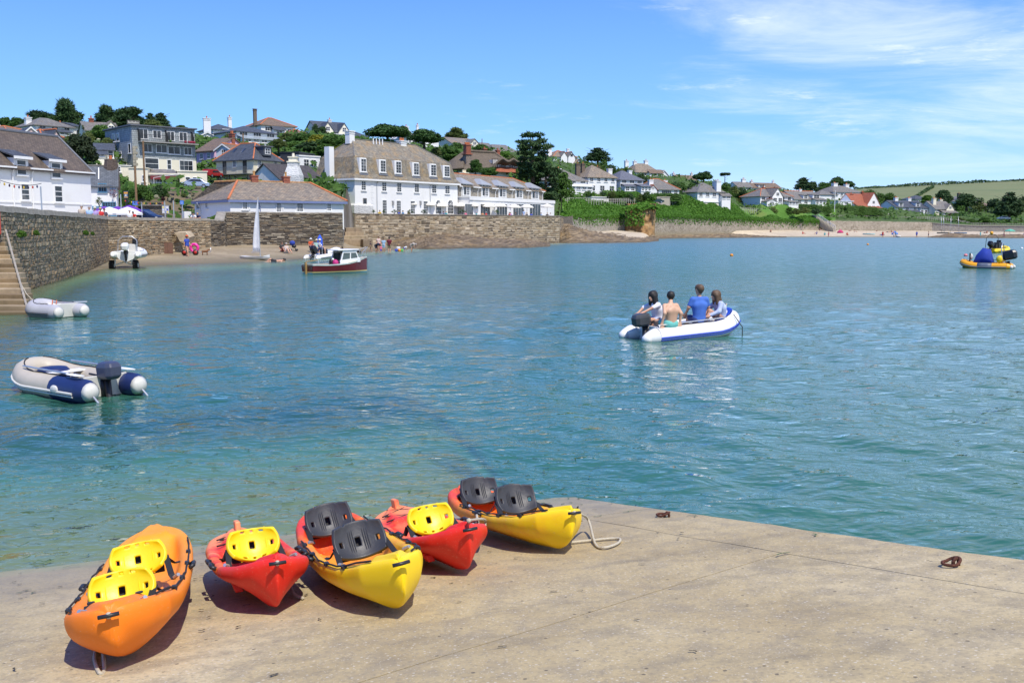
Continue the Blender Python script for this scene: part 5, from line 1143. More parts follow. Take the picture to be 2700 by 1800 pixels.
# ================================================================ HILLSIDE AND WALLS
def hill_z(X,D,Z=None):
 Z=ground_z(X,D)if Z is None else Z;px=px_of(X,D);e=edge_d(px)
 Z=Z+(vnoise(X*.12,D*.12,3)*.5+vnoise(X*.4,D*.4,4)*.2)*np.clip((Z-4.5)/4,0,1)
 q=((1477,571),(1655,570),(1716,566),(1850,572),(2000,578),(2080,581),(2180,583),(2450,587),(2560,596),(2700,597),(3300,598));E=np.interp(px,[a for a,_ in q],[ZP(b,float(edge_d(a)))for a,b in q])
 f=np.clip((D-e)/13,0,1);f=f*f*(3-2*f)
 return np.where(px>1476,E+.05+(Z-E)*f,Z)
def build_hill():
 pxs=np.concatenate([np.linspace(-700,1530,300),np.linspace(1536,3300,260)])
 d0=edge_d(pxs)+0.45;t=np.concatenate([np.linspace(0,1,130)**1.7])
 D=d0[:,None]+(720-d0[:,None])*t[None,:]
 X=(pxs[:,None]-IMG_W/2)/F_PX*D
 Z=ground_z(X,D)
 Z[:,-1]-=40
 Z=hill_z(X,D,Z)
 v=np.stack([X,D,Z],-1).reshape(-1,3);f=grid_faces(len(pxs),len(t))[:,::-1]
 n0=len(v);sk=v.reshape(len(pxs),len(t),3)[:,0].copy();sk[:,2]=-3.2
 idx=np.arange(len(pxs))*len(t);f2=np.stack([idx[:-1],idx[1:],n0+np.arange(1,len(pxs)),n0+np.arange(len(pxs)-1)],-1)
 o=mesh_np('hillside',np.concatenate([v,sk]),np.concatenate([f,f2]),GRASS,None,True)
 me=o.data
 me.materials.append(PAVE);me.materials.append(EARTH);me.materials.append(BANK)
 nf=len(f);ii,jj=np.meshgrid(np.arange(len(pxs)-1),np.arange(len(t)-1),indexing='ij')
 cx=pxs[ii];cd=(D[ii,jj]+D[ii+1,jj+1])/2;cz=(Z[ii,jj]+Z[ii+1,jj+1])/2
 mi=np.zeros(cx.shape,np.int32)
 mi[(cz<4.7)&(cd<215)&(cx<1500)]=1
 mi[(cx>360)&(cx<600)&(cd>112)&(cd<137)]=2
 mi[(cx>1476)&(cx<2190)&(cd<edge_d(cx)+26)]=3
 me.polygons.foreach_set('material_index',np.concatenate([mi.ravel(),np.where(pxs[:-1]<1490,1,3).astype(np.int32)]))
 tag(o,'green hillside behind the harbour village',None,None,'structure')
build_hill()
def build_far_hill():
 us=np.linspace(900,3600,120);D=np.linspace(690,1500,26)
 py=np.interp(us,[900,2150,2260,2450,2600,2700,3000,3600],[560,510,495,486,479,475,468,480])
 pk=(600-py)*1050/F_PX+CAM_H
 k=1-((D-1050)/430)**2;k=np.where(D<1050,np.clip((D-690)/360,0,1)**.8,np.clip(k,0,1))
 Dm=np.repeat(D[None,:],len(us),0);X=(us[:,None]-1350)/F_PX*Dm;Z=4+(pk[:,None]-4)*k[None,:]+vnoise(X*.006,Dm*.006,8)*1.5
 t=NT('far_fields');w=t.world();n=t.noise(t.world((.008,.003,1)),1.0,4)
 col=t.ramp(n,[(.35,(.10,.145,.05)),(.5,(.15,.17,.07)),(.68,(.13,.175,.06))]);n2=t.noise(w,.05,6,.7);col=t.mix(t.ramp(n2,[(.4,.35),(.6,0)]),col,(.2,.2,.09));t.set(col,.95)
 o=mesh_np('far_hill',np.stack([X,Dm,Z],-1).reshape(-1,3),grid_faces(len(us),len(D))[:,::-1],t.mat,None,True);tag(o,'smooth green field hill on the far skyline',None,None,'structure')
 if o.data.polygons[0].normal.z<0:o.data.flip_normals()
 return us,D,X,Dm,Z
FH=build_far_hill()
def far_hill_pt(px,D):
 us,Ds,X,Dm,Z=FH;i=int(np.clip(np.searchsorted(us,px),1,len(us)-1));z=np.interp(D,Ds,Z[i]);p=XD(px,D);return Vector((p.x,p.y,float(z)))
 # ---- rubble walls built stone by stone
STONE_MESH={}
def stone_meshes(key,mats):
 if key in STONE_MESH:return STONE_MESH[key]
 rs=np.random.RandomState(11);L=[]
 for k in range(10):
  mb=MB();j=lambda a:float(rs.uniform(-a,a))
  fr=[(-.5+.1+j(.06),-.5+.12+j(.07)),(.5-.1+j(.06),-.5+.12+j(.07)),(.5-.1+j(.06),.5-.12+j(.07)),(-.5+.1+j(.06),.5-.12+j(.07))]
  bk=[(-.5+j(.02),-.5+j(.03)),(.5+j(.02),-.5+j(.03)),(.5+j(.02),.5+j(.03)),(-.5+j(.02),.5+j(.03))]
  v=[(x,0.02,z)for x,z in bk]+[(x,-.62+j(.1),z)for x,z in bk]+[(x,-1+j(.12),z)for x,z in fr]
  F=[]
  for a in(0,4):
   for i in range(4):F.append((a+i,a+(i+1)%4,a+4+(i+1)%4,a+4+i))
  F.append((8,9,10,11));mb.add(v,F)
  o=mb.obj('stone',mats[k%len(mats)]);L.append(o.data);bpy.data.objects.remove(o)
 STONE_MESH[key]=L;return L
def stone_tone(name,c):
 if name in MATS:return MATS[name]
 t=NT(name);w=t.world();oi=t.new('ShaderNodeObjectInfo');n=t.noise(w,2.2,5,.65);n2=t.noise(w,.35,4,.6);vs_=t.noise(t.world((2.0,2.0,.25)),1.2,4,.6)
 col=t.ramp(t.math('ADD',t.math('MULTIPLY',n,.7),t.math('MULTIPLY',oi.outputs['Random'],.35)),[(.3,tuple(x*.55 for x in c)),(.55,c),(.85,tuple(min(1,x*1.45)for x in c))])
 col=t.mix(t.ramp(n2,[(.45,0),(.7,.5)]),col,(.12,.09,.05))
 col=t.mix(t.ramp(vs_,[(.52,0),(.7,.45)]),col,tuple(x*.4 for x in c))
 z=t.new_sep(w,2);col=t.mix(t.ramp(t.math('ADD',z,t.math('MULTIPLY',n2,.8)),[(.35,.75),(1.25,0)]),col,(.115,.088,.045))
 t.set(col,.88);t.bump(n,.5,.04);MATS[name]=t.mat;return t.mat
def stone_wall(name,label,pts,ztop,zbot,tones,mortar,sw,sh,prot=.06,cop=None,n_parts=300,view=(0,0),seed=1,thick=.9,regular=.5,cat='sea wall'):
 """pts: plan polyline (Vectors) of the outer face, seen from its right-hand side; ztop / zbot(s): heights"""
 root=thing(name,label,cat,(pts[0].x,pts[0].y,0),kind='thing');off=Vector((pts[0].x,pts[0].y,0))
 rs=np.random.RandomState(seed);core=MB();stones=[];S=0.0;cp=MB()
 for a,b in zip(pts[:-1],pts[1:]):
  d=Vector((b.x-a.x,b.y-a.y,0));Ls=d.length;d.normalize();nrm=Vector((d.y,-d.x,0));rz=math.atan2(d.y,d.x)
  z0a,z0b=zbot(S),zbot(S+Ls);zta,ztb=ztop(S),ztop(S+Ls);zl=min(z0a,z0b)-.7
  bk=-nrm*thick
  A0=Vector((a.x,a.y,0));B0=Vector((b.x,b.y,0))
  core.add([A0+Vector((0,0,zl)),B0+Vector((0,0,zl)),B0+bk+Vector((0,0,zl)),A0+bk+Vector((0,0,zl)),A0+Vector((0,0,zta)),B0+Vector((0,0,ztb)),B0+bk+Vector((0,0,ztb)),A0+bk+Vector((0,0,zta))],[(0,1,5,4),(1,2,6,5),(2,3,7,6),(3,0,4,7),(4,5,6,7),(3,2,1,0)])
  z=zl+.5
  while z<max(zta,ztb)-.05:
   h=sh*rs.uniform(1-regular,1+regular);x=-rs.uniform(0,sw)
   while x<Ls:
    wd=sw*rs.uniform(.4,1.9);x0,x1=max(x,0),min(x+wd,Ls);x+=wd
    if x1-x0<.1:continue
    zt=zta+(ztb-zta)*((x0+x1)/2/Ls);hh=min(h,zt-z)
    hh2=hh*rs.uniform(.5,1.0)
    if hh2<.06:continue
    c=A0+d*((x0+x1)/2)+Vector((0,0,z+hh/2+(hh-hh2)*rs.uniform(-.5,.5)));stones.append((c,(x1-x0)*.95,hh2*.94,prot*rs.uniform(.35,1.5),rz,nrm))
   z+=h
  if cop:
   ch,co,cm=cop;k=max(1,int(Ls/1.3))
   for i in range(k):
    p0,p1=A0+d*(Ls*i/k+.01),A0+d*(Ls*(i+1)/k-.01);za=zta+(ztb-zta)*i/k;zb_=zta+(ztb-zta)*(i+1)/k;jz=rs.uniform(-.02,.02)
    q=[p0+nrm*co+Vector((0,0,za+jz)),p1+nrm*co+Vector((0,0,zb_+jz)),p1+bk-nrm*co+Vector((0,0,zb_+jz)),p0+bk-nrm*co+Vector((0,0,za+jz))]
    tp=[p0+nrm*(co-.06)+Vector((0,0,za+ch+jz)),p1+nrm*(co-.06)+Vector((0,0,zb_+ch+jz)),p1+bk-nrm*(co-.06)+Vector((0,0,zb_+ch+jz)),p0+bk-nrm*(co-.06)+Vector((0,0,za+ch+jz))]
    m=MB();m.add([v-off for v in q+tp],[(3,2,1,0),(4,5,6,7),(0,1,5,4),(1,2,6,5),(2,3,7,6),(3,0,4,7)]);m.obj('coping_stone',cm,root)
  S+=Ls
 core.obj('mortar_core',mortar,root,off=off)
 vp=Vector((0,0,CAM_H))
 stones.sort(key=lambda s:-(s[1]*s[2])**.5/(s[0]-vp).length*(1.0 if 0<px_of(s[0].x,s[0].y)+30 and s[0].z>-.1 else .05))
 ms=stone_meshes(name,tones);rest_v,rest_f,rest_m=[],[],[]
 for i,(c,w,h,pr,rz,nrm)in enumerate(stones):
  m=ms[int(rs.randint(len(ms)))]
  if i<n_parts:
   o=bpy.data.objects.new('stone',m);COL.objects.link(o);o.parent=root;o.location=c-off;o.rotation_euler=(0,0,rz);o.scale=(w,pr,h)
  else:
   cs,sn=math.cos(rz),math.sin(rz);b0=len(rest_v)
   for v in m.vertices:
    x,y,z=v.co;x*=w;y*=pr;z*=h;rest_v.append((c.x-off.x+cs*x-sn*y,c.y-off.y+sn*x+cs*y,c.z+z))
   mi=tones.index(m.materials[0])
   for p in m.polygons:rest_f.append(tuple(b0+k for k in p.vertices));rest_m.append(mi)
 if rest_f:
  me=bpy.data.meshes.new('stonework');me.from_pydata(rest_v,[],rest_f)
  for t in tones:me.materials.append(t)
  me.polygons.foreach_set('material_index',rest_m);o=bpy.data.objects.new('stonework',me);COL.objects.link(o);o.parent=root;o['kind']='stuff'
 return root
T=stone_tone
QT=[T('quay_stone_grey',(.37,.29,.19)),T('quay_stone_buff',(.42,.325,.20)),T('quay_stone_dark',(.30,.23,.15)),T('quay_stone_pale',(.47,.38,.255)),T('quay_stone_rust',(.38,.26,.145))]
HT=[T('ashlar_buff',(0.403,0.319,0.202)),T('ashlar_tan',(0.325,0.246,0.157)),T('ashlar_dark',(0.168,0.134,0.095)),T('ashlar_pale',(0.470,0.392,0.280)),T('ashlar_buff_two',(0.370,0.297,0.202))]
ST=[T('shale_grey',(0.176,0.150,0.117)),T('shale_brown',(0.221,0.169,0.111)),T('shale_dark',(0.098,0.081,0.065)),T('shale_pale',(0.338,0.293,0.221))]
MORT=plain('old_mortar',(.26,.215,.15),.95,0,.3,4);MORT2=plain('pale_mortar',(0.456,0.388,0.286),.95,0,.2,4)
COPE=plain('coping_concrete',(.27,.245,.2),.9,0,.25,2,.4)
def plan(*q):return[XD(px,D)for px,D in q]
qp=plan((-700,22),(-300,30),(0,39.5),(82,45.5),(191,57.3),(250,67),(291,78));q0=qp[0]
stone_wall('harbour_wall','old rubble harbour wall running along the left side of the harbour to the beach',qp[1:],lambda s:3.42,lambda s:-.5,QT,MORT,.30,.17,.045,(.26,.07,COPE),300,seed=2)
stone_wall('quay_wall','dark rubble quay wall facing the small beach behind the white boat trailer',plan((291,78),(400,84),(485,90),(560,94)),lambda s:3.42,lambda s:.25,QT,MORT,.40,.16,.06,(.22,.06,COPE),300,seed=3)
stone_wall('boathouse_wall','dark shale stone wall carrying the low white boathouse',plan((560,94.2),(596,97),(602,100.2),(907,107.6)),lambda s:3.45 if s<6 else 4.3,lambda s:.9,ST,plain('shale_mortar',(.085,.07,.055),.95,0,.3,3),.55,.13,.06,(.1,.03,COPE),300,seed=4)
wp=plan((940,151),(1100,160),(1300,171),(1474,182));wp=[Vector((q.x,q.y,0))for q in wp]
stone_wall('terrace_wall','tall buff stone sea wall under the hotel terrace',wp+[XD(1484,196)],lambda s:4.82,lambda s:0.0,HT,MORT2,.62,.40,.05,(.14,.1,plain('dark_coping',(.17,.15,.12),.9)),300,seed=5,thick=1.2)
def weep_holes():
 pass
 # ================================================================ RIGHT SHORE: sea walls, bank, rocks, rails
SW1=rubble('pale_sea_wall',[(.24,.20,.145),(.36,.31,.23),(.46,.40,.31),(.30,.25,.18)],(.44,.39,.31),1.5,2.6,.9,(2.6,(.30,.25,.15)))
SW2=rubble('grey_sea_wall',[(.26,.235,.19),(.34,.31,.26),(.40,.37,.30)],(.38,.35,.29),1.6,2.6,.8)
SWD=rubble('dark_sea_wall',[(.10,.09,.075),(.16,.14,.11),(.2,.17,.13)],(.14,.12,.1),1.8,3.0,.8)
def face_wall(name,label,pxs,mat,top=None,bot=None,thick=.8,fwd=0.0,cope=None,batter=.35):
 """a far sea wall along the shore edge: rubble face with a slightly uneven top"""
 pts=[XD(px,float(edge_d(px))-fwd)for px in pxs];o0=pts[0]
 root=thing(name,label,'sea wall',(o0.x,o0.y,0),kind='thing');mb=MB();cp=MB();off=Vector((o0.x,o0.y,0))
 zs=[]
 for px,p in zip(pxs,pts):
  zt=top(px)if top else float(ground_z(np.array([p.x]),np.array([p.y+.5]))[0])+.05
  zs.append(zt)
 R_=[]
 for i,(p,zt)in enumerate(zip(pts,zs)):
  q=pts[min(i+1,len(pts)-1)]-pts[max(i-1,0)];n=Vector((q.y,-q.x,0)).normalized();jz=.12*float(vnoise(p.x*.7,p.y*.7,5))
  R_.append([p+n*batter+Vector((0,0,-1.2)),p+n*.05+Vector((0,0,zt+jz)),p-n*thick+Vector((0,0,zt+jz)),p-n*thick+Vector((0,0,-1.2))])
 mb.loft(R_,True,True);mb.obj('wall_face',mat,root,off=off);fix_normals(root.children[0])
 if cope:
  C_=[]
  for i,(p,zt)in enumerate(zip(pts,zs)):
   q=pts[min(i+1,len(pts)-1)]-pts[max(i-1,0)];n=Vector((q.y,-q.x,0)).normalized();C_.append([p+n*.2+Vector((0,0,zt)),p+n*.2+Vector((0,0,zt+.22)),p-n*thick+Vector((0,0,zt+.22)),p-n*thick+Vector((0,0,zt))])
  cp.loft(C_,True,True);o=cp.obj('coping',cope,root,off=off);fix_normals(o)
 return root
def topy(tab):xs=[t[0]for t in tab];ys=[t[1]for t in tab];return lambda px:ZP(float(np.interp(px,xs,ys)),float(edge_d(px)))
face_wall('dark_wall_end','short dark wall piece between the hotel terrace corner and the pale sea wall',np.linspace(1477,1508,6),SWD,topy([(1477,572),(1508,571)]))
face_wall('pale_sea_wall','short pale sea wall under the ivy bank left of the little cliff',np.linspace(1508,1655,24),SW2,topy([(1508,568),(1580,567),(1655,570)]))
face_wall('long_sea_wall','long pale rubble sea wall under the green bank beside the beach',np.linspace(1716,2180,60),SW1,topy([(1716,566),(1850,572),(2000,578),(2080,581),(2180,583)]))
face_wall('beach_wall','rubble wall with brown grass on top behind the far beach',np.linspace(2182,2450,36),SW1,topy([(2182,582),(2450,586)]))
face_wall('low_beach_wall','lower smooth grey wall at the right end of the far beach',np.linspace(2451,3300,50),SW2,topy([(2451,589),(2560,596),(2700,597),(3300,598)]),cope=plain('pale_concrete',(.42,.38,.3),.9))
def leaf_scatter(name,pts,nrm,size,mat,label=None,kind='stuff',seed=0,droop=None):
 rs=np.random.RandomState(seed);n=len(pts);pts=np.asarray(pts);size=np.broadcast_to(np.asarray(size),(n,))
 d1=rs.normal(size=(n,3));d1/=np.linalg.norm(d1,axis=1)[:,None];nn=nrm+rs.normal(0,.55,(n,3));nn/=np.linalg.norm(nn,axis=1)[:,None]
 t=np.cross(nn,d1);t/=np.maximum(np.linalg.norm(t,axis=1),1e-6)[:,None];b=np.cross(nn,t)
 a=size[:,None]*rs.uniform(.6,1.3,(n,1));c=a*rs.uniform(.4,.8,(n,1))
 v=np.stack([pts-t*a,pts-b*c,pts+t*a,pts+b*c],1).reshape(-1,3);f=np.arange(4*n).reshape(n,4)
 o=mesh_np(name,v,f,mat,None,False)
 tag(o,label,None,None,kind);return o
IVY=leaf_mat('bank_ivy',(.05,.14,.012),(.10,.24,.022),.25)
def bank_growth():
 rs=np.random.RandomState(5);n=52000
 px=rs.uniform(1476,2185,n);w=np.clip((2185-px)/500,.25,1)
 t=rs.rand(n);D=edge_d(px)+.2+t*np.where(px<1660,18,14)*w*1.4
 x=(px-1350)/F_PX*D;z=hill_z(x,D)+.05+.35*rs.rand(n)
 pts=np.stack([x,D,z],1)
 m=7000;px2=rs.uniform(1510,2160,m);k=np.clip(vnoise(px2*.06,px2*0,3)*1.4+.15,.0,1)*rs.rand(m)**1.3*2.2+rs.rand(m)*.4
 px2=px2[(px2<1655)|(px2>1716)];k=k[:len(px2)];D2=edge_d(px2)-.25;x2=(px2-1350)/F_PX*D2
 zt=np.interp(px2,[1508,1655,1716,1850,2000,2080,2180],[ZP(568,226),ZP(570,250),ZP(566,260),ZP(572,282),ZP(578,308),ZP(581,321),ZP(583,333)])
 pts2=np.stack([x2,D2-.15,zt+.1-k],1)
 P_=np.concatenate([pts,pts2]);N_=np.concatenate([np.tile([[-.1,-.5,.8]],(n,1)),np.tile([[.5,-.85,.2]],(len(pts2),1))])
 leaf_scatter('bank_ivy',P_,N_,.24,IVY,'trailing green growth covering the bank above the sea wall',seed=6)
bank_growth()
def cliff():
 c=P(1690,606,246);root=thing('earth_cliff','crumbling orange earth cliff with overhanging green growth between the sea walls','cliff',(c.x,c.y,0),kind='thing')
 t=NT('cliff_earth');w=t.world();n=t.noise(w,.5,6,.7);z=t.new_sep(w,2);col=t.ramp(n,[(.3,(.12,.07,.035)),(.5,(.32,.18,.07)),(.7,(.42,.30,.16))]);t.set(col,.95);t.bump(n,1,.4)
 nu,nv=40,26;v=[]
 for j in range(nv):
  for i in range(nu):
   u,q=i/(nu-1),j/(nv-1);x=(u-.5)*7.6;zz=-0.5+q*9.2
   bulge=math.sin(math.pi*u)**.7*(4.2-3.0*q);y=-bulge+1.8+.7*float(vnoise(x*.7,zz*.5,3))+.4*float(vnoise(x*1.9,zz*1.3,4))
   v.append((x,y,zz))
 mesh_np('cliff_face',v,grid_faces(nu and nv,nu),t.mat,root,True)
 rs=np.random.RandomState(8);n=2000;pts=[]
 for k in range(n):
  x=rs.uniform(-4.6,4.2);q=rs.rand()**.6
  top=rs.rand()<.78
  if top:p=(x,rs.uniform(-1.6,3.5),7.4+rs.rand()*1.6*(1-abs(x)/6))
  else:x=rs.uniform(-4.4,.6);p=(x,-1.6-1.6*rs.rand(),3.2+5*rs.rand())
  pts.append(p)
 o=leaf_scatter('overhang',np.array(pts),np.tile([[0,-.7,.6]],(n,1)),.3,IVY,None,None,9);o.parent=root
 for(x,y,z,r,sc)in((-2.6,-2.6,.6,1.5,(1.2,.8,1)),(-.6,-3.2,.4,.9,(1.3,.8,.7)),(2.6,-2.4,.4,.8,(1.2,.8,.7))):
  b=MB();b.ball((0,0,0),r,14,9,0,sc);b.v=[(a+.25*float(vnoise(a*2,b_*2+c_,5)),b_,c_+.2*float(vnoise(a*1.7,c_*1.9,6)))for a,b_,c_ in b.v];o=b.obj('boulder',ROCK,root,True);o.location=(x,y,z)
cliff()
def ledge(name,label,pxs,dw,dback,hmax,seed,n=46,kind='structure'):
 pxs=np.asarray(pxs);dn=np.array([dw(p)for p in pxs]);db=np.array([dback(p)for p in pxs]);t=np.linspace(0,1,n)
 D=dn[:,None]+(db-dn)[:,None]*t[None,:];X=(pxs[:,None]-1350)/F_PX*D
 hm=np.array([hmax(p)for p in pxs])[:,None]
 ra=X*.62+D*.35;rb=-X*.35+D*.62
 rid=1-np.abs(vnoise(ra*.16,rb*.75,seed))*1.6;rid2=1-np.abs(vnoise(ra*.5,rb*2.2,seed+1))*1.5
 base=vnoise(X*.12,D*.12,seed+2)
 env=np.clip(t/.2,0,1)**.7
 Z=-.5+(.45+hm*(.25+.55*t[None,:]**.8))*env+hm*.34*rid*env+(.16+.16*hm)*rid2*env+.12*(1-np.abs(vnoise(ra*1.3,rb*5,seed+4))*1.5)*env+.25*hm*base*env
 o=mesh_np(name,np.stack([X,D,Z],-1).reshape(-1,3),grid_faces(len(pxs),n)[:,::-1],ROCK,None,False);tag(o,label,None,None,kind)
 if o.data.polygons[0].normal.z<0:o.data.flip_normals()
I=np.interp
ledge('rock_ledge','slanting brown rock ledge below the hotel terrace wall',np.linspace(1000,1450,200),lambda p:I(p,[1000,1060,1130,1250,1380,1450],[139,133,126,133,131,141]),lambda p:I(p,[1000,1450],[155.5,181]),lambda p:I(p,[1000,1050,1130,1200,1300,1380,1450],[.05,.7,1.5,1.4,.8,.7,.05]),21)
ledge('rock_ledge','broad dark rock ledge right of the hotel terrace corner',np.linspace(1474,1735,160),lambda p:I(p,[1474,1500,1600,1700,1735],[181,178,176,182,200]),lambda p:I(p,[1474,1540,1650,1735],[206,229,238,245]),lambda p:I(p,[1474,1500,1560,1640,1700,1735],[2.6,2.9,1.6,1.0,.5,.15]),31)
ledge('rock_ledge','thin weedy rock ledge along the edge of the far sand',np.linspace(1700,2070,150),lambda p:I(p,[1700,1800,1950,2070],[240,262,268,280]),lambda p:I(p,[1700,1750,1900,2070],[256,286,294,296]),lambda p:I(p,[1700,1760,1900,2000,2070],[.2,.9,.8,.35,.02]),41)
ledge('rock_ledge','low weedy reef at the right end of the far beach',np.linspace(2440,2780,120),lambda p:I(p,[2440,2600,2780],[273,262,258]),lambda p:I(p,[2440,2600,2780],[286,284,280]),lambda p:I(p,[2440,2500,2600,2700,2780],[.02,.75,.5,.6,.5]),51)
def strip(name,mat,pts,w,dz,label):
 mb=MB();L_=[]
 for i,p in enumerate(pts):
  q=pts[min(i+1,len(pts)-1)]-pts[max(i-1,0)];n=Vector((q.y,-q.x,0)).normalized();c=p+Vector((0,0,dz));L_.append([c+n*w/2,c-n*w/2])
 mb.loft(L_,False,False);o=mb.obj(name,mat);fix_normals(o);tag(o,label,None,None,'structure');return o
def rail_fence(name,label,tab,n,h=1.05,mat=None,rails=3,post=.09,bars=False,group=None):
 """posts and rails set along plan points (column, distance, row of the foot)"""
 mat=mat or TRIM;Ps=[P(px,py,D)for px,D,py in tab];seg=[0]
 for a,b in zip(Ps[:-1],Ps[1:]):seg.append(seg[-1]+(b-a).length)
 def at(s):i=max(0,min(len(seg)-2,int(np.searchsorted(seg,s)-1)));f=(s-seg[i])/(seg[i+1]-seg[i]);return Ps[i].lerp(Ps[i+1],f)
 o0=Ps[0];root=thing(name,label,'railing',o0,group=group);q=[at(seg[-1]*k/n)for k in range(n+1)]
 pm=None
 for p in q:
  if pm is None:m=MB();m.obox((-post/2,-post/2,-.6),(post,0,0),(0,post,0),(0,0,h+.6));o=m.obj('post',mat,root);pm=o.data;o.location=p-o0
  else:o=bpy.data.objects.new('post',pm);COL.objects.link(o);o.parent=root;o.location=p-o0
 for r in range(rails):
  z=h*(r+1)/rails-.05;m=MB();m.tube([p-o0+Vector((0,0,z))for p in q],post*.42,4);m.obj('rail',mat,root)
 return root
PALEW=plain('silvered_timber',(.5,.47,.41),.85,0,.15,3)
rail_fence('railing','white road railing from the hotel end along the top of the ivy bank',[(1460,236,532),(1530,246,533),(1600,252,535),(1690,262,533)],40,1.05,PALEW)
rail_fence('railing','white railing climbing past the garage terrace',[(1700,270,533),(1760,281,537),(1850,294,548),(1900,300,552)],30,1.1,PALEW)
rail_fence('railing','long pale railing above the bank towards the beach steps',[(1900,304,552),(2000,320,559),(2060,330,563),(2125,340,564)],44,1.1,PALEW)
rail_fence('timber_fence','brown post and rail fence on the dry grass above the beach wall',[(2190,345,574),(2300,352,577),(2400,352,579),(2440,352,578)],40,1.0,GREYWOOD)
rail_fence('railing','white railing along the lane right of the beach fence',[(2440,352,578),(2500,350,582),(2560,348,594)],22,1.0,PALEW)
rail_fence('timber_fence','weathered fence on top of the low beach wall',[(2560,342,594),(2640,338,596),(2780,334,596)],34,.9,GREYWOOD)
def beach_steps():
 root=thing('beach_steps','concrete steps with white handrails from the lane to the far beach','steps',P(2145,575,332));o0=root.location
 a,b=P(2145,566,334),P(2200,603,324);n=16
 for k in range(n):
  p=a.lerp(b,(k+.5)/n)-o0;m=MB();m.box((p.x,p.y,p.z-1.2),(.9,2.0,2.4));m.obj('step',plain('pale_concrete',(.42,.38,.3),.9),root)
 for dy in(-1.0,1.0):
  m=MB()
  for z in(.55,1.0):m.tube([a-o0+Vector((0,dy,z)),b-o0+Vector((0,dy,z))],.05,5)
  for k in range(9):p=a.lerp(b,k/8)-o0+Vector((0,dy,0));m.tube([p,p+Vector((0,0,1.05))],.05,5)
  m.obj('handrail',TRIM,root)
beach_steps()
def field_hedges():
 rs=np.random.RandomState(3)
 def line(a,b,n,size,spread,lab,lift=0.0,mat=LEAF_DARK,name='hedgerow'):
  pts=[]
  for k in range(n):
   t=rs.rand();px=a[0]+(b[0]-a[0])*t;D=a[1]+(b[1]-a[1])*t+rs.normal(0,spread);p=far_hill_pt(px,D);pts.append((p.x,p.y,p.z+lift+rs.rand()*2.6*(.6+.5*float(vnoise(px*.05,0,3)))))
  leaf_scatter(name,np.array(pts),np.tile([[0,-.5,.8]],(n,1)),size,mat,lab,seed=7)
 line((2240,1040),(2720,1050),1500,1.3,5,'thin dark hedge along the skyline of the far field hill')
 line((2392,830),(2450,1000),500,1.2,3,'hedge running down the far field between two meadows')
 line((2540,730),(2740,745),2600,2.2,16,'dark wooded belt at the foot of the far field hill',1.5,LEAF_DARK,'woodland')
 line((2240,715),(2560,730),1600,2.0,14,'tree belt below the far field behind the beach houses',0,LEAF_MID,'woodland')
field_hedges()
# ================================================================ TREES AND SHRUBS
def crown_mesh(name,lobes,n,size,mat,seed,spiky=0.0,flat=1.0,inner=.35):
 rs=np.random.RandomState(seed);L_=np.array(lobes,float);w=(L_[:,3]*L_[:,4]*L_[:,5])**(2/3);w/=w.sum()
 k=rs.choice(len(L_),n,p=w);d=rs.normal(size=(n,3));d/=np.linalg.norm(d,axis=1)[:,None]
 r=(inner+(1-inner)*rs.rand(n)**.45)*(1+.13*vnoise(d[:,0]*3+k*7,d[:,1]*3+d[:,2]*4,seed))
 p=L_[k,:3]+d*L_[k,3:6]*r[:,None]
 nn=d*[1,1,1]+rs.normal(0,.7,(n,3));nn[:,2]+=.25;nn/=np.linalg.norm(nn,axis=1)[:,None]
 out=d+rs.normal(0,.35,(n,3));out[:,2]+=spiky*.5;out/=np.linalg.norm(out,axis=1)[:,None]
 t=np.cross(nn,rs.normal(size=(n,3)))if spiky==0 else out-nn*(out*nn).sum(1)[:,None]
 t/=np.maximum(np.linalg.norm(t,axis=1),1e-6)[:,None];b=np.cross(nn,t)
 a=size*rs.uniform(.6,1.35,(n,1))*(1+spiky*1.6);c=size*rs.uniform(.45,.85,(n,1))*(1-.35*min(spiky,1))
 v=np.stack([p-t*a*.6,p-b*c,p+t*a,p+b*c],1);v[:,:,2]*=flat
 v=v.reshape(-1,3);f=np.arange(4*n).reshape(n,4)
 o=mesh_np(name,v,f,mat,None,False);m=o.data;bpy.data.objects.remove(o);return m
def rl(seed,n,R0,H0,rr,zc,spread=.62):
 rs=np.random.RandomState(seed);out=[]
 for i in range(n):
  a=6.283*(i+rs.rand()*.8)/n;q=R0*spread*rs.uniform(.5,1.1);r=rr*rs.uniform(.7,1.25);out.append((q*math.cos(a),q*math.sin(a),zc+H0*rs.uniform(-.5,.5),r,r*rs.uniform(.85,1.1),r*rs.uniform(.6,.9)))
 return out
CROWN={}
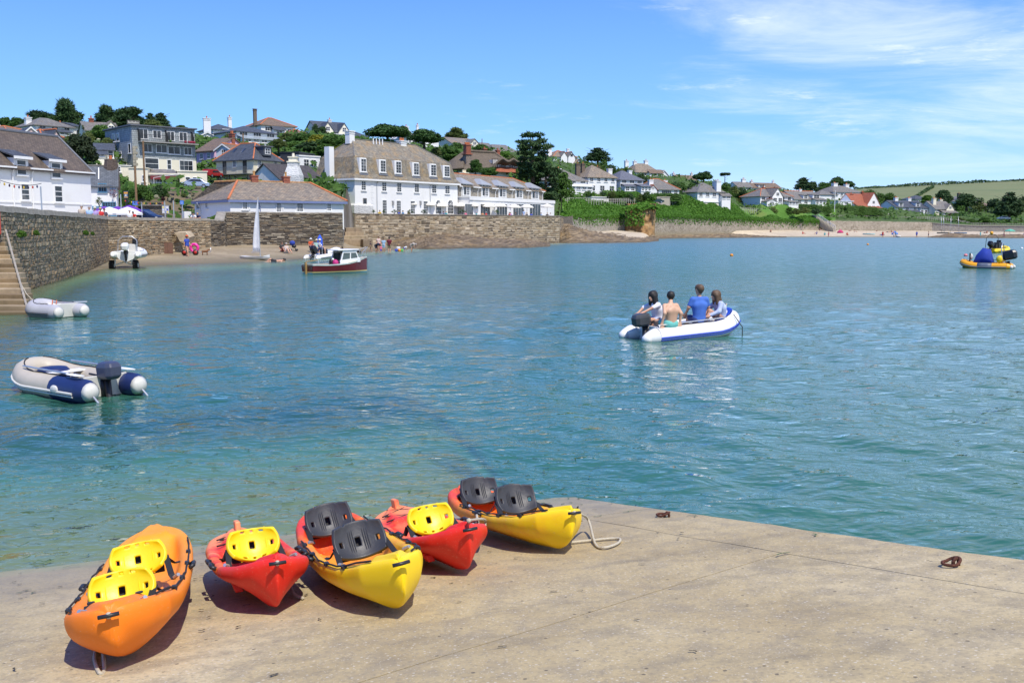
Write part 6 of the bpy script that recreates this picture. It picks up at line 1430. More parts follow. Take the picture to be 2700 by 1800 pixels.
def crown(kind,v=0):
 k=(kind,v)
 if k in CROWN:return CROWN[k]
 s=17*v+len(kind)*3
 if kind=='cypress':
  lob=[(0,0,7.2,2.4,2.2,2.6),(-1.5,.3,8.2,1.8,1.5,1.7),(1.6,0,6.8,2.3,2.0,2.0)]+rl(s+1,7,4.2,2.2,1.7,4.3,.85)+rl(s+2,5,4.4,1.0,1.5,2.6,.9)
  m=crown_mesh('crown',lob,4600,.44,LEAF_DARK,s,.95,1.0,.3)
 elif kind=='umbrella':
  lob=[(0,0,6.9,4.8,4.2,3.0)]+rl(s+1,9,5.0,.5,2.2,5.9,.85)+rl(s+4,6,3.0,.5,1.9,8.3,.6)
  m=crown_mesh('crown',lob,4600,.42,leaf_mat('pine_needles',(.02,.055,.012),(.05,.11,.022),.1),s,.25,1.0,.55)
 elif kind=='cedar':
  lob=[];rs=np.random.RandomState(s+3)
  for(z,rad,c)in((9.3,1.9,4),(8.0,3.5,6),(6.9,4.3,7),(5.6,3.8,5),(4.3,3.4,5),(3.0,3.2,6),(1.8,3.4,6),(.8,3.2,5)):
   for i in range(c):a=6.283*(i+rs.rand())/c;q=rad*rs.uniform(.45,1.0);lob.append((q*math.cos(a),q*math.sin(a),z+rs.uniform(-.3,.3),1.25*rs.uniform(.7,1.2),1.15,.5*rs.uniform(.8,1.3)))
  m=crown_mesh('crown',lob,4600,.33,LEAF_DARK,s,.5,1.0,.2)
 elif kind=='pine':
  lob=[];rs=np.random.RandomState(s+5)
  for z,rad in((9.2,.8),(8.0,1.5),(6.8,2.2),(5.5,2.7),(4.2,3.1),(3.0,3.2)):
   for i in range(5):a=6.283*(i+rs.rand())/5;q=rad*.7;lob.append((q*math.cos(a),q*math.sin(a),z+rs.uniform(-.4,.4),rad*.5+.4,rad*.5+.4,.75))
  m=crown_mesh('crown',lob,3200,.32,LEAF_DARK,s,.5,1.0,.3)
 elif kind=='flat':
  lob=[(0,0,8.6,3.0,2.6,.9)]+rl(s+1,8,4.4,.6,1.3,8.0,.9)
  m=crown_mesh('crown',lob,1800,.34,LEAF_DARK,s,.5,1.0,.35)
 elif kind=='broad':
  lob=[(0,0,5.8,3.2,3.0,3.0)]+rl(s+1,7,4.4,2.0,2.1,5.2,.75)+rl(s+2,5,3.2,1.0,1.8,7.4,.6)+rl(s+3,6,4.6,1.0,1.6,3.2,.8)
  m=crown_mesh('crown',lob,3600,.42,LEAF_MID,s,0.0,1.0,.45)
 elif kind=='shrub':
  lob=[(0,0,.7,.75,.75,.65)]+rl(s+1,6,1.0,.5,.48,.6,.7)+rl(s+2,4,.6,.3,.4,1.05,.6)
  m=crown_mesh('crown',lob,1000,.11,LEAF_MID,s,0.0,1.0,.5)
 elif kind=='hedge':
  rs=np.random.RandomState(s);n=1500;p=rs.uniform(-1,1,(n,3));ax=rs.choice(3,n,p=[.2,.4,.4]);p[np.arange(n),ax]=np.sign(p[np.arange(n),ax])*(1+.08*rs.normal(size=n));p[:,2]=np.abs(p[:,2])
  lob=None;q=p*[1,.5,1.0];nn=p/np.linalg.norm(p,axis=1)[:,None]
  d1=rs.normal(size=(n,3));t=np.cross(nn+rs.normal(0,.5,(n,3)),d1);t/=np.linalg.norm(t,axis=1)[:,None];b=np.cross(nn,t);a=.12*rs.uniform(.6,1.3,(n,1))
  v=np.stack([q-t*a,q-b*a*.7,q+t*a,q+b*a*.7],1).reshape(-1,3);o=mesh_np('crown',v,np.arange(4*n).reshape(n,4),LEAF_MID);m=o.data;bpy.data.objects.remove(o)
 elif kind=='palm':
  rs=np.random.RandomState(s);V,F=[],[]
  for(cx,cy,cz,R0)in((0,0,3.0,1.3),(.8,.2,2.2,1.0),(-.7,-.1,2.4,1.0)):
   for i in range(60):
    a=rs.rand()*6.283;e=rs.uniform(-.5,1.3);d=Vector((math.cos(a)*math.cos(e),math.sin(a)*math.cos(e),math.sin(e)));c=Vector((cx,cy,cz));sd=d.cross(Vector((0,0,1)));sd=sd.normalized()*.06 if sd.length>.01 else Vector((.06,0,0));k=len(V);tip=c+d*R0+Vector((0,0,-.35*R0*max(0,.6-e)));md=c+d*R0*.5
    V+=[c,md-sd,tip,md+sd];F.append((k,k+1,k+2,k+3))
  o=mesh_np('crown',[tuple(q)for q in V],F,LEAF_OLIVE);m=o.data;bpy.data.objects.remove(o)
 CROWN[k]=m;return m
TRUNK={}
def trunk(kind,v=0):
 if(kind,v)in TRUNK:return TRUNK[(kind,v)]
 rs=np.random.RandomState(v+40);mb=MB()
 top,r0,limbs={'cypress':(6.5,.55,7),'umbrella':(6.2,.5,9),'cedar':(9.0,.45,12),'pine':(9,.35,6),'flat':(7.6,.3,7),'broad':(5.5,.45,7),'shrub':(.8,.06,4),'hedge':(.5,.05,2),'palm':(3.0,.14,0)}[kind]
 lean=rs.uniform(-.4,.4)if top>2 else 0
 mb.tube([(lean*(q**2),.2*lean*q,-1.0*(top>2)+(top+1.0*(top>2))*q)for q in(0,.25,.5,.75,1)],[r0*1.25,r0,r0*.8,r0*.55,r0*.25],7)
 for i in range(limbs):
  a=6.283*(i+rs.rand()*.5)/max(1,limbs);z=top*rs.uniform(.35,.9);L_={'umbrella':3.8,'cedar':3.0,'flat':2.8}.get(kind,top*.45)
  dz={'umbrella':1.6,'flat':1.2,'cedar':.5}.get(kind,top*.2)
  mb.tube([(lean*(z/top)**2,0,z),(L_*.5*math.cos(a),L_*.5*math.sin(a),z+dz*.35),(L_*math.cos(a),L_*math.sin(a),z+dz)],[r0*.42,r0*.28,r0*.1],5)
 if kind=='palm':mb.tube([(0,0,1),(.8,.2,2.2)],.08,6);mb.tube([(0,0,1.2),(-.7,-.1,2.4)],.08,6)
 o=mb.obj('trunk',BARK,None,True,uv=False);m=o.data;bpy.data.objects.remove(o);TRUNK[(kind,v)]=m;return m
TREES=[]
def tree(kind,px,pyt,pyb,wpx,D,label,mat=None,name=None,cat=None,group=None,v=0,base=None):
 """a plant standing at column px and distance D, its head at row pyt, its crown wpx wide; pyb: row of its foot"""
 pt,pb=P(px,pyt,D),P(px,pyb,D);h=max(.3,pt.z-pb.z);w=wpx*D/F_PX
 UH,UW_={'cypress':(9.8,9.2),'umbrella':(9.6,10.2),'cedar':(9.7,8.6),'pine':(9.7,6.6),'flat':(9.6,9.5),'broad':(8.8,8.6),'shrub':(1.5,2.3),'hedge':(1.06,2.15),'palm':(4.2,3.2)}[kind]
 nm=name or{'cypress':'cypress_tree','umbrella':'umbrella_pine','cedar':'cedar_tree','pine':'pine_tree','flat':'pine_tree','broad':'broadleaf_tree','shrub':'bush','hedge':'hedge','palm':'cabbage_palm'}[kind]
 rs=random.Random(int(px*7+pyt));rot=rs.uniform(-.4,.4)if kind=='hedge' else rs.uniform(0,6.28)
 root=thing(nm,label,cat or{'shrub':'bush','hedge':'hedge'}.get(kind,'tree'),(pb.x,pb.y,pb.z),0,group)
 sx=w/UW_;sz=h/UH
 c=bpy.data.objects.new('crown',crown(kind,v));COL.objects.link(c);c.parent=root;c.scale=(sx,sx if kind!='hedge' else max(.8,sx*.5),sz);c.rotation_euler=(0,0,rot if kind!='hedge' else 0)
 if mat is not None:c.material_slots[0].link='OBJECT';c.material_slots[0].material=mat
 if kind not in('hedge',):
  t=bpy.data.objects.new('trunk',trunk(kind,v));COL.objects.link(t);t.parent=root;t.scale=c.scale;t.rotation_euler=c.rotation_euler
 return root
 # --- named trees
tree('cypress',175,262,352,88,214,'tall dark cypress standing behind the skylight house')
tree('cypress',108,293,352,88,216,'lower dark cypress spreading left of the skylight house',v=1)
tree('cypress',283,279,345,62,206,'ragged dark cypress left of the slate block skyline',v=1)
tree('cypress',340,283,345,85,208,'broad dark cypress right behind the slate block roof')
tree('pine',398,300,350,36,200,'small dark pine just left of the roof sign')
tree('pine',425,299,350,44,202,'dark pine rising above the slate block roof')
tree('broad',405,316,350,50,196,'olive bush crown peeping over the slate block',LEAF_OLIVE)
tree('broad',478,330,352,36,215,'small rounded green tree right of the slate block roof')
tree('broad',14,308,345,36,225,'rounded green tree at the left edge of the skyline')
tree('broad',48,311,347,44,224,'green skyline tree left of the cypresses',v=1)
tree('palm',66,311,345,26,222,'small cabbage palm on the left skyline')
tree('broad',215,352,440,78,136,'big dark round tree right of the quay building roof',leaf_mat('dark_broadleaf',(.018,.028,.012),(.035,.055,.02),.15))
tree('broad',268,331,378,62,172,'round green bush tree in front of the grey roofed cream house',v=1)
tree('broad',232,348,395,40,160,'light green tree above the dark round tree',LEAF_OLIVE)
tree('palm',219,328,350,17,186,'cabbage palm beside the white lean-to wing')
tree('umbrella',1022,331,383,100,246,'large umbrella pine behind the hotel ridge')
tree('umbrella',1062,334,380,40,262,'small umbrella pine just right of the large one',v=1)
tree('umbrella',1119,343,398,82,236,'dark umbrella pine in front of the white tower house',v=1)
tree('cypress',1204,338,378,64,300,'spiky bright cypress on the skyline above the thatch',LEAF_OLIVE,v=1)
tree('cedar',1405,354,470,96,206,'tall dark cedar with open tiers at the end of the hotel annexe')
tree('cedar',1438,432,532,92,208,'lower spreading dark cedar boughs beside the annexe gable',v=1)
tree('broad',1478,452,540,62,224,'green broadleaf tree right of the cedars',LEAF_MID)
tree('pine',1576,391,434,62,372,'dark rounded pine on the skyline above the three brown chimneys',name='pine_tree')
tree('umbrella',1854,455,486,48,338,'dark dome shaped pine on the ridge')
tree('flat',1911,455,482,36,345,'lone wind cut pine with flat top on the ridge line')
tree('pine',2117,469,508,40,420,'dark pine left of the large white house',LEAF_DARK)
tree('broad',2138,478,512,36,415,'dark broadleaf tree touching the ridge pine',LEAF_DARK)
tree('broad',2176,482,512,48,440,'green tree behind the white side wing',v=1)
tree('umbrella',2207,469,505,36,450,'dark pine crown above the big white house roof')
tree('umbrella',2235,478,505,34,452,'smaller dark pine right of the big house chimneys',v=1)
tree('broad',2487,500,545,46,430,'tall dark rounded tree right behind the cream house',LEAF_DARK)
tree('broad',2548,512,552,62,402,'dark dense tree in front of the white gabled house',LEAF_DARK,v=1)
tree('pine',2660,509,584,62,352,'tall dark conifer at the right edge by the shore')
tree('broad',2597,572,590,32,345,'round green shrub on the grass above the low beach wall')
tree('broad',2445,514,540,34,440,'light green tree between the white pair and cream house',LEAF_BRIGHT)
tree('palm',2128,550,566,22,338,'spiky palm tuft at the top of the beach steps')
tree('broad',850,333,358,24,255,'dark green tree left of the yellow twin gables',LEAF_DARK)
tree('pine',832,328,360,22,254,'slim dark conifer beside the yellow twin gables')
for i,(px,yt,yb,w,m)in enumerate(((760,350,385,50,LEAF_OLIVE),(795,352,392,62,LEAF_MID),(838,354,398,62,LEAF_GOLD),(870,358,400,56,LEAF_MID),(905,362,400,50,LEAF_MID),(935,372,402,46,LEAF_OLIVE),(770,372,405,60,LEAF_MID),(815,375,410,70,LEAF_DARK),(860,380,412,60,LEAF_MID),(900,385,415,56,LEAF_GOLD),(735,365,395,40,LEAF_OLIVE))):
 tree('broad',px,yt,yb,w,215-i*3,'leafy tree in the thicket behind the balcony house and hotel',m,group='thicket of trees behind the hotel',v=i%2)
tree('shrub',1205,372,398,44,262,'clipped dark green dome bush below the orange lichen roof')
tree('broad',1270,381,412,52,255,'rounded green tree left of the thatched ridge',LEAF_MID)
tree('broad',1195,395,432,66,232,'broad green bush left of the thatched house',LEAF_MID,v=1)
tree('broad',1253,420,462,36,205,'leafy tree in front of the thatch below its tall chimney',LEAF_MID)
tree('broad',1290,442,470,46,203,'low leafy tree under the thatched slope',LEAF_MID,v=1)
tree('broad',1155,398,425,28,250,'copper leaved bush below the white tower house',LEAF_RED)
tree('broad',1330,398,430,40,262,'bright green tree between thatch and mansard bungalow',LEAF_BRIGHT)
tree('shrub',1477,508,530,28,232,'white flowering shrub by the hotel annexe',leaf_mat('white_blossom',(.5,.48,.42),(.72,.68,.6),.2),name='blossom_bush')
for px,D in((1370,209),(1390,211)):tree('palm',px,462,492,30,D,'cabbage palm in front of the cedars behind the annexe roof',group='cabbage palms behind the annexe')
for i,(px,yt,yb,w,D,m,lab)in enumerate(((262,518,552,30,108,LEAF_OLIVE,'cabbage palm at the corner of the white quay building'),)):
 tree('palm',px,yt,yb,w,D,lab,m)
for i,(px,yt,yb,w,D,m,lab)in enumerate(((375,483,520,50,124,LEAF_MID,'bush'),(415,485,525,56,124.5,LEAF_DARK,'bush'),(350,492,525,34,123,LEAF_MID,'bush'),(392,500,530,44,121,LEAF_MID,'bush'),(330,485,545,26,119,LEAF_MID,'bush'),(340,520,545,40,118,LEAF_MID,'bush'))):
 tree('shrub',px,yt,yb,w,D,'rounded evergreen bush in the bank below the cream block',m,group='bushes in the bank below the cream block',v=i%2)
for px,yt,w,m,lab in((413,512,17,leaf_mat('cream_flowers',(.4,.4,.25),(.6,.58,.4),.2),'cream flowering clump in the earth bank, left one'),(447,518,10,MATS['cream_flowers'],'cream flowering clump in the earth bank, middle one'),(500,511,11,MATS['cream_flowers'],'cream flowering clump under the parked silver car'),(430,518,16,LEAF_RED,'reddish spiky clump in the earth bank'),(443,508,14,LEAF_OLIVE,'grey green yucca like clump in the bank'),(468,522,22,LEAF_MID,'low green clump in the bank left of the blue sign'),(485,508,22,LEAF_OLIVE,'pale green clump under the road wall'),(358,522,16,LEAF_OLIVE,'grey green clump by the pub sign')):
 tree('shrub',px,yt,yt+13,w,119,lab,m)
for px,py,w,D,lab in((58,616,34,42.6,'larger bright green samphire tuft growing from the harbour wall'),(96,614,22,46.4,'small samphire tuft touching the larger one on the harbour wall'),(226,613,22,62.4,'green tuft on the harbour wall near the beach end'),(244,616,14,65.5,'smallest green tuft on the harbour wall')):
 t=tree('shrub',px,py-w*.35,py+w*.35,w,D,lab,LEAF_BRIGHT,name='wall_plant',cat='plant')
def cluster(lab,grp,items,mats,D,jit=3,kind='shrub'):
 rs=random.Random(len(lab)*13+len(items))
 for i,(px,yt,yb,w)in enumerate(items):
  tree(kind,px,yt,yb,w,D+rs.uniform(-jit,jit),lab,mats[i%len(mats)],group=grp,v=i%3)
M4=[LEAF_MID,LEAF_OLIVE,LEAF_DARK,LEAF_MID]
cluster('bush in the scrub above the brown quay roof','scrub above the quay roof',[(x,352+(i*37%9),374,38)for i,x in enumerate((-10,12,30,50,70))],[LEAF_MID,LEAF_BRIGHT],165)
cluster('bush on the slope between cypress house and slate block','slope bushes left of the slate block',[(x,y,y+34,44)for x,y in((150,352),(180,355),(205,385),(245,395),(262,372),(285,360),(300,375),(235,415),(262,412),(290,395),(195,410),(225,438),(250,428),(285,425),(310,400))],M4,158,6)
cluster('bush in gardens under the tall white chimney house','bushes under the white chimney house',[(x,y,y+22,32)for x,y in((610,358),(625,365),(600,352),(590,365),(645,372),(665,376),(690,378),(715,372))],[LEAF_OLIVE,LEAF_MID],200,5)
cluster('garden bush in front of the yellow twin gables','bushes below the yellow twin gables',[(x,y,y+24,34)for x,y in((848,358),(875,361),(905,362),(935,366),(960,368),(985,372))],M4,248,4)
cluster('bush on the scrubby slope above the hotel roof end','scrub between hotel and thatch',[(x,y,y+32,44)for x,y in((1100,392),(1130,398),(1160,408),(1185,420),(1215,425),(1135,415),(1165,430),(1200,442),(1218,452),(1150,385),(1230,400),(1255,398),(1300,400),(1350,405),(1375,410),(1390,425),(1180,378))],M4,238,8)
cluster('bush behind the annexe roof right of the thatch','bushes right of the thatch',[(x,y,y+34,40)for x,y in((1370,440),(1378,460),(1395,445),(1400,470),(1420,480),(1440,490),(1380,425),(1450,505),(1460,520),(1435,520))],M4,222,6)
cluster('bush on the wooded crest above the slate roofed row','crest bushes above the middle row',[(x,y,y+30,44)for x,y in((1440,410),(1475,425),(1530,425),(1560,425),(1590,420),(1612,432),(1640,440),(1655,438),(1690,455),(1720,462),(1620,448),(1545,440),(1575,432),(1600,440))],[LEAF_OLIVE,LEAF_MID,LEAF_DARK],318,8)
cluster('garden bush below the row of hip roofed houses','garden bushes below the hip roofed row',[(x,y,y+22,34)for x,y in((1550,500),(1565,504),(1590,504),(1612,502),(1625,508),(1640,500),(1660,508),(1690,510),(1705,503),(1720,510),(1530,508),(1580,512),(1600,512),(1620,515),(1648,512),(1665,518),(1540,520),(1690,520))],[LEAF_MID,LEAF_BRIGHT,LEAF_DARK,LEAF_OLIVE],262,4)
cluster('bush in the thick hedges between bungalow and chimney house','hedge bushes round the bungalow',[(x,y,y+28,42)for x,y in((1795,478),(1815,490),(1790,500),(1800,515),(1815,510),(1770,515),(1750,514),(1730,515),(1780,520),(1830,518),(1780,478),(1825,480),(1845,482),(1870,485),(1700,512),(1760,505))],M4,300,6)
cluster('ridge bush left of the long brown bungalow','ridge bushes',[(x,y,y+26,38)for x,y in((1915,478),(1935,488),(1955,492),(1925,500),(1945,505),(1965,505),(1985,500),(1910,500),(1930,515),(1950,520),(1970,522),(1900,515),(1990,515),(1915,530))],M4,348,10)
cluster('low bush in the dark scrub above the long railing','scrub above the long railing',[(x,y,y+18,36)for x,y in((1855,525),(1880,528),(1900,530),(1925,534),(1950,537),(1975,540),(1995,538),(2015,543),(2035,545),(2060,546),(2080,545),(2100,548),(1890,520),(1940,528),(2120,545),(2150,548))],[LEAF_DARK,LEAF_MID,LEAF_OLIVE],328,6)
cluster('bush in the wooded gardens around the big white house','woods around the big white house',[(x,y,y+28,42)for x,y in((2070,500),(2090,502),(2105,505),(2175,520),(2185,528),(2150,508),(2210,502),(2250,508),(2265,505),(2280,500),(2300,505),(2320,508),(2345,505),(2190,535),(2170,535),(2320,520),(2335,530),(2310,535),(2330,545),(2320,555),(2295,498))],M4,432,14)
cluster('clipped garden hedge clump beside the red tiled gables','hedge clumps by the red gables',[(x,y,y+20,46)for x,y in((2205,546),(2228,548),(2250,550),(2270,552),(2295,550),(2315,552),(2180,548),(2195,555))],[LEAF_BRIGHT,LEAF_MID],356,3)
cluster('bush in the gardens in front of the white pair','bushes before the white pair',[(x,y,y+16,30)for x,y in((2335,560),(2360,562),(2385,566),(2410,568),(2430,566),(2455,565),(2480,566),(2505,562),(2520,560),(2345,568))],[LEAF_MID,LEAF_OLIVE,LEAF_GOLD,LEAF_RED],372,3)
cluster('bush in the dark woodland at the right shore','woodland at the right shore',[(x,y,y+30,54)for x,y in((2505,530),(2530,535),(2560,548),(2590,545),(2615,540),(2640,535),(2670,540),(2695,530),(2610,555),(2635,555),(2690,555),(2580,530),(2620,520),(2655,515),(2700,515),(2440,535),(2470,525))],[LEAF_DARK,LEAF_MID,LEAF_DARK,LEAF_OLIVE],420,22)
cluster('low clump on the verge above the low beach wall','verge clumps at the right',[(x,y,y+12,40)for x,y in((2500,572),(2530,572),(2560,576),(2630,582),(2655,585),(2690,580))],[LEAF_MID,LEAF_OLIVE],352,3)
for i,(px,yt,yb,w,D,lab)in enumerate(((2215,543,560,62,352,'long clipped hedge left of the red gabled house'),(2255,545,566,52,350,'clipped hedge in front of the red gabled house'),(2290,548,567,46,352,'clipped hedge right of the red gabled house'),(1745,512,530,95,283,'sloping dark hedge beside the garage terrace'),(2120,541,560,70,345,'hedge under the solar panel chalet'),(2160,545,563,60,347,'hedge right of the solar panel chalet'),(2335,556,568,26,366,'short hedge left of the white pair'))):
 tree('hedge',px,yt,yb,w,D,lab,LEAF_MID)
def undergrowth():
 rs=np.random.RandomState(12);n=70000
 px=rs.uniform(-60,2760,n);e=edge_d(px);D=e+6+(np.minimum(e*1.5,420)-8)*rs.rand(n)**1.3*.9
 x=(px-1350)/F_PX*D;z=hill_z(x,D)
 ok=(z>3.2)&~((px>380)&(px<600)&(D<150)&(rs.rand(n)<.8))&~((px>1476)&(px<2185)&(D<e+np.where(px<1660,17,11)))&~((px>900)&(px<1480)&(D<205)&(z<5.2))
 x,D,z,px=x[ok],D[ok],z[ok],px[ok]
 h=np.clip(vnoise(x*.22,D*.22,9)+.25,0,1)*1.6
 pts=np.stack([x,D,z+h*rs.rand(len(x))+.05],1)
 leaf_scatter('undergrowth',pts,np.tile([[0,-.5,.8]],(len(x),1)),.55,LEAF_MID,'rough green undergrowth between the houses on the hill',seed=4)
undergrowth()
# ================================================================ KAYAKS
def hull_mat(name,stops,L,seed=0,rough=0.46):
 t=NT(name);o=t.coord('Object');x=t.new_sep(o,0);mp=t.new('ShaderNodeMapping');t.link(o,mp.inputs[0]);mp.inputs['Location'].default_value=(seed,seed*2,0);n=t.noise(mp.outputs[0],2.2,5,.6,.6);n2=t.noise(o,26,3)
 f=t.math('ADD',t.math('DIVIDE',t.math('ADD',x,L/2),L),t.math('MULTIPLY',t.math('SUBTRACT',n,.5),.85))
 col=t.ramp(f,stops);sc=t.noise(t.coord('Object',(1,9,9)),9,4,.7)
 col=t.mix(t.ramp(sc,[(.6,0),(.72,.28)]),col,(.75,.55,.35));t.set(col,t.ramp(n,[(.3,rough-.06),(.7,rough+.14)]));t.bump(n2,.12,.004);return t.mat
YEL=plain('yellow_seat_plastic',(.82,.60,.004),.42,0,.06,6,.08);WEB=plain('black_webbing',(.012,.012,.013),.75);GREYP2=plain('charcoal_seat_plastic',(.035,.037,.042),.48,0,.15,6,.1)
ROPE=plain('pale_rope',(.55,.50,.38),.85,0,.15,40,.6);CORD=plain('black_cord',(.012,.012,.012),.7)
T_=[0,.025,.07,.14,.24,.34,.44,.54,.64,.74,.83,.90,.95,.98,1.0]
def prof(tab,t):return float(np.interp(t,[q[0]for q in tab],[q[1]for q in tab]))
KT=dict(b=((0,.03),(.025,.15),(.07,.24),(.14,.30),(.24,.345),(.44,.375),(.64,.375),(.8,.335),(.9,.235),(.96,.115),(1,.03)),k=((0,.14),(.05,.06),(.14,.02),(.3,0),(.75,0),(.90,.012),(.96,.06),(1,.15)),g=((0,.32),(.1,.29),(.3,.235),(.6,.225),(.8,.26),(.92,.315),(1,.345)),vee=.035)
KW=dict(KT,b=((0,.04),(.03,.16),(.08,.25),(.15,.31),(.25,.35),(.44,.375),(.64,.375),(.8,.36),(.9,.31),(.96,.22),(1,.07)))
KS=dict(b=((0,.03),(.03,.20),(.1,.31),(.2,.36),(.4,.385),(.6,.385),(.75,.37),(.87,.30),(.95,.17),(1,.03)),k=((0,.18),(.06,.08),(.2,.01),(.5,0),(.85,0),(.95,.04),(1,.18)),g=((0,.29),(.15,.26),(.4,.235),(.65,.245),(.85,.30),(1,.37)),vee=.10)
def kayak(kind,label,far,near,mat,seats,seatmat,roll=0.0,bs=1.0,hs=1.0):
 S={k:(tuple((t,v*(bs if k=='b' else hs))for t,v in q)if k!='vee' else q)for k,q in{'T':KT,'S':KS,'W':KW}[kind].items()};F_,N_=on_slip(*far),on_slip(*near)
 ex=(N_-F_).normalized();L=(N_-F_).length+.2
 ez=SLIP_N.copy();ey=ez.cross(ex).normalized();ez=ex.cross(ey)
 if roll:Rm=Matrix.Rotation(roll,3,ex);ey=Rm@ey;ez=Rm@ez
 c=(F_+N_)/2+ex*.07+SLIP_N*(.004+abs(roll)*.10)
 M=Matrix(((ex.x,ey.x,ez.x,c.x),(ex.y,ey.y,ez.y,c.y),(ex.z,ey.z,ez.z,c.z),(0,0,0,1)))
 root=thing('kayak',label,'kayak',mat=M);Z=(N_-Vector((0,0,CAM_H))).length
 X=lambda t:(t-.5)*L
 def proj(v):q=M@v;y=q.y*CP-(q.z-CAM_H)*SP;z=q.y*SP+(q.z-CAM_H)*CP;return IMG_W/2+F_PX*q.x/y,IMG_H/2-F_PX*z/y
 def solve(px,py):return min(np.linspace(.12,.8,137),key=lambda t:math.hypot(proj(Vector((X(t),0,.30)))[0]-px,proj(Vector((X(t),0,.30)))[1]-py))
 seats=[float(solve(*q))+.015 for q in seats]
 ck=(.13,.90)if kind!='S' else(.30,.90)
 def fl(t):
  g=prof(S['g'],t);inn=min(1,max(0,(t-ck[0])/.05))*min(1,max(0,(ck[1]-t)/.05))
  seat=sum(math.exp(-((t-s)/.035)**2)for s in seats)
  hump=sum(math.exp(-((t-s-.13)/.03)**2)for s in seats)
  return(g+.02)*(1-inn)+inn*(.085-.03*sum(math.exp(-((t-s-.05)/.05)**2)for s in seats)+.04*hump),inn
 ts=sorted(set(T_+list(np.linspace(.1,.93,30))));rings=[]
 for t in ts:
  b,k,g=prof(S['b'],t),prof(S['k'],t),prof(S['g'],t);f,inn=fl(t);v=S['vee'];r=max(b*.35,b-.085)if inn>.02 else b*.6;h=g-k
  rw=r-.02
  half=[(0,k),(b*(.30-v),k+.012+v*.35),(b*(.66-v*.8),k+.05+v*.9),(b*.93,k+h*.42+v*.7),(b,k+h*.68+v*.3),(b*1.0,g-.035),(b-.012,g-.004),(b-.04,g+.004),(r,g-.008),(r-.015,f+(g-f)*.5),(rw*.82,f+.012),(rw*.42,f),(0,f+.004)]
  P_=[Vector((X(t),y,z))for y,z in half];rings.append(P_+[Vector((q.x,-q.y,q.z))for q in reversed(P_[1:-1])])
 mb=MB();mb.loft(rings,True,True);h=mb.obj('hull',mat,root,True,uv=False,sub=1);fix_normals(h)
 def rim(t,side,inset=.03,dz=.0):return Vector((X(t),side*(prof(S['b'],t)-inset),prof(S['g'],t)+dz))
 for s in seats:
  for sd in(-1,1):
   for q in range(3 if s<.58 else 0):t=s+.16+q*.022;y=sd*(prof(S['b'],t)-.10);fr=MB();fr.obox((X(t),y,fl(t)[0]-.005),(.02,0,.008),(0,-sd*.05,0),(-.006,sd*.018,.065-q*.008));fr.obj('foot_rest',mat,root,bevel=.006)
 for s in seats:
  for sd in(-1,1):sc=MB();t=s+.1;sc.tube([(X(t),sd*.12,fl(t)[0]+.004),(X(t),sd*.12,fl(t)[0]+.012)],.02,10);sc.obj('scupper_hole',BLACK,root)
 if kind=='S':
  t=seats[0]+.13;hb=MB();hb.loft([[Vector((X(t)+a*math.cos(q),a*1.75*math.sin(q),fl(t)[0]+z))for q in np.linspace(0,6.283,25)[:-1]]for a,z in((.105,.0),(.11,.022),(.095,.03),(.09,.024))],True,True);hb.obj('hatch',plain('hatch_mesh',(.10,.075,.012),.6,0,.3,60,.4),root,True,uv=False);fix_normals(root.children[-1])
  for t0,t1 in((.06,.16),(.16,.27)):
   q=MB();q.tube([rim(t0,1,.1,.02),rim(t1,-1,.08,.02)],.006,5);q.tube([rim(t0,-1,.1,.02),rim(t1,1,.08,.02)],.006,5);q.obj('bungee',CORD,root)
  q=MB();q.obox((X(.02),-.02,.24),(.11,0,.0),(0,.04,0),(-.03,0,.13));q.obj('stern_fin',mat,root,bevel=.01)
 else:
  for sd in(-1,1):
   q=MB();pts=[rim(t,sd,.02,.012)+Vector((0,0,.006*math.sin(t*60)))for t in np.linspace(.22 if sd>0 else .3,.93,14)];q.tube(pts,.0065,5);q.obj('deck_line',CORD,root)
   for t in(.36,.5,.68,.82):q=MB();p=rim(t,sd,.025,.004);q.box(p,(.06,.028,.022));q.obj('cleat',BLACK,root)
 for sd in(-1,1):
  for t in((.52,)if kind!='S' else(.5,.6)):
   q=MB();p=rim(t,sd,.012,-.01);q.tube([p+Vector((-.06,sd*.004,0)),p+Vector((-.05,sd*.03,.012)),p+Vector((.05,sd*.03,.012)),p+Vector((.06,sd*.004,0))],.014,7);q.obj('side_handle',BLACK,root,True)
 q=MB();p=Vector((X(1.0)+.03,0,prof(S['g'],1)-.03));q.tube([p+Vector((0,-.05,0)),p+Vector((.008,0,0)),p+Vector((0,.05,0))],.011,8);q.obj('bow_toggle',BLACK,root,True)
 for s in seats:
  w,hh=.355,.235;nu,nv=30,18;mb=MB();yel=seatmat is YEL;keep=[]
  for j in range(nv+1):
   for i in range(nu+1):
    a,b=i/nu*2-1,j/nv*2-1;k=.78 if yel else .42
    y=a*math.sqrt(max(0,1-k*b*b/2))*w/2;z=b*math.sqrt(max(0,1-k*a*a/1.6))*hh/2
    if not yel and b>0:z+=.028*math.cos(a*1.57)*b-(.012*b if abs(abs(a)-.54)<.05 else 0)
    mb.v.append((.055*a*a+.02*b*b,y,z))
  for j in range(nv):
   for i in range(nu):
    ci,cj=(i+.5)/nu*2-1,(j+.5)/nv*2-1
    hole=(abs(ci)<.1 and abs(cj)<.2)or(.66<abs(ci)<.78 and abs(cj+.05)<.17)
    if yel and abs(abs(cj)-.81)<.05 and min(abs(ci),abs(abs(ci)-.42))<.085:hole=True
    if hole:continue
    a=j*(nu+1)+i;mb.f.append((a,a+1,a+nu+2,a+nu+1))
  mb.m=[0]*len(mb.f);st=mb.obj('seat_back',seatmat,root,True,uv=False)
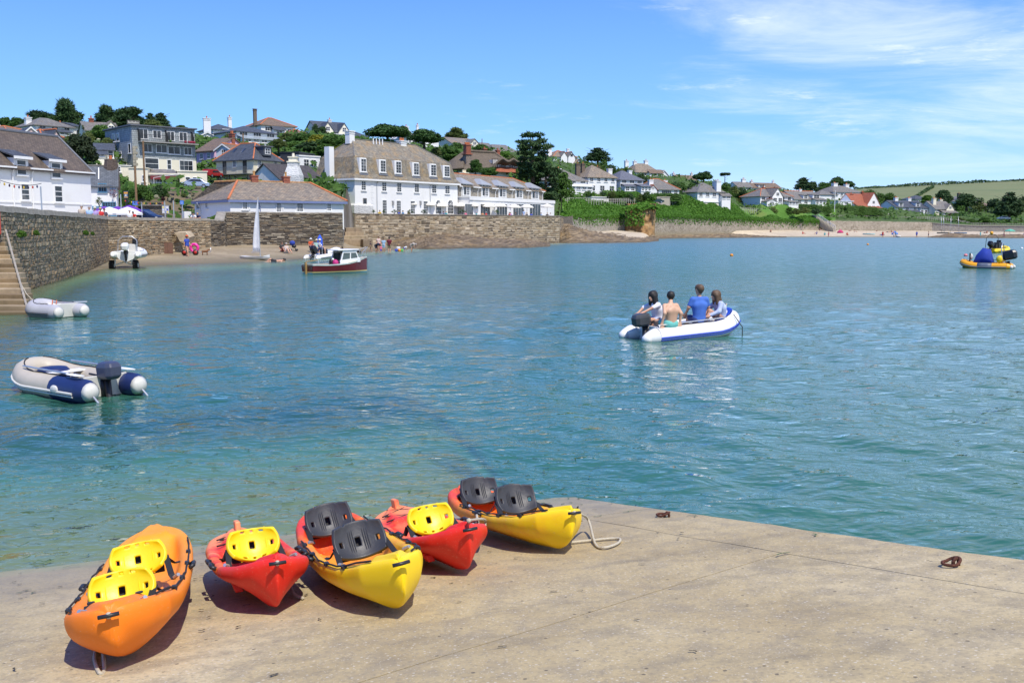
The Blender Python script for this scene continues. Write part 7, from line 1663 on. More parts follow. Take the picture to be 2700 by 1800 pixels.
  so=st.modifiers.new('thick','SOLIDIFY');so.thickness=.026;so.offset=0;bv=st.modifiers.new('round','BEVEL');bv.width=.006;bv.segments=2;bv.limit_method='ANGLE';bv.angle_limit=R(50)
  zc=fl(s)[0]+hh/2+.105;st.location=(X(s)-.05,0,zc);st.rotation_euler=(0,-R(27),0)
  if not yel:
   rb=MB()
   for q in(-.36,-.28,-.2,.2,.28,.36):rb.tube([(.018+.055*q*q,q*w/2,-.1),(.018+.055*q*q,q*w/2,.1)],.0035,5)
   rb.obj('rib',GREYP2,st)
  else:
   rb=MB()
   for q in(-.5,.5):rb.tube([(.0135+.055*q*q,q*w/2,-.115),(.0135+.055*q*q,q*w/2,.115)],.004,5)
   rb.obj('rib',YEL,st)
  pd=MB();pd.box((-.05,0,-.01),(.012,w*.82,hh*.72));pd.obj('back_pad',WEB,st,bevel=.004)
  for sd in(-1,1):
   q=MB();a=Vector((X(s)-.03,sd*w*.47,zc));e=rim(s+.13,sd,.09,-.02);mdl=a.lerp(e,.5)-Vector((0,0,.05));q.tube([a,mdl,e],.022,6,flat=.18);q.obj('strap',WEB,root)
   q=MB();e2=rim(s-.06,sd,.08,-.02);q.tube([a+Vector((-.04,0,-.02)),a.lerp(e2,.55)-Vector((0,0,.03)),e2],.02,6,flat=.18);q.obj('strap',WEB,root)
   q=MB();q.tube([e+Vector((0,0,.01)),e+Vector((.05,sd*.03,.03))],.012,6);q.obj('buckle',STEEL,root)
 return root,M,L,S
KM={}
KM['o']=hull_mat('orange_hull',[(0,(.92,.34,.012)),(.5,(.92,.29,.006)),(1,(.90,.21,.004))],3.0)
KM['r']=hull_mat('red_hull',[(.0,(.85,.30,.13)),(.28,(.84,.25,.09)),(.40,(.74,.022,.010)),(.52,(.88,.17,.03)),(.60,(.74,.022,.010)),(1,(.78,.024,.010))],2.4,3)
KM['y']=hull_mat('yellow_orange_hull',[(0,(.72,.02,.01)),(.2,(.80,.07,.01)),(.42,(.90,.28,.01)),(.6,(.90,.42,.01)),(.78,(.95,.64,.004)),(1,(.95,.66,.004))],3.0,1)
K1=kayak('W','orange tandem kayak with two yellow seat backs at the left',(425,1497),(326,1764),KM['o'],((327,1455),(297,1542)),YEL,R(6),.86)
K2=kayak('S','red single kayak with one yellow seat back, beside the orange kayak',(632,1500),(728,1618),KM['r'],((668,1436),),YEL,R(1),.76)
K3=kayak('T','yellow tandem kayak with charcoal seat backs lying between the two red kayaks',(856,1456),(1062,1628),KM['y'],((866,1376),(942,1436)),GREYP2,R(7),.82,1.08)
K4=kayak('S','red single kayak with rope looped on its bow, between the two yellow kayaks',(1052,1434),(1228,1518),KM['r'],((1128,1388),),YEL,R(4),.76)
K5=kayak('T','yellow tandem kayak nearest the slip edge, its rope trailing on the concrete',(1222,1376),(1484,1458),KM['y'],((1265,1284),(1357,1318)),GREYP2,R(-2),.84)
def rope_on(name,label,K,start,pts):
 M=K[1];p0=M@Vector(start);P_=[p0]+[on_slip(a,b)+SLIP_N*h for a,b,h in pts];q=[]
 for i in range(len(P_)-1):
  a,b,c,d=P_[max(i-1,0)],P_[i],P_[i+1],P_[min(i+2,len(P_)-1)]
  for k in range(8):t=k/8;q.append(.5*((2*b)+(c-a)*t+(2*a-5*b+4*c-d)*t*t+(3*b-a-3*c+d)*t**3))
 q.append(P_[-1]);t=thing(name,label,'rope',p0);mb=MB();mb.tube([v-p0 for v in q],.0105,7);mb.obj('rope_run',ROPE,t,True);m=MB();m.ball((0,0,0),.017,8,6);m.obj('knot',ROPE,t,True)
def bowp(K,dz=-.03):return(K[2]/2+.03,0,prof(K[3]['g'],1)+dz)
rope_on('bow_rope','pale rope hanging from the bow of the orange tandem kayak',K1,bowp(K1),[(268,1690,.2),(275,1762,.012),(262,1778,.012),(250,1745,.012),(252,1718,.012)])
rope_on('bow_rope','short pale rope hanging from the bow of the left red kayak',K2,bowp(K2),[(762,1562,.1),(775,1575,.03),(800,1582,.012)])
rope_on('bow_rope','pale rope looped round the bow of the right red kayak',K4,bowp(K4,.03),[(1284,1445,.22),(1272,1462,.14),(1262,1440,.25)])
rope_on('bow_rope','long pale rope trailing in a loop from the right yellow kayak',K5,bowp(K5),[(1552,1405,.12),(1570,1438,.012),(1595,1447,.012),(1628,1436,.012),(1634,1424,.012),(1600,1424,.012),(1500,1434,.012)])
def ring(px,py,label,ang):
 p=on_slip(px,py);t=thing('mooring_ring',label,'ring',p,ang);m=MB();r=.056
 m.tube([(r*math.cos(a)+.035,r*.8*math.sin(a),.018+.03*max(0,-math.cos(a)))for a in np.linspace(0,6.283,21)[:-1]],.010,7,True);m.obj('ring',RUST,t,True)
 m=MB();m.tube([(-.02,0,-.02),(-.02,0,.03),(0,0,.05),(.02,0,.03),(.02,0,-.02)],.012,7);m.obj('eye_bolt',RUST,t,True)
ring(1758,1364,'small rusty mooring ring on the kerb of the slip near the yellow kayak',2.6);ring(2520,1490,'larger rusty mooring ring lying on the kerb at the right of the slip',3.4)
def seaweed():
 rs=np.random.RandomState(2)
 for mat,n,nm,lab,fl_ in((plain('green_weed',(.05,.10,.015),.6),1900,'seaweed','strands of green weed drifting in the shallows and stranded on the slip',True),(plain('dry_weed',(.055,.045,.02),.8),300,'seaweed','dark dry weed scraps scattered over the concrete slip',False)):
  V,F=[],[]
  for i in range(n):
   if fl_:up=rs.normal(-1.6,1.5);w=rs.uniform(-1,16)
   else:up=abs(rs.normal(.2,2.0))+.1;w=rs.uniform(.2,11)
   b=SA-s_u*w+s_n*up;gz_=slip_z(b.x,b.y);z=max(gz_+.003,.012 if fl_ and rs.rand()<.6 else-9)
   ln=rs.uniform(.03,.15 if fl_ else .05);a=rs.normal(math.atan2(s_u.y,s_u.x),.6);pts=[]
   for q in range(4):pts.append(Vector((b.x+ln*(q/3-.5)*math.cos(a),b.y+ln*(q/3-.5)*math.sin(a),0)));a+=rs.normal(0,.5)
   wd=rs.uniform(.003,.008)
   for q in range(3):
    d=(pts[q+1]-pts[q]);nn=Vector((-d.y,d.x,0)).normalized()*wd;k=len(V)
    for r_ in(pts[q]-nn,pts[q+1]-nn,pts[q+1]+nn,pts[q]+nn):zz=max(z,slip_z(r_.x,r_.y)+.013);V.append((r_.x,r_.y,zz))
    F.append((k,k+1,k+2,k+3))
  o=mesh_np(nm,V,F,mat);tag(o,lab,None,None,'stuff')
seaweed()
# ================================================================ BOATS
def tube_path(L,B,r,rise,n=14):
 """plan of an inflatable's collar from port stern to starboard stern (x forward)"""
 hb=B/2-r;bl=min(L*.42,hb*1.9);pts=[Vector((-L/2+(L-bl)*k/6,hb,0))for k in range(7)]
 for k in range(1,n):a=math.pi/2-math.pi*k/n;pts.append(Vector((L/2-bl-r*.5+(bl)*math.cos(a),hb*(abs(math.sin(a))**.8)*(1 if math.sin(a)>0 else-1),0)))
 pts+=[Vector((p.x,-p.y,0))for p in reversed(pts[:7])]
 for p in pts:t=max(0,(p.x-(L/2-bl))/bl);p.z=r*.82+rise*t*t
 return pts
def outboard(root,loc,mat,s=1.0,tilt=0.0,leg=None):
 m=MB();m.tube([(-.02,0,.12),(-.06,0,-.35),(-.06,0,-.75)],[.075*s,.06*s,.05*s],8,up=(1,0,0));m.obox((.0,-.1*s,-.22),(.1,0,0),(0,.2*s,0),(0,0,.3));o=m.obj('outboard_motor',leg or BLACK,root,True);o.location=loc;o.rotation_euler=(0,tilt,0)
 c=MB();rings=[[Vector((-.12*s+sx*x*s,y*w*s,z*s))for x,y in((-1,-.6),(-.6,-1),(.6,-1),(1,-.6),(1,.6),(.6,1),(-.6,1),(-1,.6))]for z,sx,w in((.10,.17,.12),(.16,.24,.17),(.34,.25,.18),(.42,.21,.15),(.45,.12,.09))];c.loft(rings,True,True);c.obj('cowling',mat,o,False,bevel=.02);fix_normals(o.children[0])
 t=MB();t.tube([(.05,0,.14*s),(.5*s,.03,.2*s)],.018,6);t.obj('tiller',BLACK,o)
 p=MB()
 for k in range(3):a=k*2.09;p.obox((-.16,.0,-.74),(.02,.03,0),(0,.11*math.cos(a),.11*math.sin(a)),(.01,-.03,.03))
 p.obj('propeller',STEEL,o);return o
def oar(parent,a,b,mat,bmat,name='oar',w=.075):
 a,b=Vector(a),Vector(b);d=(b-a).normalized();m=MB();m.tube([a,b],.016,7);o=m.obj(name,mat,parent);q=MB();s=d.cross(Vector((0,0,1))).normalized();q.loft([[b+d*t-s*w*k,b+d*t+Vector((0,0,.012)),b+d*t+s*w*k,b+d*t-Vector((0,0,.012))]for t,k in((-.02,.25),(.12,1),(.36,1),(.46,.5))],True,True);q.obj('blade',bmat,o);return o
def inflatable(name,label,pos,head,L,B,r,rise,mats,motor=None,tilt=0.0,oars=None,extras=None,pitch=0.0,seat=True,cat='dinghy',cone=True,ms=1.0,roll=0.0,mz=0.0):
 main,endm,capm,strake,floor=mats;rt=thing(name,label,cat,pos);rt.rotation_euler=(roll,pitch,head);pts=tube_path(L,B,r,rise);K=len(pts)
 ns=4;m=MB();m.tube(pts[ns-1:K-ns+1],r,14,cap=False,up=(0,0,1));m.obj('buoyancy_tube',main,rt,True,uv=False)
 for seq in(pts[:ns],pts[K-ns:][::-1]):
  m=MB();m.tube(seq,[r]+[r*1.003]*(ns-1),14,cap=False,up=(0,0,1));te=m.obj('tube_end',endm,rt,True,uv=False);e=seq[0];c=MB()
  q=[(0,r),(-.1,r*.97),(-.2,r*.8),(-.27,r*.5),(-.29,.02)]if not cone else[(0,r),(-.1,r*.93),(-.24,r*.72),(-.34,r*.5),(-.39,r*.36),(-.41,.02)]
  c.tube([e+Vector((x,0,-(.0 if not cone else r*.25*(-x/.5))))for x,_ in q[:3]],[a for _,a in q[:3]],14,cap=False,up=(0,0,1));c.obj('end_cone',endm,te,True,uv=False)
  c=MB();c.tube([e+Vector((x,0,-(.0 if not cone else r*.25*(-x/.5))))for x,_ in q[2:]],[a for _,a in q[2:]],14,up=(0,0,1));c.obj('end_cap',capm,te,True,uv=False)
 for dz,rr,mm in((-.1,.022,strake),(-.35,.016,strake)):
  P_=[]
  for i,p in enumerate(pts):
   d=(pts[min(i+1,K-1)]-pts[max(i-1,0)]).normalized();nn=Vector((-d.y,d.x,0)).normalized();P_.append(p+nn*r*math.cos(dz)+Vector((0,0,r*math.sin(dz))))
  m=MB();m.tube(P_,rr,6);m.obj('rubbing_strake',mm,rt)
 m=MB();hb=B/2-r;m.add([(-L/2+.1,-hb,r*.45),(L*.2,-hb,r*.45),(L*.42,0,r*.6+rise*.5),(L*.2,hb,r*.45),(-L/2+.1,hb,r*.45)],[(0,1,2,3,4)]);m.v+=[(x,y,z-.05)for x,y,z in m.v];m.f+=[(9,8,7,6,5)]+[(i,(i+1)%5+0,(i+1)%5+5,i+5)for i in range(5)];m.m=[0]*len(m.f);m.obj('floor',floor,rt);fix_normals(rt.children[-1])
 m=MB();m.obox((-L/2+.08,-hb,.02),(.045,0,0),(0,2*hb,0),(0,0,r*1.75));m.obj('transom',capm,rt,bevel=.01)
 if seat:m=MB();m.obox((L*.02,-hb-r*.3,r*1.55),(.22,0,0),(0,2*hb+r*.6,0),(0,0,.03));m.obj('thwart',TRIM if seat is True else seat,rt,bevel=.008)
 for sd in(1,-1):
  P_=[p for p in pts if p.y*sd>.02];P_=P_ if sd>0 else P_[::-1];q=[]
  for i,p in enumerate(P_[2:]):q.append(p+Vector((0,0,r*(1.02+.05*(i%2)))))
  m=MB();m.tube(q,.011,5);m.obj('grab_line',CORD,rt)
 if motor:outboard(rt,(-L/2+.04,0,r*1.8+mz),motor,ms,tilt)
 if oars:
  for sd in(1,-1):oar(rt,(L*.28,sd*hb,2.08*r+.02),(-L*.32,sd*(hb+.02),2.1*r),STEEL,oars)
 if extras:extras(rt,L,B,r,hb)
 return rt
BEIGE=plain('beige_hypalon',(.47,.42,.33),.5,0,.08,2);NAVY=plain('navy_hypalon',(.012,.024,.10),.45,0,.1,2);OFFW=plain('offwhite_pvc',(.62,.61,.55),.5,0,.06,2);GREYH=plain('pale_grey_hypalon',(.42,.42,.44),.5,0,.1,2)
ROYAL=plain('royal_blue_pvc',(.012,.05,.42),.45);WHT=plain('white_gelcoat',(.78,.78,.76),.3,0,.04);SAFY=plain('orange_yellow_hypalon',(.80,.36,.01),.45,0,.1,2);YELH=plain('yellow_hypalon',(.80,.58,.01),.45,0,.1,2);PGREY=plain('mid_grey_panel',(.22,.24,.27),.5)
MGREY=plain('blue_grey_cowl',(.05,.06,.10),.35);CHAR=plain('charcoal_cowl',(.05,.055,.06),.35);BLKC=plain('black_cowl',(.012,.013,.016),.25)
def heading(a,b):return math.atan2(b.y-a.y,b.x-a.x)
a,b=G(290,1046),G(85,1012)
def ex1(rt,L,B,r,hb):
 m=MB();m.lathe([(.24,r*.7),(.27,r*.8),(.27,r*1.7),(.22,r*1.95),(.02,r*2.0)],16,(L*.17,.05,0));m.obj('bow_bag',NAVY,rt,True)
 for sd in(1,-1):
  m=MB();m.tube([(-L/2+.1,sd*.42,.12),(-L/2-.3,sd*.45,.10),(-L/2-.42,sd*.45,.02),(-L/2-.42,sd*.45,-.12)],.018,6);m.obj('launching_wheel_arm',STEEL,rt)
  m=MB();m.ball((-L*.28,sd*(hb+r),r*.9),.07,10,6,0,(1.6,.5,1));m.obj('tube_handle',OFFW,rt)
inflatable('inflatable_dinghy','beige inflatable dinghy with navy stern tubes and outboard, moored in the left foreground',(a+b)/2+Vector((0,0,-.02)),heading(a,b),2.3,1.3,.205,.2,(BEIGE,NAVY,OFFW,OFFW,plain('grey_floor',(.3,.3,.28),.6)),MGREY,R(4),WHT,ex1,cone=False,ms=.85,mz=-.14)
a,b=G(192,838),G(105,832)
def ex2(rt,L,B,r,hb):pass
inflatable('inflatable_dinghy','small pale grey inflatable dinghy tied beside the harbour steps',(a+b)/2+Vector((-.22,.25,-.02)),R(150),1.5,1.4,.24,.2,(GREYH,GREYH,OFFW,plain('dark_strake',(.1,.1,.11),.5),PGREY),None,0,None,ex2,seat=True,cone=False)
for k in range(2):
 t=thing('oar','orange shafted oar lying in the grey dinghy, '+('left one' if k==0 else 'right one'),'oar',(a+b)/2+Vector((-.22,.25,.12)));oar(t,(-.12+k*.13,.3,.36),(.18+k*.12,-.42,.22),plain('orange_oar',(.6,.16,.02),.5),BLACK,'shaft')
t=thing('oar','white bladed oar sticking out over the stern of the grey dinghy','oar',(a+b)/2+Vector((-.3,.25,.36)));oar(t,(-.3,.45,.05),(.7,.2,.08),STEEL,WHT,'shaft')
a,b=G(1680,893),G(1946,877)
def ex3(rt,L,B,r,hb):
 P_=tube_path(L,B,r,.3);m=MB();m.tube([p+Vector((0,-.05 if p.y>0 else .05,r*.93))for p in P_[6:-6]],.075,6,flat=.35);m.obj('blue_tube_patch',ROYAL,rt)
 m=MB();m.tube([(L/2-.5,.3,r*2+.1),(L/2-.3,.2,r*2.3+.28),(L/2-.3,-.2,r*2.3+.28),(L/2-.5,-.3,r*2+.1)],.014,5);m.obj('bow_lifting_line',ROPE,rt)
 m=MB();m.tube([(L/2-.35,-hb,r*2+.1),(L/2-.25,-hb-r*1.02,r),(L/2-.25,-hb-r*1.0,-.05)],.012,5);m.obj('mooring_line',CORD,rt)
WD=inflatable('inflatable_dinghy','white inflatable dinghy with blue stripes carrying four young people',(a+b)/2+Vector((0,0,-.03)),heading(a,b),2.78,1.5,.225,.28,(WHT,WHT,WHT,ROYAL,plain('grey_floor',(.3,.3,.28),.6)),CHAR,R(-4),WHT,ex3,pitch=R(-2.5),ms=.95,mz=-.08)
a,b=G(795,685),G(905,681)
def aframe(rt,x,w,z0,z1,mat=STEEL,lean=.1):m=MB();m.tube([(x,w,z0),(x+lean,w*.95,z0+(z1-z0)*.75),(x+lean,w*.5,z1),(x+lean,-w*.5,z1),(x+lean,-w*.95,z0+(z1-z0)*.75),(x,-w,z0)],.03,7);m.obj('a_frame',mat,rt,True)
def ex4(rt,L,B,r,hb):aframe(rt,-L*.36,hb,r*1.6,1.5);m=MB();m.box((-L*.05,0,.55),(.45,.6,.6));m.obj('console',BLACK,rt,bevel=.05)
inflatable('rigid_inflatable_boat','white rigid inflatable with black tilted outboard by the small beach',(a+b)/2+Vector((0,1.2,.05)),heading(a,b)+R(14),4.3,1.75,.25,.5,(WHT,WHT,WHT,BLACK,PGREY),BLKC,R(50),None,ex4,pitch=R(-3),seat=False,cat='boat',ms=1.6)
p=P(322,690,68);z=float(beach_z(np.array([p.x]),np.array([p.y]))[0])
def ex5(rt,L,B,r,hb):
 aframe(rt,-L*.3,hb*.8,r*1.6,1.45);m=MB();m.box((-L*.15,-.25,.65),(.5,.45,.55));m.obj('seat_pod',OFFW,rt,bevel=.05);m=MB();m.box((-L*.2,-.45,1.1),(.1,.35,.4));m.obj('screen',BLACK,rt)
 m=MB();m.loft([[Vector((x,y*s,zz))for y,zz in((-.75,.25),(-.45,-.1),(0,-.3),(.45,-.1),(.75,.25))]for x,s in((-L/2+.06,1),(L*.2,.9),(L*.45,.1))],True,True);m.obj('hull',WHT,rt);fix_normals(rt.children[-1])
tr=inflatable('rigid_inflatable_boat','white rigid inflatable boat standing on trailer wheels beside the harbour wall',(p.x,p.y+1.6,z+.85),R(100),3.4,2.1,.24,.3,(WHT,WHT,WHT,plain('dark_strake',(.1,.1,.11),.5),PGREY),WHT,R(-10),None,ex5,seat=False,cat='boat',ms=1.35)
t=thing('boat_trailer','white boat trailer with two chunky black tyres under the white inflatable','trailer',(p.x,p.y+.3,z),R(10))
for sd in(-1,1):
 m=MB();n=22;m.loft([[Vector((x,q*math.cos(6.283*k/n),.33+q*math.sin(6.283*k/n)))for k in range(n)]for x,q in((-.15,.17),(-.17,.3),(-.1,.33),(.1,.33),(.17,.3),(.15,.17))],True,True);w=m.obj('wheel',plain('tyre_rubber',(.015,.015,.015),.9,0,.2,12,.6),t,uv=False);w.location=(sd*.78,0,0);fix_normals(w)
 q=MB();q.tube([(-.16,0,.33),(.16,0,.33)],.15,12);q.obj('hub',OFFW,w)
 for k in range(16):a_=6.283*k/16;lg=MB();lg.obox((-.16,.31*math.cos(a_)-.02,.33+.31*math.sin(a_)),(.32,.0,0),(0,.05,0),(0,.045*math.cos(a_),.045*math.sin(a_)));lg.obj('tread_lug',MATS['tyre_rubber'],w)
 m=MB();m.tube([(sd*.58,-.1,.3),(sd*.52,-.15,.75),(sd*.5,0,1.0)],.05,6);m.tube([(sd*.62,0,.33),(0,0,.55)],.04,6);m.obj('leg',WHT,t)
def ex6(rt,L,B,r,hb):
 m=MB();m.loft([[Vector((x,w*math.cos(q),z0+h*math.sin(q)))for q in np.linspace(0,math.pi,9)]for x,w,z0,h in((-.55,.5,.4,.25),(-.35,.52,.4,.95),(.15,.48,.4,1.05),(.55,.36,.4,.55),(.7,.25,.4,.1))],True,True);m.obj('console_cover',plain('blue_canvas',(.008,.035,.28),.8,0,.15,3,.2),rt,True);fix_normals(rt.children[-1])
 aframe(rt,-L*.42,hb,r*1.8,1.75,STEEL,.15)
 for sd in(-1,1):m=MB();m.ball((-L*.34,sd*hb,r*2+.22),.26,12,8,0,(.8,.55,1));m.obj('fender',YELH,rt,True)
 m=MB();m.tube([(L*.32,0,r*2),(L*.32,0,r*2+.6)],.05,6);m.obj('bow_post',BLACK,rt);m=MB();m.ball((L*.3,-.1,r*2+.35),.18,10,7,0,(.7,.7,1.2));m.obj('coiled_line',OFFW,rt)
 P_=tube_path(L,B,r,.3)
 for q in(P_[3:7],P_[-7:-3]):m=MB();m.tube(q,r*1.012,14,up=(0,0,1));m.obj('grey_tube_panel',plain('slate_panel',(.10,.12,.16),.5),rt,True)
 m=MB();m.loft([[Vector((x,y*s,zz))for y,zz in((-.7,.2),(0,-.25),(.7,.2))]for x,s in((-L/2,1),(L*.25,.9),(L*.47,.1))],True,True);m.obj('green_bow_hull',plain('green_gelcoat',(.01,.12,.05),.4),rt);fix_normals(rt.children[-1])
inflatable('rigid_inflatable_boat','orange rigid inflatable with blue covered console and black outboard, moored at right',G(2606,708)+Vector((0,.6,-.04)),R(146),2.95,1.65,.235,.3,(SAFY,SAFY,OFFW,PGREY,PGREY),BLKC,R(12),None,ex6,seat=False,cat='boat',ms=1.9)
def ex7(rt,L,B,r,hb):
 aframe(rt,-L*.42,hb,r*1.8,2.0,BLACK,.1);m=MB();m.ball((-L*.4,.1,2.2),.19,10,8);m.obj('orange_float',SAFY,rt,True)
 m=MB();m.box((0,0,.7),(.8,.6,.9));m.box((.2,0,1.2),(.1,.5,.4));m.box((-.7,0,.6),(.5,.5,.7));m.obj('console',BLACK,rt,bevel=.06)
 m=MB();m.ball((L*.46,-.5,.12),.2,8,6);m.obj('red_fender',plain('red_float',(.5,.06,.02),.5),rt)
inflatable('rigid_inflatable_boat','yellow rigid inflatable with orange ball on its frame, moored behind the orange one',G(2630,666),R(40),3.7,1.9,.27,.35,(YELH,YELH,YELH,BLACK,PGREY),BLKC,R(30),None,ex7,seat=False,cat='boat',ms=1.6)
def motorboat():
 a,b=G(802,722),G(968,716);h=heading(a,b);c=(a+b)/2;L=4.15;rt=thing('motor_boat','maroon open motor boat with white wheelhouse and yellow waterline','boat',(c.x,c.y,-.05),h)
 ts=(0,.05,.2,.4,.6,.75,.87,.95,1.0);bm=(.68,.72,.8,.84,.80,.66,.43,.2,.03);sh=(.62,.62,.60,.61,.67,.76,.88,.97,1.02);ov=(0,0,0,0,0,.0,.05,.12,.2)
 def sec(z,k):return[[Vector(((t-.5)*L+o*zz*.6,y,zz))for t,b_,s,o in zip(ts,bm,sh,ov)for zz,y in((z(s),b_*k(s)),)]]
 def shell(zf0,zf1,k0,k1,name,mat):
  m=MB()
  for sd in(1,-1):
   A_=[Vector(((t-.5)*L+o,sd*b_*k0,zf0(s)))for t,b_,s,o in zip(ts,bm,sh,ov)];B_=[Vector(((t-.5)*L+o,sd*b_*k1,zf1(s)))for t,b_,s,o in zip(ts,bm,sh,ov)]
   m.loft([A_,B_]if sd>0 else[B_,A_],False,False)
  m.add([(-.5*L,bm[0]*k0,zf0(sh[0])),(-.5*L,-bm[0]*k0,zf0(sh[0])),(-.5*L,-bm[0]*k1,zf1(sh[0])),(-.5*L,bm[0]*k1,zf1(sh[0]))],[(0,1,2,3)]);o=m.obj(name,mat,rt,uv=False);fix_normals(o);return o
 shell(lambda s:-.25,lambda s:.10,.35,.86,'bottom',plain('blue_antifoul',(.01,.2,.4),.6));shell(lambda s:.10,lambda s:.18,.86,.90,'boot_top',plain('yellow_boot_top',(.6,.5,.2),.5));shell(lambda s:.18,lambda s:s-.07,.90,1.0,'topsides',plain('maroon_gelcoat',(.13,.012,.018),.25,0,.1,2));shell(lambda s:s-.07,lambda s:s,1.015,1.03,'gunwale',plain('pale_green_rail',(.55,.62,.55),.4));shell(lambda s:s,lambda s:s+.004,1.02,.82,'side_deck',WHT);shell(lambda s:.3,lambda s:s,.8,.82,'inner_lining',plain('cream_lining',(.45,.42,.33),.6))
 m=MB();m.add([((t-.5)*L,b_*.8,.3)for t,b_ in zip(ts[:6],bm)]+[((t-.5)*L,-b_*.8,.3)for t,b_ in reversed(list(zip(ts[:6],bm)))],[tuple(range(12))]);m.obj('sole',plain('sole_grey',(.3,.28,.22),.7),rt)
 m=MB();m.add([((t-.5)*L+o,b_*1.0,s+.01)for t,b_,s,o in zip(ts[4:],bm[4:],sh[4:],ov[4:])]+[((t-.5)*L+o,-b_*1.0,s+.01)for t,b_,s,o in reversed(list(zip(ts[4:],bm[4:],sh[4:],ov[4:])))],[tuple(range(10))]);m.obj('foredeck',plain('cream_deck',(.6,.55,.4),.6),rt);fix_normals(rt.children[-1])
 w=MB();x0,x1,x2,zr=.05,1.05,1.3,1.42
 for sd in(-1,1):
  for(xa,za,xb,zb,d)in((x0-.15,.6,x0+.1,zr,.09),(.62,.66,.68,zr,.07),(x2,.75,x1,zr,.08)):w.obox((xa,sd*.56-.03,za),(d,0,0),(0,.06,0),(xb-xa,-sd*.03,zb-za))
  w.obox((x0-.15,sd*.58-.03,.56),(1.5,0,.15),(0,.06,0),(0,0,.28));w.obox((x0+.1,sd*.54-.03,zr-.14),(.98,0,0),(0,.06,0),(0,0,.14))
 w.obox((x2,-.55,.75),(.06,0,0),(0,1.1,0),(-.04,0,.2));w.obox((x1+.04,-.53,zr-.12),(.05,0,0),(0,1.06,0),(0,0,.12));w.obj('wheelhouse',WHT,rt,bevel=.01)
 m=MB();m.obox((x0-.3,-.64,zr),(1.55,0,.03),(0,1.28,0),(0,0,.07));m.obj('wheelhouse_roof',WHT,rt,bevel=.03)
 gm=plain('tinted_glass',(.10,.13,.13),.08);
 for sd in(-1,1):m=MB();m.obox((x0+.05,sd*.545,.82),(1.05,0,0),(.0,sd*.006,0),(.0,0,.5));m.obj('side_window',gm,rt)
 m=MB();m.obox((x2-.0,-.5,.92),(.01,0,0),(0,1.0,0),(-.18,0,.42));m.obj('windscreen',gm,rt)
 for sd in(-1,1):m=MB();m.tube([(1.45,sd*.5,.85),(1.65,sd*.5,1.32),(2.3,sd*.08,1.62)],.02,6);m.tube([(1.95,sd*.32,.95),(1.98,sd*.3,1.45)],.018,6);m.obj('pulpit_rail',STEEL,rt)
 m=MB();m.obox((-L/2-.16,-.05,-.2),(.12,0,0),(0,.1,0),(0,0,.95));m.obj('rudder',plain('varnish',(.35,.22,.08),.4),rt);m=MB();m.tube([(-L/2-.1,0,.78),(-L/2+.75,0,.86)],.025,6);m.obj('tiller',plain('varnish',(.35,.22,.08),.4),rt);m=MB();m.tube([(-L/2+.4,-.6,.6),(-L/2+.4,-.6,.85)],.03,6);m.obj('mooring_post',STEEL,rt)
 m=MB();m.tube([(L/2+.25,0,.9),(L/2+.32,0,-.1)],.01,5);m.obj('mooring_line',CORD,rt)
 t=thing('rucksack','pink and black rucksack standing in the maroon boat','bag',rt.matrix_basis@Vector((-.35,-.45,.68)));m=MB();m.ball((0,0,0),.2,10,8,0,(1,.8,1.1));m.obj('bag',plain('magenta_nylon',(.45,.02,.16),.6),t,True);m=MB();m.ball((-.25,0,.05),.17,10,8,0,(.9,.8,1.3));m.obj('side_bag',BLACK,t,True);m=MB();m.ball((-.15,0,.22),.08,8,6);m.obj('flap',WHT,t,True)
motorboat()
def sailboat():
 p=P(672,680,84);p.z=.06;rt=thing('sailing_dinghy','small white sailing dinghy with a tall narrow sail, aground at the beach edge','dinghy',p,R(-12));m=MB()
 m.loft([[Vector((x,y*w,z*.3+rz))for y,z in((-1,1),(-.7,.25),(0,0),(.7,.25),(1,1))]for x,w,rz in((-1.2,.45,.05),(-.6,.58,0),(.2,.6,0),(.9,.38,.05),(1.35,.05,.18))],True,True);m.obj('hull',WHT,rt);fix_normals(rt.children[0]);m=MB();m.tube([(.5,0,.2),(.45,0,5.3)],[.035,.02],7);m.obj('mast',STEEL,rt)
 m=MB();n=12;R_=[]
 for k in range(n+1):z=.75+4.5*k/n;w=.62*(1-(k/n)**1.6)+.02;R_.append([Vector((.47-w*q,.16*math.sin(q*3.14)*w,z))for q in(0,.25,.5,.75,1)])
 m.loft(R_,False,False);s=m.obj('sail',plain('white_sailcloth',(.8,.8,.8),.7),rt,True);so=s.modifiers.new('t','SOLIDIFY');so.thickness=.012
 m=MB();m.tube([(.47,0,.68),(-.3,.0,.66)],.025,6);m.obj('boom',STEEL,rt)
sailboat()
def buoy(px,py,r,mat,lab,flat=.9):
 t=thing('buoy',lab,'buoy',G(px,py));m=MB();m.ball((0,0,r*.45),r,14,10,0,(1,1,flat));m.obj('float',mat,t,True);m=MB();m.tube([(0,0,r*.45+r*flat*.9),(0,0,r*.45+r*flat*1.15)],r*.16,6);m.obj('top_eye',BLACK,t)
ORB=plain('orange_buoy',(.75,.27,.01),.45);PKB=plain('faded_pink_buoy',(.72,.22,.24),.5)
buoy(1929,675,.17,ORB,'orange mooring buoy floating in the middle of the bay');buoy(2288,646,.19,ORB,'small orange buoy off the far beach');buoy(2546,675,.19,PKB,'faded pink buoy left of the moored orange boat',.75);buoy(2694,656,.15,WHT,'white buoy at the right edge of the bay')
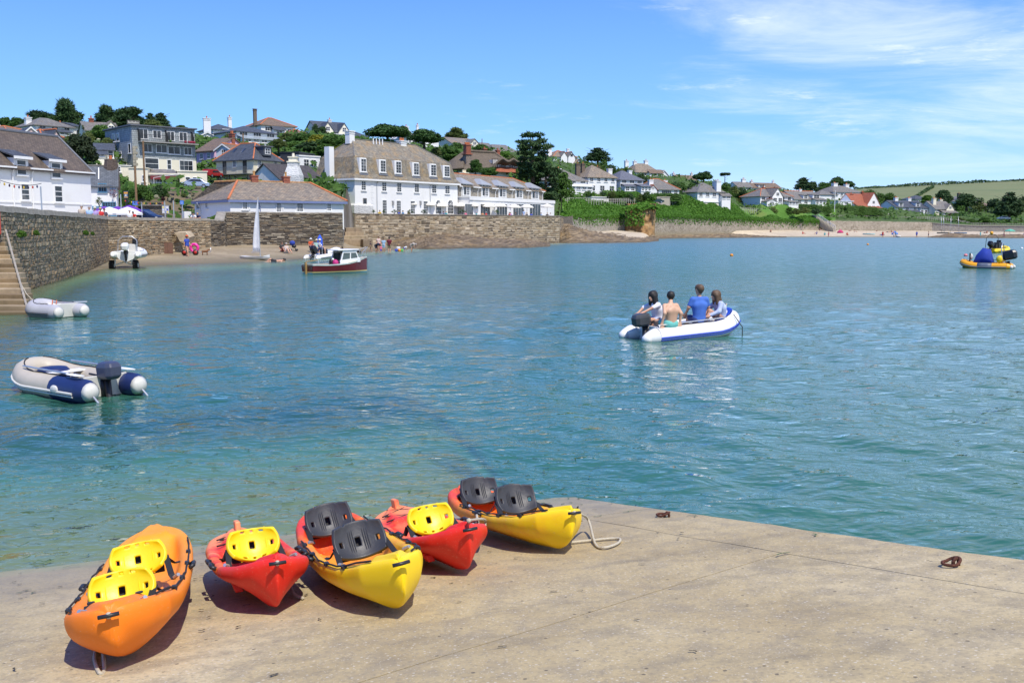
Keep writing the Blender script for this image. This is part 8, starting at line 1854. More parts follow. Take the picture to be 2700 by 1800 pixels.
def harbour_steps():
 a=P(78,838,31.5);rt=thing('harbour_steps','flight of wet stone steps descending from the quay at the left edge','steps',(a.x,a.y,0));STP=[T('step_buff',(.33,.25,.15)),T('step_brown',(.24,.175,.10)),T('step_pale',(.38,.30,.2))];n=17;z1=2.42
 for k in range(-3,n):
  f=k/(n-1);z=-.05+z1*f;D=31.2+9.0*f;xr=(float(np.interp(600+(840-600)*(1-f),[600,840],[14,79]))-1350)/F_PX*D
  j=.02*float(vnoise(k*1.7,0,3));m=MB();m.obox((-7,0,-.6),(7+j,0,0),(0,.62,0),(0,0,.6));o=m.obj('stone_step',STP[k%3],rt,bevel=.025);o.location=(xr-a.x,D-a.y,z+j*.4)
 m=MB();m.tube([P(79,838,31.3)-rt.location,P(46,720,35.6)-rt.location,P(15,606,40.3)-rt.location],.035,5);m.obj('edge_pipe',GREYWOOD,rt)
 t=thing('mooring_line','slack line from the steps down to the grey dinghy','rope',P(60,730,35));q=[P(52,742,35),P(70,775,33.5),P(88,793,32.5),P(104,800,31.8)];m=MB();m.tube([v-t.location for v in q],.014,5);m.obj('rope_run',ROPE,t)
 t=thing('lifebuoy_housing','orange lifebuoy cabinet at the head of the harbour steps','cabinet',P(-17,606,39.3));m=MB();m.obox((-.3,0,-.2),(.47,0,0),(0,.3,0),(0,0,.95));m.obj('case',plain('orange_red_plastic',(.65,.06,.01),.4),t,bevel=.05);m=MB();m.tube([(-.1,.1,.75),(.0,.1,.95),(.1,.1,.75)],.05,6);m.obj('hood',MATS['orange_red_plastic'],t)
harbour_steps()
def landing_steps():
 rt=thing('landing_steps','weathered stone landing steps between boathouse wall and hotel terrace','steps',P(935,640,131))
 for i,(x0,x1,y0,y1,D)in enumerate(((898,972,631,648,128),(958,978,631,646,127.5),(905,962,622,634,131),(910,955,612,624,134),(912,950,600,614,137))):
  A_,B_=P(x0,y1,D),P(x1,y0,D);m=MB();m.obox((A_.x,D,A_.z-.8),(B_.x-A_.x,1.6,0),(-1.0,2.8,0),(0,0,B_.z-A_.z+.8));m.obj('stone_step',[HT[1],ST[1],HT[0]][i%3],rt,off=rt.location,bevel=.05)
landing_steps()
# ================================================================ PEOPLE
def sdf_mesh(name,caps,h,mat,parent=None,k=.018):
 """one continuous skin grown round tapered limbs"""
 A=np.array([c[0]for c in caps],float);B=np.array([c[1]for c in caps],float);ra=np.array([c[2]for c in caps]);rb=np.array([c[3]for c in caps])
 rm=max(ra.max(),rb.max())+3*h;lo=np.minimum(A.min(0),B.min(0))-rm;n=np.ceil((np.maximum(A.max(0),B.max(0))+rm-lo)/h).astype(int)+1
 F=np.full(n,1e3,np.float32);ax=[lo[i]+h*np.arange(n[i])for i in range(3)];acc=np.zeros(n,np.float32)
 for a,b,r0,r1 in zip(A,B,ra,rb):
  m=max(r0,r1)+5*k+2*h;i0=np.maximum(0,((np.minimum(a,b)-m-lo)/h).astype(int));i1=np.minimum(n,((np.maximum(a,b)+m-lo)/h).astype(int)+2)
  X,Y,Z=np.meshgrid(*[ax[i][i0[i]:i1[i]]for i in range(3)],indexing='ij');d=b-a;L=max((d*d).sum(),1e-9)
  t=np.clip(((X-a[0])*d[0]+(Y-a[1])*d[1]+(Z-a[2])*d[2])/L,0,1);q=np.sqrt((X-a[0]-t*d[0])**2+(Y-a[1]-t*d[1])**2+(Z-a[2]-t*d[2])**2)-(r0+(r1-r0)*t)
  acc[i0[0]:i1[0],i0[1]:i1[1],i0[2]:i1[2]]+=np.exp(-np.clip(q/k,-30,30))
 F=-k*np.log(np.maximum(acc,1e-13));ins=F<0
 C=[ins[x:n[0]-1+x,y:n[1]-1+y,z:n[2]-1+z]for x in(0,1)for y in(0,1)for z in(0,1)];cnt=sum(c.astype(np.int8)for c in C);act=(cnt>0)&(cnt<8)
 idx=np.full(act.shape,-1,np.int64);I_=np.argwhere(act);idx[act]=np.arange(len(I_));S=np.zeros((len(I_),3));N_=np.zeros(len(I_))
 for e in range(3):
  o=[q for q in range(3)if q!=e]
  for u in(0,1):
   for v in(0,1):
    c0=I_.copy();c0[:,o[0]]+=u;c0[:,o[1]]+=v;c1=c0.copy();c1[:,e]+=1;f0,f1=F[tuple(c0.T)],F[tuple(c1.T)];ok=(f0<0)!=(f1<0);t=np.where(ok,f0/np.where(ok,f0-f1,1),0);p=c0.astype(float);p[:,e]+=t;S[ok]+=p[ok];N_[ok]+=1
 V=S/np.maximum(N_,1)[:,None]*h+lo;Q=[]
 for e in range(3):
  o1,o2=[(1,2),(2,0),(0,1)][e];sl=[slice(1,n[i]-1)for i in range(3)];sl[e]=slice(0,n[e]-1);s2=list(sl);s2[e]=slice(1,n[e]);a,b=ins[tuple(sl)],ins[tuple(s2)]
  for fl,msk in((0,a&~b),(1,~a&b)):
   P_=np.argwhere(msk)+[1 if i!=e else 0 for i in range(3)];g=lambda d1,d2:idx[tuple((P_-np.array([d1 if i==o1 else d2 if i==o2 else 0 for i in range(3)])).T)]
   q=np.stack([g(1,1),g(0,1),g(0,0),g(1,0)],1);Q.append(q[:,::-1]if fl else q)
 return mesh_np(name,V,np.concatenate(Q),mat,parent,True)
SKIN=plain('skin',(.56,.31,.20),.6,0,.06,4);SKIN2=plain('tanned_skin',(.42,.21,.125),.6,0,.06,4)
HAIRM={c:plain(c+'_hair',v,.6,0,.3,18)for c,v in(('black',(.012,.01,.009)),('brown',(.10,.058,.03)),('fair',(.38,.25,.10)),('grey',(.35,.33,.31)))}
CL={}
def cloth(c):
 k=tuple(round(x,3)for x in c)
 if k not in CL:CL[k]=plain('cloth_%d'%len(CL),c,.85,0,.12,6)
 return CL[k]
V3=Vector
BASE=dict(p=(0,0,.93),c=(0,.02,1.27),n=(0,.01,1.46),h=(0,-.02,1.63),s=.185,le=(-.25,.03,1.14),lw=(-.25,-.07,.90),re=(.25,.03,1.14),rw=(.25,-.07,.90),lk=(-.10,-.03,.50),la=(-.10,.02,.09),rk=(.10,-.03,.50),ra=(.10,.02,.09))
POSES={'stand':{},'walk':dict(lk=(-.09,-.14,.52),la=(-.09,-.18,.09),rk=(.09,.02,.5),ra=(.09,.24,.12),lw=(-.26,.05,.9),rw=(.24,-.2,.95)),'lean':dict(c=(0,-.14,1.22),n=(0,-.25,1.37),h=(0,-.33,1.5),le=(-.27,-.33,1.12),lw=(-.12,-.52,1.1),re=(.27,-.33,1.12),rw=(.12,-.52,1.1)),'bend':dict(p=(0,.1,.9),c=(0,-.25,1.06),n=(0,-.42,1.02),h=(0,-.56,.95),le=(-.22,-.42,.82),lw=(-.18,-.46,.58),re=(.22,-.42,.82),rw=(.18,-.46,.58)),'sit':dict(p=(0,.1,.12),c=(0,.16,.46),n=(0,.13,.65),h=(0,.1,.82),le=(-.25,.2,.34),lw=(-.24,-.05,.2),re=(.25,.2,.34),rw=(.24,-.05,.2),lk=(-.13,-.32,.42),la=(-.11,-.62,.08),rk=(.13,-.36,.36),ra=(.12,-.72,.08)),'chair':dict(p=(0,.1,.5),c=(0,.14,.84),n=(0,.11,1.03),h=(0,.08,1.2),le=(-.25,.08,.72),lw=(-.18,-.2,.66),re=(.25,.08,.72),rw=(.18,-.2,.66),lk=(-.11,-.36,.5),la=(-.11,-.38,.09),rk=(.11,-.36,.5),ra=(.11,-.36,.09)),'lie':dict(p=(0,0,.13),c=(0,.36,.16),n=(0,.54,.2),h=(0,.7,.25),le=(-.3,.3,.1),lw=(-.25,.05,.1),re=(.3,.42,.1),rw=(.2,.68,.12),lk=(-.1,-.42,.34),la=(-.1,-.75,.08),rk=(.1,-.45,.13),ra=(.1,-.9,.08))}
PC={}
def person_caps(J,slim=1.0,hand=False):
 p,c,n,h=(V3(J[k])for k in 'pcnh');up=(c-p).normalized();tw=V3(J.get('side',(1,0,0)));s=J['s'];f=tw.cross(up).normalized()*-1;hd=V3(J.get('face',(0,-1,0))).normalized();q=slim
 sl,sr=n-up*.065-tw*s,n-up*.065+tw*s;hl,hr=p-tw*.085,p+tw*.085;le,lw,re,rw,lk,la,rk,ra=(V3(J[k])for k in('le','lw','re','rw','lk','la','rk','ra'));D={}
 D['torso']=[(p-tw*.06,p+tw*.06,.115*q,.115*q),(p,c,.115*q,.115*q),(c-tw*.075,c+tw*.075,.105*q,.105*q),(p+up*.1-tw*.05,c-tw*.09,.095*q,.1*q),(p+up*.1+tw*.05,c+tw*.09,.095*q,.1*q),(n-up*.07-tw*(s-.04),n-up*.07+tw*(s-.04),.062*q,.062*q),(c+up*.06,n-up*.06,.1*q,.07)]
 D['neck']=[(n-up*.04,n.lerp(h,.55),.056,.052)]
 D['head']=[(h+V3((0,0,.025))-hd*.025,h+V3((0,0,.035))+hd*.012,.088,.084),(h+hd*.03-V3((0,0,.055)),h+hd*.045-V3((0,0,.075)),.055,.042),(h+hd*.095+V3((0,0,-.005)),h+hd*.108-V3((0,0,.028)),.010,.015)]
 ear=V3((0,0,1)).cross(hd).normalized();D['head']+=[(h+ear*e*.082+V3((0,0,.018)),h+ear*e*.084-V3((0,0,.02)),.014,.011)for e in(-1,1)]
 D['uarm']=[(sl,le,.052*q,.043*q),(sr,re,.052*q,.043*q)];D['farm']=[(le,lw,.042*q,.029),(re,rw,.042*q,.029)]
 D['hand']=[]
 for w,e,sd in((lw,le,1),(rw,re,-1)):
  d=(w-e).normalized();o=V3(J.get('grip',d)).normalized()if hand else d;ac=o.cross(V3((0,0,1)));ac=ac.normalized()if ac.length>.2 else V3((1,0,0));dn=V3((0,0,-1));m=w+o*.07;D['hand']+=[(w+o*.015+ac*.014,m+ac*.018,.024,.019),(w+o*.015-ac*.014,m-ac*.018,.024,.019)]
  if hand:
   for i,ln in enumerate((.062,.072,.068,.052)):b=m+ac*(.030-.020*i)+o*.012;k_=b+o*ln*.55+dn*.006;D['hand']+=[(b,k_,.0095,.009),(k_,k_+(o*.5+dn*.7).normalized()*ln*.5,.009,.0075)]
   b=w+o*.03+ac*sd*.03;D['hand']+=[(b,b+(o*.6+ac*sd*.8).normalized()*.045,.0125,.01),(b+(o*.6+ac*sd*.8).normalized()*.045,b+(o*.9+ac*sd*.5).normalized()*.078,.01,.008)]
  else:D['hand']+=[(m,m+o*.07+dn*.01,.022,.016)]
 D['thigh']=[(hl,lk,.088*q,.058*q),(hr,rk,.088*q,.058*q)];D['shin']=[(lk,lk.lerp(la,.35),.056*q,.056*q),(lk.lerp(la,.3),la,.056*q,.036),(rk,rk.lerp(ra,.35),.056*q,.056*q),(rk.lerp(ra,.3),ra,.056*q,.036)]
 fd=V3(J.get('toe',(0,-1,0)));D['foot']=[(a+fd*-.03-V3((0,0,.045)),a+fd*.15-V3((0,0,.06)),.037,.028)for a in(la,ra)]
 D['hair']=[(h+V3((0,0,.05))-hd*.045,h+V3((0,0,.055))+hd*.01,.094,.090),(h-hd*.06+V3((0,0,.02)),h-hd*.055-V3((0,0,.045)),.072,.05)]
 D['long']=[(h-hd*.05,h-hd*.10-V3((0,0,.16)),.09,.075),(h-hd*.09-V3((0,0,.12)),h-hd*.12-V3((0,0,.30)),.075,.04)]+[(h+ear*e*.07,h+ear*e*.085-hd*.02-V3((0,0,.2)),.05,.04)for e in(-1,1)]
 return D
def grow(D,ks,g,cut={}):
 out=[]
 for k in ks:
  for a,b,r0,r1 in D[k]:t=cut.get(k,1.0);out.append((tuple(a),tuple(a.lerp(b,t)),r0+g,(r0+(r1-r0)*t)+g*1.15))
 return out
def person(label,loc,rz,pose,shirt=None,pants=(.05,.06,.1),hair='brown',scale=1.0,skin=SKIN,group=None,long=False,hat=None,sleeve=.55,leg=.7,J=None,res=.032,hand=False,slim=1.0):
 j=dict(BASE);j.update(POSES.get(pose,{}));j.update(J or{});t=thing('person',label,'person',loc,rz,group);t.scale=(scale,)*3;key=(pose,slim,bool(J)and label)
 if key not in PC:PC[key]=({},person_caps(j,slim,hand))
 M_,D=PC[key]
 def part(nm,kk,caps,mat,k=.018,hh=None):
  kk=(nm,kk)
  if kk not in M_:o=sdf_mesh(nm,caps(),hh or res,mat,t,k);M_[kk]=o.data
  else:o=bpy.data.objects.new(nm,M_[kk]);COL.objects.link(o);o.parent=t
  o.material_slots[0].link='OBJECT';o.material_slots[0].material=mat;return o
 part('body',0,lambda:grow(D,('torso','neck','head','uarm','farm','hand','thigh','shin','foot'),0),skin,.013,res if hand else None)
 part('hair',long,lambda:grow(D,('hair','long')if long else('hair',),.004),HAIRM[hair])
 if shirt is not None:part('shirt',sleeve,lambda:grow(D,('torso','uarm')+(('farm',)if sleeve>1 else()),.012+res*.12,{'uarm':min(sleeve,1)}),cloth(shirt))
 if pants is not None:part('shorts' if leg<.95 else 'trousers',leg,lambda:grow({'torso':D['torso'][:1],'thigh':D['thigh'],'shin':D['shin']},('torso','thigh')+(('shin',)if leg>.95 else()),.013+res*.12,{'thigh':min(1,leg)}),cloth(pants))
 if hat:
  m=MB();h=V3(j['h']);m.lathe([(.17,h.z+.07),(.165,h.z+.085),(.1,h.z+.09),(.09,h.z+.16),(.02,h.z+.18)],12,(h.x,h.y,0));m.obj('hat',cloth(hat),t,True)
 return t
 # --- four in the white dinghy, sitting on its tubes
wm=Matrix.Translation(WD.location)@WD.rotation_euler.to_matrix().to_4x4();wh=WD.rotation_euler.z
def aboard(label,lx,ly,lz,face_deg,J,**kw):
 return person(label,wm@V3((lx,ly,lz)),wh+R(face_deg),'x'+label[:9],J=J,res=.0125,hand=True,**kw)
SB_=dict(p=(0,0,.10),lk=(-.12,-.42,.12),la=(-.12,-.46,-.28),rk=(.13,-.42,.13),ra=(.13,-.45,-.28))
aboard('person with bare back and turquoise shorts sitting on the white dinghy side',-.95,-.52,.37,180,dict(SB_,c=(0,.03,.42),n=(0,-.02,.62),h=(-.07,-.12,.77),face=(-.5,-.85,-.1),s=.19,le=(-.25,.08,.36),lw=(-.24,.06,.12),re=(.26,.10,.38),rw=(.31,.05,.11),grip=(0,.1,-1)),shirt=None,pants=(.16,.52,.46),hair='black',skin=plain('light_skin',(.60,.36,.235),.55,0,.05,4),leg=.55)
aboard('person in blue T-shirt and floral shorts sitting upright with back turned in the dinghy',.10,-.30,.37,165,dict(SB_,p=(0,0,.09),c=(0,.0,.46),n=(0,-.01,.68),h=(.01,-.03,.86),face=(.45,-.9,0),s=.19,le=(.27,-.02,.42),lw=(.30,-.24,.26),re=(-.26,-.04,.42),rw=(-.2,-.26,.24),side=(1,0,0))|dict(le=(-.26,-.04,.42),lw=(-.2,-.26,.24),re=(.28,-.02,.42),rw=(.27,-.24,.24)),shirt=(.055,.15,.50),pants=(.03,.05,.16),hair='brown',sleeve=.7,leg=.75)
aboard('person with long brown hair, sunglasses and pale blue hoodie leaning on the dinghy side',.82,-.22,.34,262,dict(SB_,p=(0,.05,.07),c=(0,.02,.37),n=(0,-.06,.55),h=(0,-.14,.69),face=(0,-1,-.12),s=.165,le=(-.25,-.22,.30),lw=(-.17,-.46,.12),re=(.24,-.16,.3),rw=(.2,-.4,.2),lk=(-.1,-.32,.34),la=(-.1,-.5,-.02),rk=(.1,-.34,.3),ra=(.1,-.5,-.04)),shirt=(.42,.48,.66),pants=(.35,.2,.15),hair='brown',long=True,sleeve=1.5,leg=.4,slim=.92)
aboard('person in white shirt with one hand on the outboard of the white dinghy',-.82,.22,.38,270,dict(SB_,c=(0,-.04,.40),n=(0,-.12,.58),h=(.02,-.20,.73),face=(.2,-1,-.2),s=.17,le=(-.24,-.30,.42),lw=(-.2,-.5,.28),re=(.25,-.34,.46),rw=(.2,-.60,.34),lk=(-.12,-.3,.14),la=(-.12,-.26,-.26),rk=(.13,-.3,.14),ra=(.13,-.26,-.26)),shirt=(.72,.72,.78),pants=(.4,.45,.6),hair='black',long=True,sleeve=.95,leg=.5,slim=.9)
def glasses(par,c,fwd):
 m=MB();f=V3(fwd).normalized();s_=V3((0,0,1)).cross(f).normalized()
 for e in(-1,1):p=V3(c)+f*.083+s_*e*.036;m.box(p,(.05,.014,.036),math.atan2(s_.y,s_.x));m.tube([p+s_*e*.02,V3(c)+s_*e*.084],.005,4)
 m.obj('sunglasses',BLACK,par)
for o in[q for q in bpy.data.objects if q.get('category')=='person']:
 if 'sunglasses' in o['label']:glasses(o,(0,-.14,.71),(0,-1,-.12))
 # --- on the little beach, the quay, the terrace and the far sand
def bz(px,D):p=XD(px,D);p.z=max(-.12,float(beach_z(np.array([p.x]),np.array([p.y]))[0]));return p
WT=(.7,.7,.7);NV=(.02,.03,.09);RD=(.55,.03,.03);PKC=(.65,.15,.25);TQ=(.1,.4,.42);KH=(.27,.21,.12);BLU=(.03,.07,.4);MR=(.13,.01,.025);YL=(.6,.42,.05);LV=(.4,.3,.55)
for px,D,ps,rz,sh,pa,hr,sc,hat,lab in((497,84,'walk',60,(.03,.07,.38),None,'brown',1.0,(.6,.1,.03),'person in blue top and red cap walking beside the dinghy trolley'),(748,95,'sit',40,(.05,.05,.05),(.4,.1,.1),'brown',1.0,None,'person in dark top seated low against the boathouse wall'),(759,94,'sit',40,(.6,.5,.45),WT,'grey',1.0,None,'person in pale top sitting on the sand beside the dark topped one'),(823,98,'chair',30,(.6,.1,.03),NV,'grey',1.0,WT,'person in red top and white hat on a folding chair'),(838,98,'chair',30,(.35,.55,.5),KH,'grey',1.0,(.6,.55,.4),'person in pale green top on a folding chair beside a blue board'),(728,82,'lie',-75,None,(.015,.015,.02),'black',1.0,None,'person in black swimwear lying on the sand left of the white boat'),(848,89,'chair',100,(.55,.55,.6),NV,'grey',1.0,(.7,.68,.6),'person in white hat standing among gear aboard the white inflatable'),(979,116,'walk',90,(.03,.03,.04),KH,'black',.68,None,'child in black top running at the edge of the water'),(994,112,'bend',60,(.015,.02,.04),(.03,.03,.05),'black',1.0,None,'person in navy top stooping over a small child'),(1000,118,'stand',0,(.65,.5,.45),PKC,'brown',1.0,None,'person in pale pink top standing behind the stooping one'),(1006,111,'stand',30,PKC,BLU,'fair',.55,None,'toddler in pink top standing in the shallows'),(1013,116,'stand',0,(.3,.45,.6),(.3,.45,.6),'brown',.97,None,'person wrapped in blue and white towel'),(1028,112,'stand',180,MR,KH,'brown',1.06,(.04,.04,.06),'person in maroon T-shirt and khaki shorts standing in the water'),(1053,118,'sit',30,WT,(.2,.2,.3),'fair',1.0,None,'person in white top crouching beside coloured buckets'),(1068,116,'bend',100,WT,BLU,'fair',.62,None,'child in blue and white bending over a bucket'),(1086,116,'bend',80,(.4,.35,.3),(.3,.25,.22),'grey',.98,None,'person in greyish shorts bending down at the right end of the group')):
 person(lab,bz(px,D)+(V3((0,0,.55))if 'aboard' in lab else V3()),R(rz),ps,sh,pa,hr,sc,SKIN,'people on the small beach',hat=hat)
for px,D,sh,hr,hat,lab in((225,67,(.5,.42,.33),'grey',None,'person in beige leaning on the harbour wall beside the white building'),(245,71,(.35,.5,.7),'grey',None,'person in pale blue shirt with rucksack straps at the harbour wall'),(260,74,LV,'grey',(.6,.55,.45),'person in lilac shirt and cap behind the wall'),(274,77,RD,'grey',(.5,.35,.15),'person in red top and straw hat behind the wall'),(284,79,(.1,.08,.1),'brown',None,'person in dark top behind the wall next to the red one'),(335,88,(.5,.5,.6),'brown',None,'person in pale top under the right pub umbrella'),(350,86,WT,'grey',None,'person in white top seated near the wall by the pub'),(362,87,RD,'black',None,'person in red top bending by the dark blue car'),(519,93,WT,'black',None,'person in white shirt with backpack leaning on the quay wall'),(530,93.5,NV,'fair',None,'fair haired person in navy leaning on the quay wall')):
 p=XD(px,D+.9);p.z=2.62;person(lab,p,R(0),'lean' if px>500 or px==362 else 'stand',sh,NV,hr,.97,SKIN,'people on the quay',hat=hat)
for i,(px,sh,hr)in enumerate(((1004,YL,'brown'),(1056,BLU,'brown'),(1066,(.05,.2,.4),'black'),(1080,YL,'fair'),(1169,(.1,.1,.2),'brown'),(1177,TQ,'fair'),(1230,PKC,'brown'),(1259,TQ,'grey'),(1273,(.45,.22,.1),'brown'),(1281,RD,'grey'),(1342,RD,'black'),(1347,LV,'brown'),(1361,(.1,.1,.1),'brown'),(1401,BLU,'black'),(1388,(.1,.1,.1),'fair'),(1425,(.3,.45,.65),'grey'),(1442,(.1,.08,.08),'fair'),(1452,WT,'grey'))):
 D=float(np.interp(px,[940,1474],[153.5,184.5]));p=XD(px,D);p.z=4.2;nm={YL:'yellow',BLU:'bright blue',TQ:'turquoise',PKC:'pink',RD:'red',LV:'lilac',WT:'white'}.get(sh,'dark' if max(sh)<.25 else 'tan' if sh[0]>.4 else 'blue')
 person('person in %s top sitting on the terrace %s'%(nm,('at its left end','below the left windows','left of the arched doors','by the arched doors','before the first garden door','before the middle garden doors','at its right end')[i*7//18]),p,R((i*67)%360),'chair',sh,NV,hr,1.0,SKIN,'people on the hotel terrace')
p=XD(1381,179.5);p.z=4.2;person('waiter in white apron standing on the terrace',p,0,'stand',(.35,.45,.65),WT,'black',1.0,SKIN,leg=1.0)
FB=((2028,'sit'),(2113,'sit'),(2158,'sit'),(2170,'sit'),(2180,'stand'),(2148,'sit'),(2235,'lie'),(2229,'sit'),(2248,'sit'),(2284,'lie'),(2305,'lie'),(2320,'lie'),(2335,'lie'),(2322,'stand'),(2351,'stand'),(2356,'walk'),(2345,'sit'),(2411,'stand'),(2442,'stand'),(2521,'lie'),(2595,'sit'),(2578,'stand'),(2640,'stand'),(2692,'sit'),(2590,'lie'))
for i,(px,ps)in enumerate(FB):
 dw=float(np.interp(px,WL_PX,WL_D));de=float(edge_d(px));f={'stand':.0,'walk':.05}.get(ps,(.7,.4,.85,.25)[i%4]);c=(NV,RD,WT,TQ,PKC,BLU)[i%6];cn=('navy','red','white','turquoise','pink','blue')[i%6]
 person('bather %s on the far sand, in %s'%({'sit':'sitting','stand':'standing','lie':'lying','walk':'walking'}[ps],cn),bz(px,dw+(de-dw)*f),R(i*53),ps,c if i%2 else None,c,'brown',1.0,SKIN2,'bathers on the far beach')
 # ================================================================ SMALL THINGS
def parasol(px,D,z0,h,r,mat,lab,group,n=8,lean=.55):
 p=XD(px,D);t=thing('parasol',lab,'parasol',(p.x,p.y,z0),.3,group);m=MB();m.tube([(0,0,0),(0,0,h)],.035,6);m.obj('pole',GREYWOOD,t);m=MB();ri=[[V3((q*math.cos(6.283*k/n),q*math.sin(6.283*k/n),z))for k in range(n)]for q,z in((.04,h),(r*.55,h-lean*.42),(r,h-lean),(r,h-lean-.16))];m.loft(ri,True,False);c=m.obj('canopy',mat,t);so=c.modifiers.new('t','SOLIDIFY');so.thickness=.012
 for k in range(n):m=MB();a=6.283*k/n;m.tube([(0,0,h-.08),(r*.97*math.cos(a),r*.97*math.sin(a),h-lean-.03)],.012,4);m.obj('rib',GREYWOOD,t)
 return t
CANV=plain('ivory_canvas',(.74,.71,.62),.8,0,.04);PURP=plain('purple_canvas',(.12,.03,.32),.8);WCAN=plain('white_canvas',(.76,.76,.76),.8,0,.04)
for i,(px,py)in enumerate(((1019,527),(1083,529),(1131,531),(1165,534),(1215,534),(1246,534),(1290,536),(1319,535),(1356,538),(1389,538))):
 D=float(np.interp(px,[940,1474],[157,188]));parasol(px,D,4.2,ZP(py,D)-4.2,1.3,CANV,'ivory parasol in front of the '+('leftmost garden window','second garden window','third garden window','left arched door','annexe corner','first garden door','second garden door','wall between garden doors','fourth garden door','last garden door')[i],'ivory parasols on the hotel terrace')
parasol(1442,188,4.2,ZP(537,188)-4.2,1.25,CANV,'ivory parasol standing alone at the right end of the terrace','ivory parasols on the hotel terrace')
for px,py,D,m,lab in((298,546,90,WCAN,'white pub umbrella, left one nearest the wall'),(345,546,89,WCAN,'white pub umbrella, right one nearest the wall'),(285,544,96,PURP,'purple pub umbrella at the left behind the white one'),(320,544,97,PURP,'purple pub umbrella between the two white ones'),(350,541,98,PURP,'purple pub umbrella behind the right white one')):parasol(px,D,2.6,ZP(py,D)-2.6,1.25,m,lab,'umbrellas outside the pub')
def car(px,py,D,rz,mat,lab,s=1.0,est=False):
 p=P(px,py,D);t=thing('parked_car',lab,'car',p,rz);t.scale=(s,)*3;m=MB();pr=[(-2.1,.3),(-2.12,.75),(-1.5,.92),(-.9,1.38),(.5,1.42),(1.35,.95),(2.05,.78),(2.12,.35)]if not est else[(-2.1,.3),(-2.12,.9),(-1.95,1.5),(.5,1.52),(1.3,1.0),(2.05,.85),(2.12,.35)]
 m.loft([[V3((x,y*(1-.16*max(0,z-.85)),z))for x,z in pr]for y in(-.86,.86)],True,True);b=m.obj('body',mat,t,bevel=.06);fix_normals(b)
 for sd in(-1,1):m=MB();q=[(-1.2,.95),(-.8,1.3),(.45,1.33),(1.1,.97)];m.add([(x,sd*(.872-.15*max(0,z-.85)),z)for x,z in q],[(0,1,2,3)]);m.obj('side_window',GLASS,t)
 m=MB();m.add([(1.36,-.7,.98),(1.36,.7,.98),(.58,.68,1.41),(.58,-.68,1.41)],[(0,1,2,3)]);m.v=[(x+.03,y,z+.03)for x,y,z in m.v];m.obj('windscreen',GLASS,t)
 for x in(-1.3,1.35):
  for y in(-.8,.8):m=MB();m.tube([(x,y-.1,.31),(x,y+.1,.31)],.31,14);w=m.obj('wheel',BLACK,t);m=MB();m.tube([(x,y-.11,.31),(x,y+.11,.31)],.19,10);m.obj('rim',STEEL,w)
 for y in(-.6,.6):m=MB();m.box((2.08,y,.68),(.08,.32,.14));m.obj('headlight',OFFW,t)
car(516,497,133.5,R(188),plain('silver_blue_paint',(.42,.50,.62),.25,.3,.03),'silver blue car parked on the sloping road above the garden bank',.9)
car(372,592,100,R(-12),plain('dark_blue_paint',(.015,.03,.08),.25,.2,.05),'dark blue car parked beside the pub umbrellas',1.0,True)
car(561,469,150,R(70),plain('red_paint',(.35,.02,.02),.3),'red car squeezed beside the pink house',.8,True)
car(1730,536,274,R(182),plain('dark_green_paint',(.02,.05,.05),.3),'dark green car parked beside the garage terrace');car(2646,580,352,R(170),WHT,'white car parked under the tall conifer at the right');car(2440,572,376,R(10),WHT,'white car parked behind the lane railing')
def post(name,lab,cat,px,D,y0,y1,r=.045,mat=STEEL):
 a=P(px,y1,D);h=ZP(y0,D)-a.z;t=thing(name,lab,cat,a);m=MB();m.tube([(0,0,0),(0,0,h)],r,7);m.obj('pole',mat,t);return t,h
for px,D,y0,y1,lab in((112,62,492,580,'grey post carrying the end of the coloured light string'),(375,96,532,580,'pale post right of the pub umbrellas'),(436,92,530,580,'white leaning post in front of the notice board'),(459,93,529,580,'rusty pale post left of the blue sign on the quay'),(321,90,512,580,'tall pale post beside the pub sign')):post('pole',lab,'post',px,D,y0,y1)
for px,D,y0,y1,lab in((361,112,438,560,'dark telegraph pole rising from the garden bank'),(382,134,372,492,'timber telegraph pole in front of the slate block'),(642,190,352,400,'thin pole above the balcony house roof'),(232,158,360,398,'thin telegraph pole left of the small white gable'),(1271,290,366,396,'thin mast right of the lichen roofed house'),(1741,345,450,478,'telegraph pole on the ridge')):post('telegraph_pole',lab,'pole',px,D,y0,y1,.13,WOOD)
t,h=post('flagpole','white flagpole with a flag furled at its yard left of the red gables','flagpole',2200,350,502,566,.1,TRIM);m=MB();m.ball((0,0,h*.75),.4,8,6,0,(.5,.5,1.6));m.obj('furled_flag',OFFW,t)
for px,D,y0,ys,w,h_,lab in((359,101,530,(530,541),14,11,'larger blue information sign beside the pub'),(482,97,529,(529,539),9.5,10,'small blue information sign with a round plate on its post')):
 t,h=post('information_sign',lab,'sign',px,D,ys[0],582);k=D/F_PX;m=MB();m.obox((-w*k/2,-.08,h-h_*k),(w*k,0,0),(0,.03,0),(0,0,h_*k));b=m.obj('panel',plain('sign_blue',(.01,.16,.62),.4,0,.03),t);m=MB()
 for r_ in range(3):
  for q in range(5):m.obox((-w*k*.36+q*w*k*.145,-.086,h-h_*k*(.32+.27*r_)),(w*k*(.08+.04*((q*3+r_)%2)),0,0),(0,.005,0),(0,0,h_*k*.07))
 m.obj('lettering',WHT,b)
t,h=post('pub_sign','hanging pub sign with painted gulls in a dark frame','sign',336,101,503,582,.09,BLACK);k=101/F_PX;m=MB();m.obox((-6.5*k,-.1,h-21*k),(13*k,0,0),(0,.08,0),(0,0,21*k));b=m.obj('frame',BLACK,t)
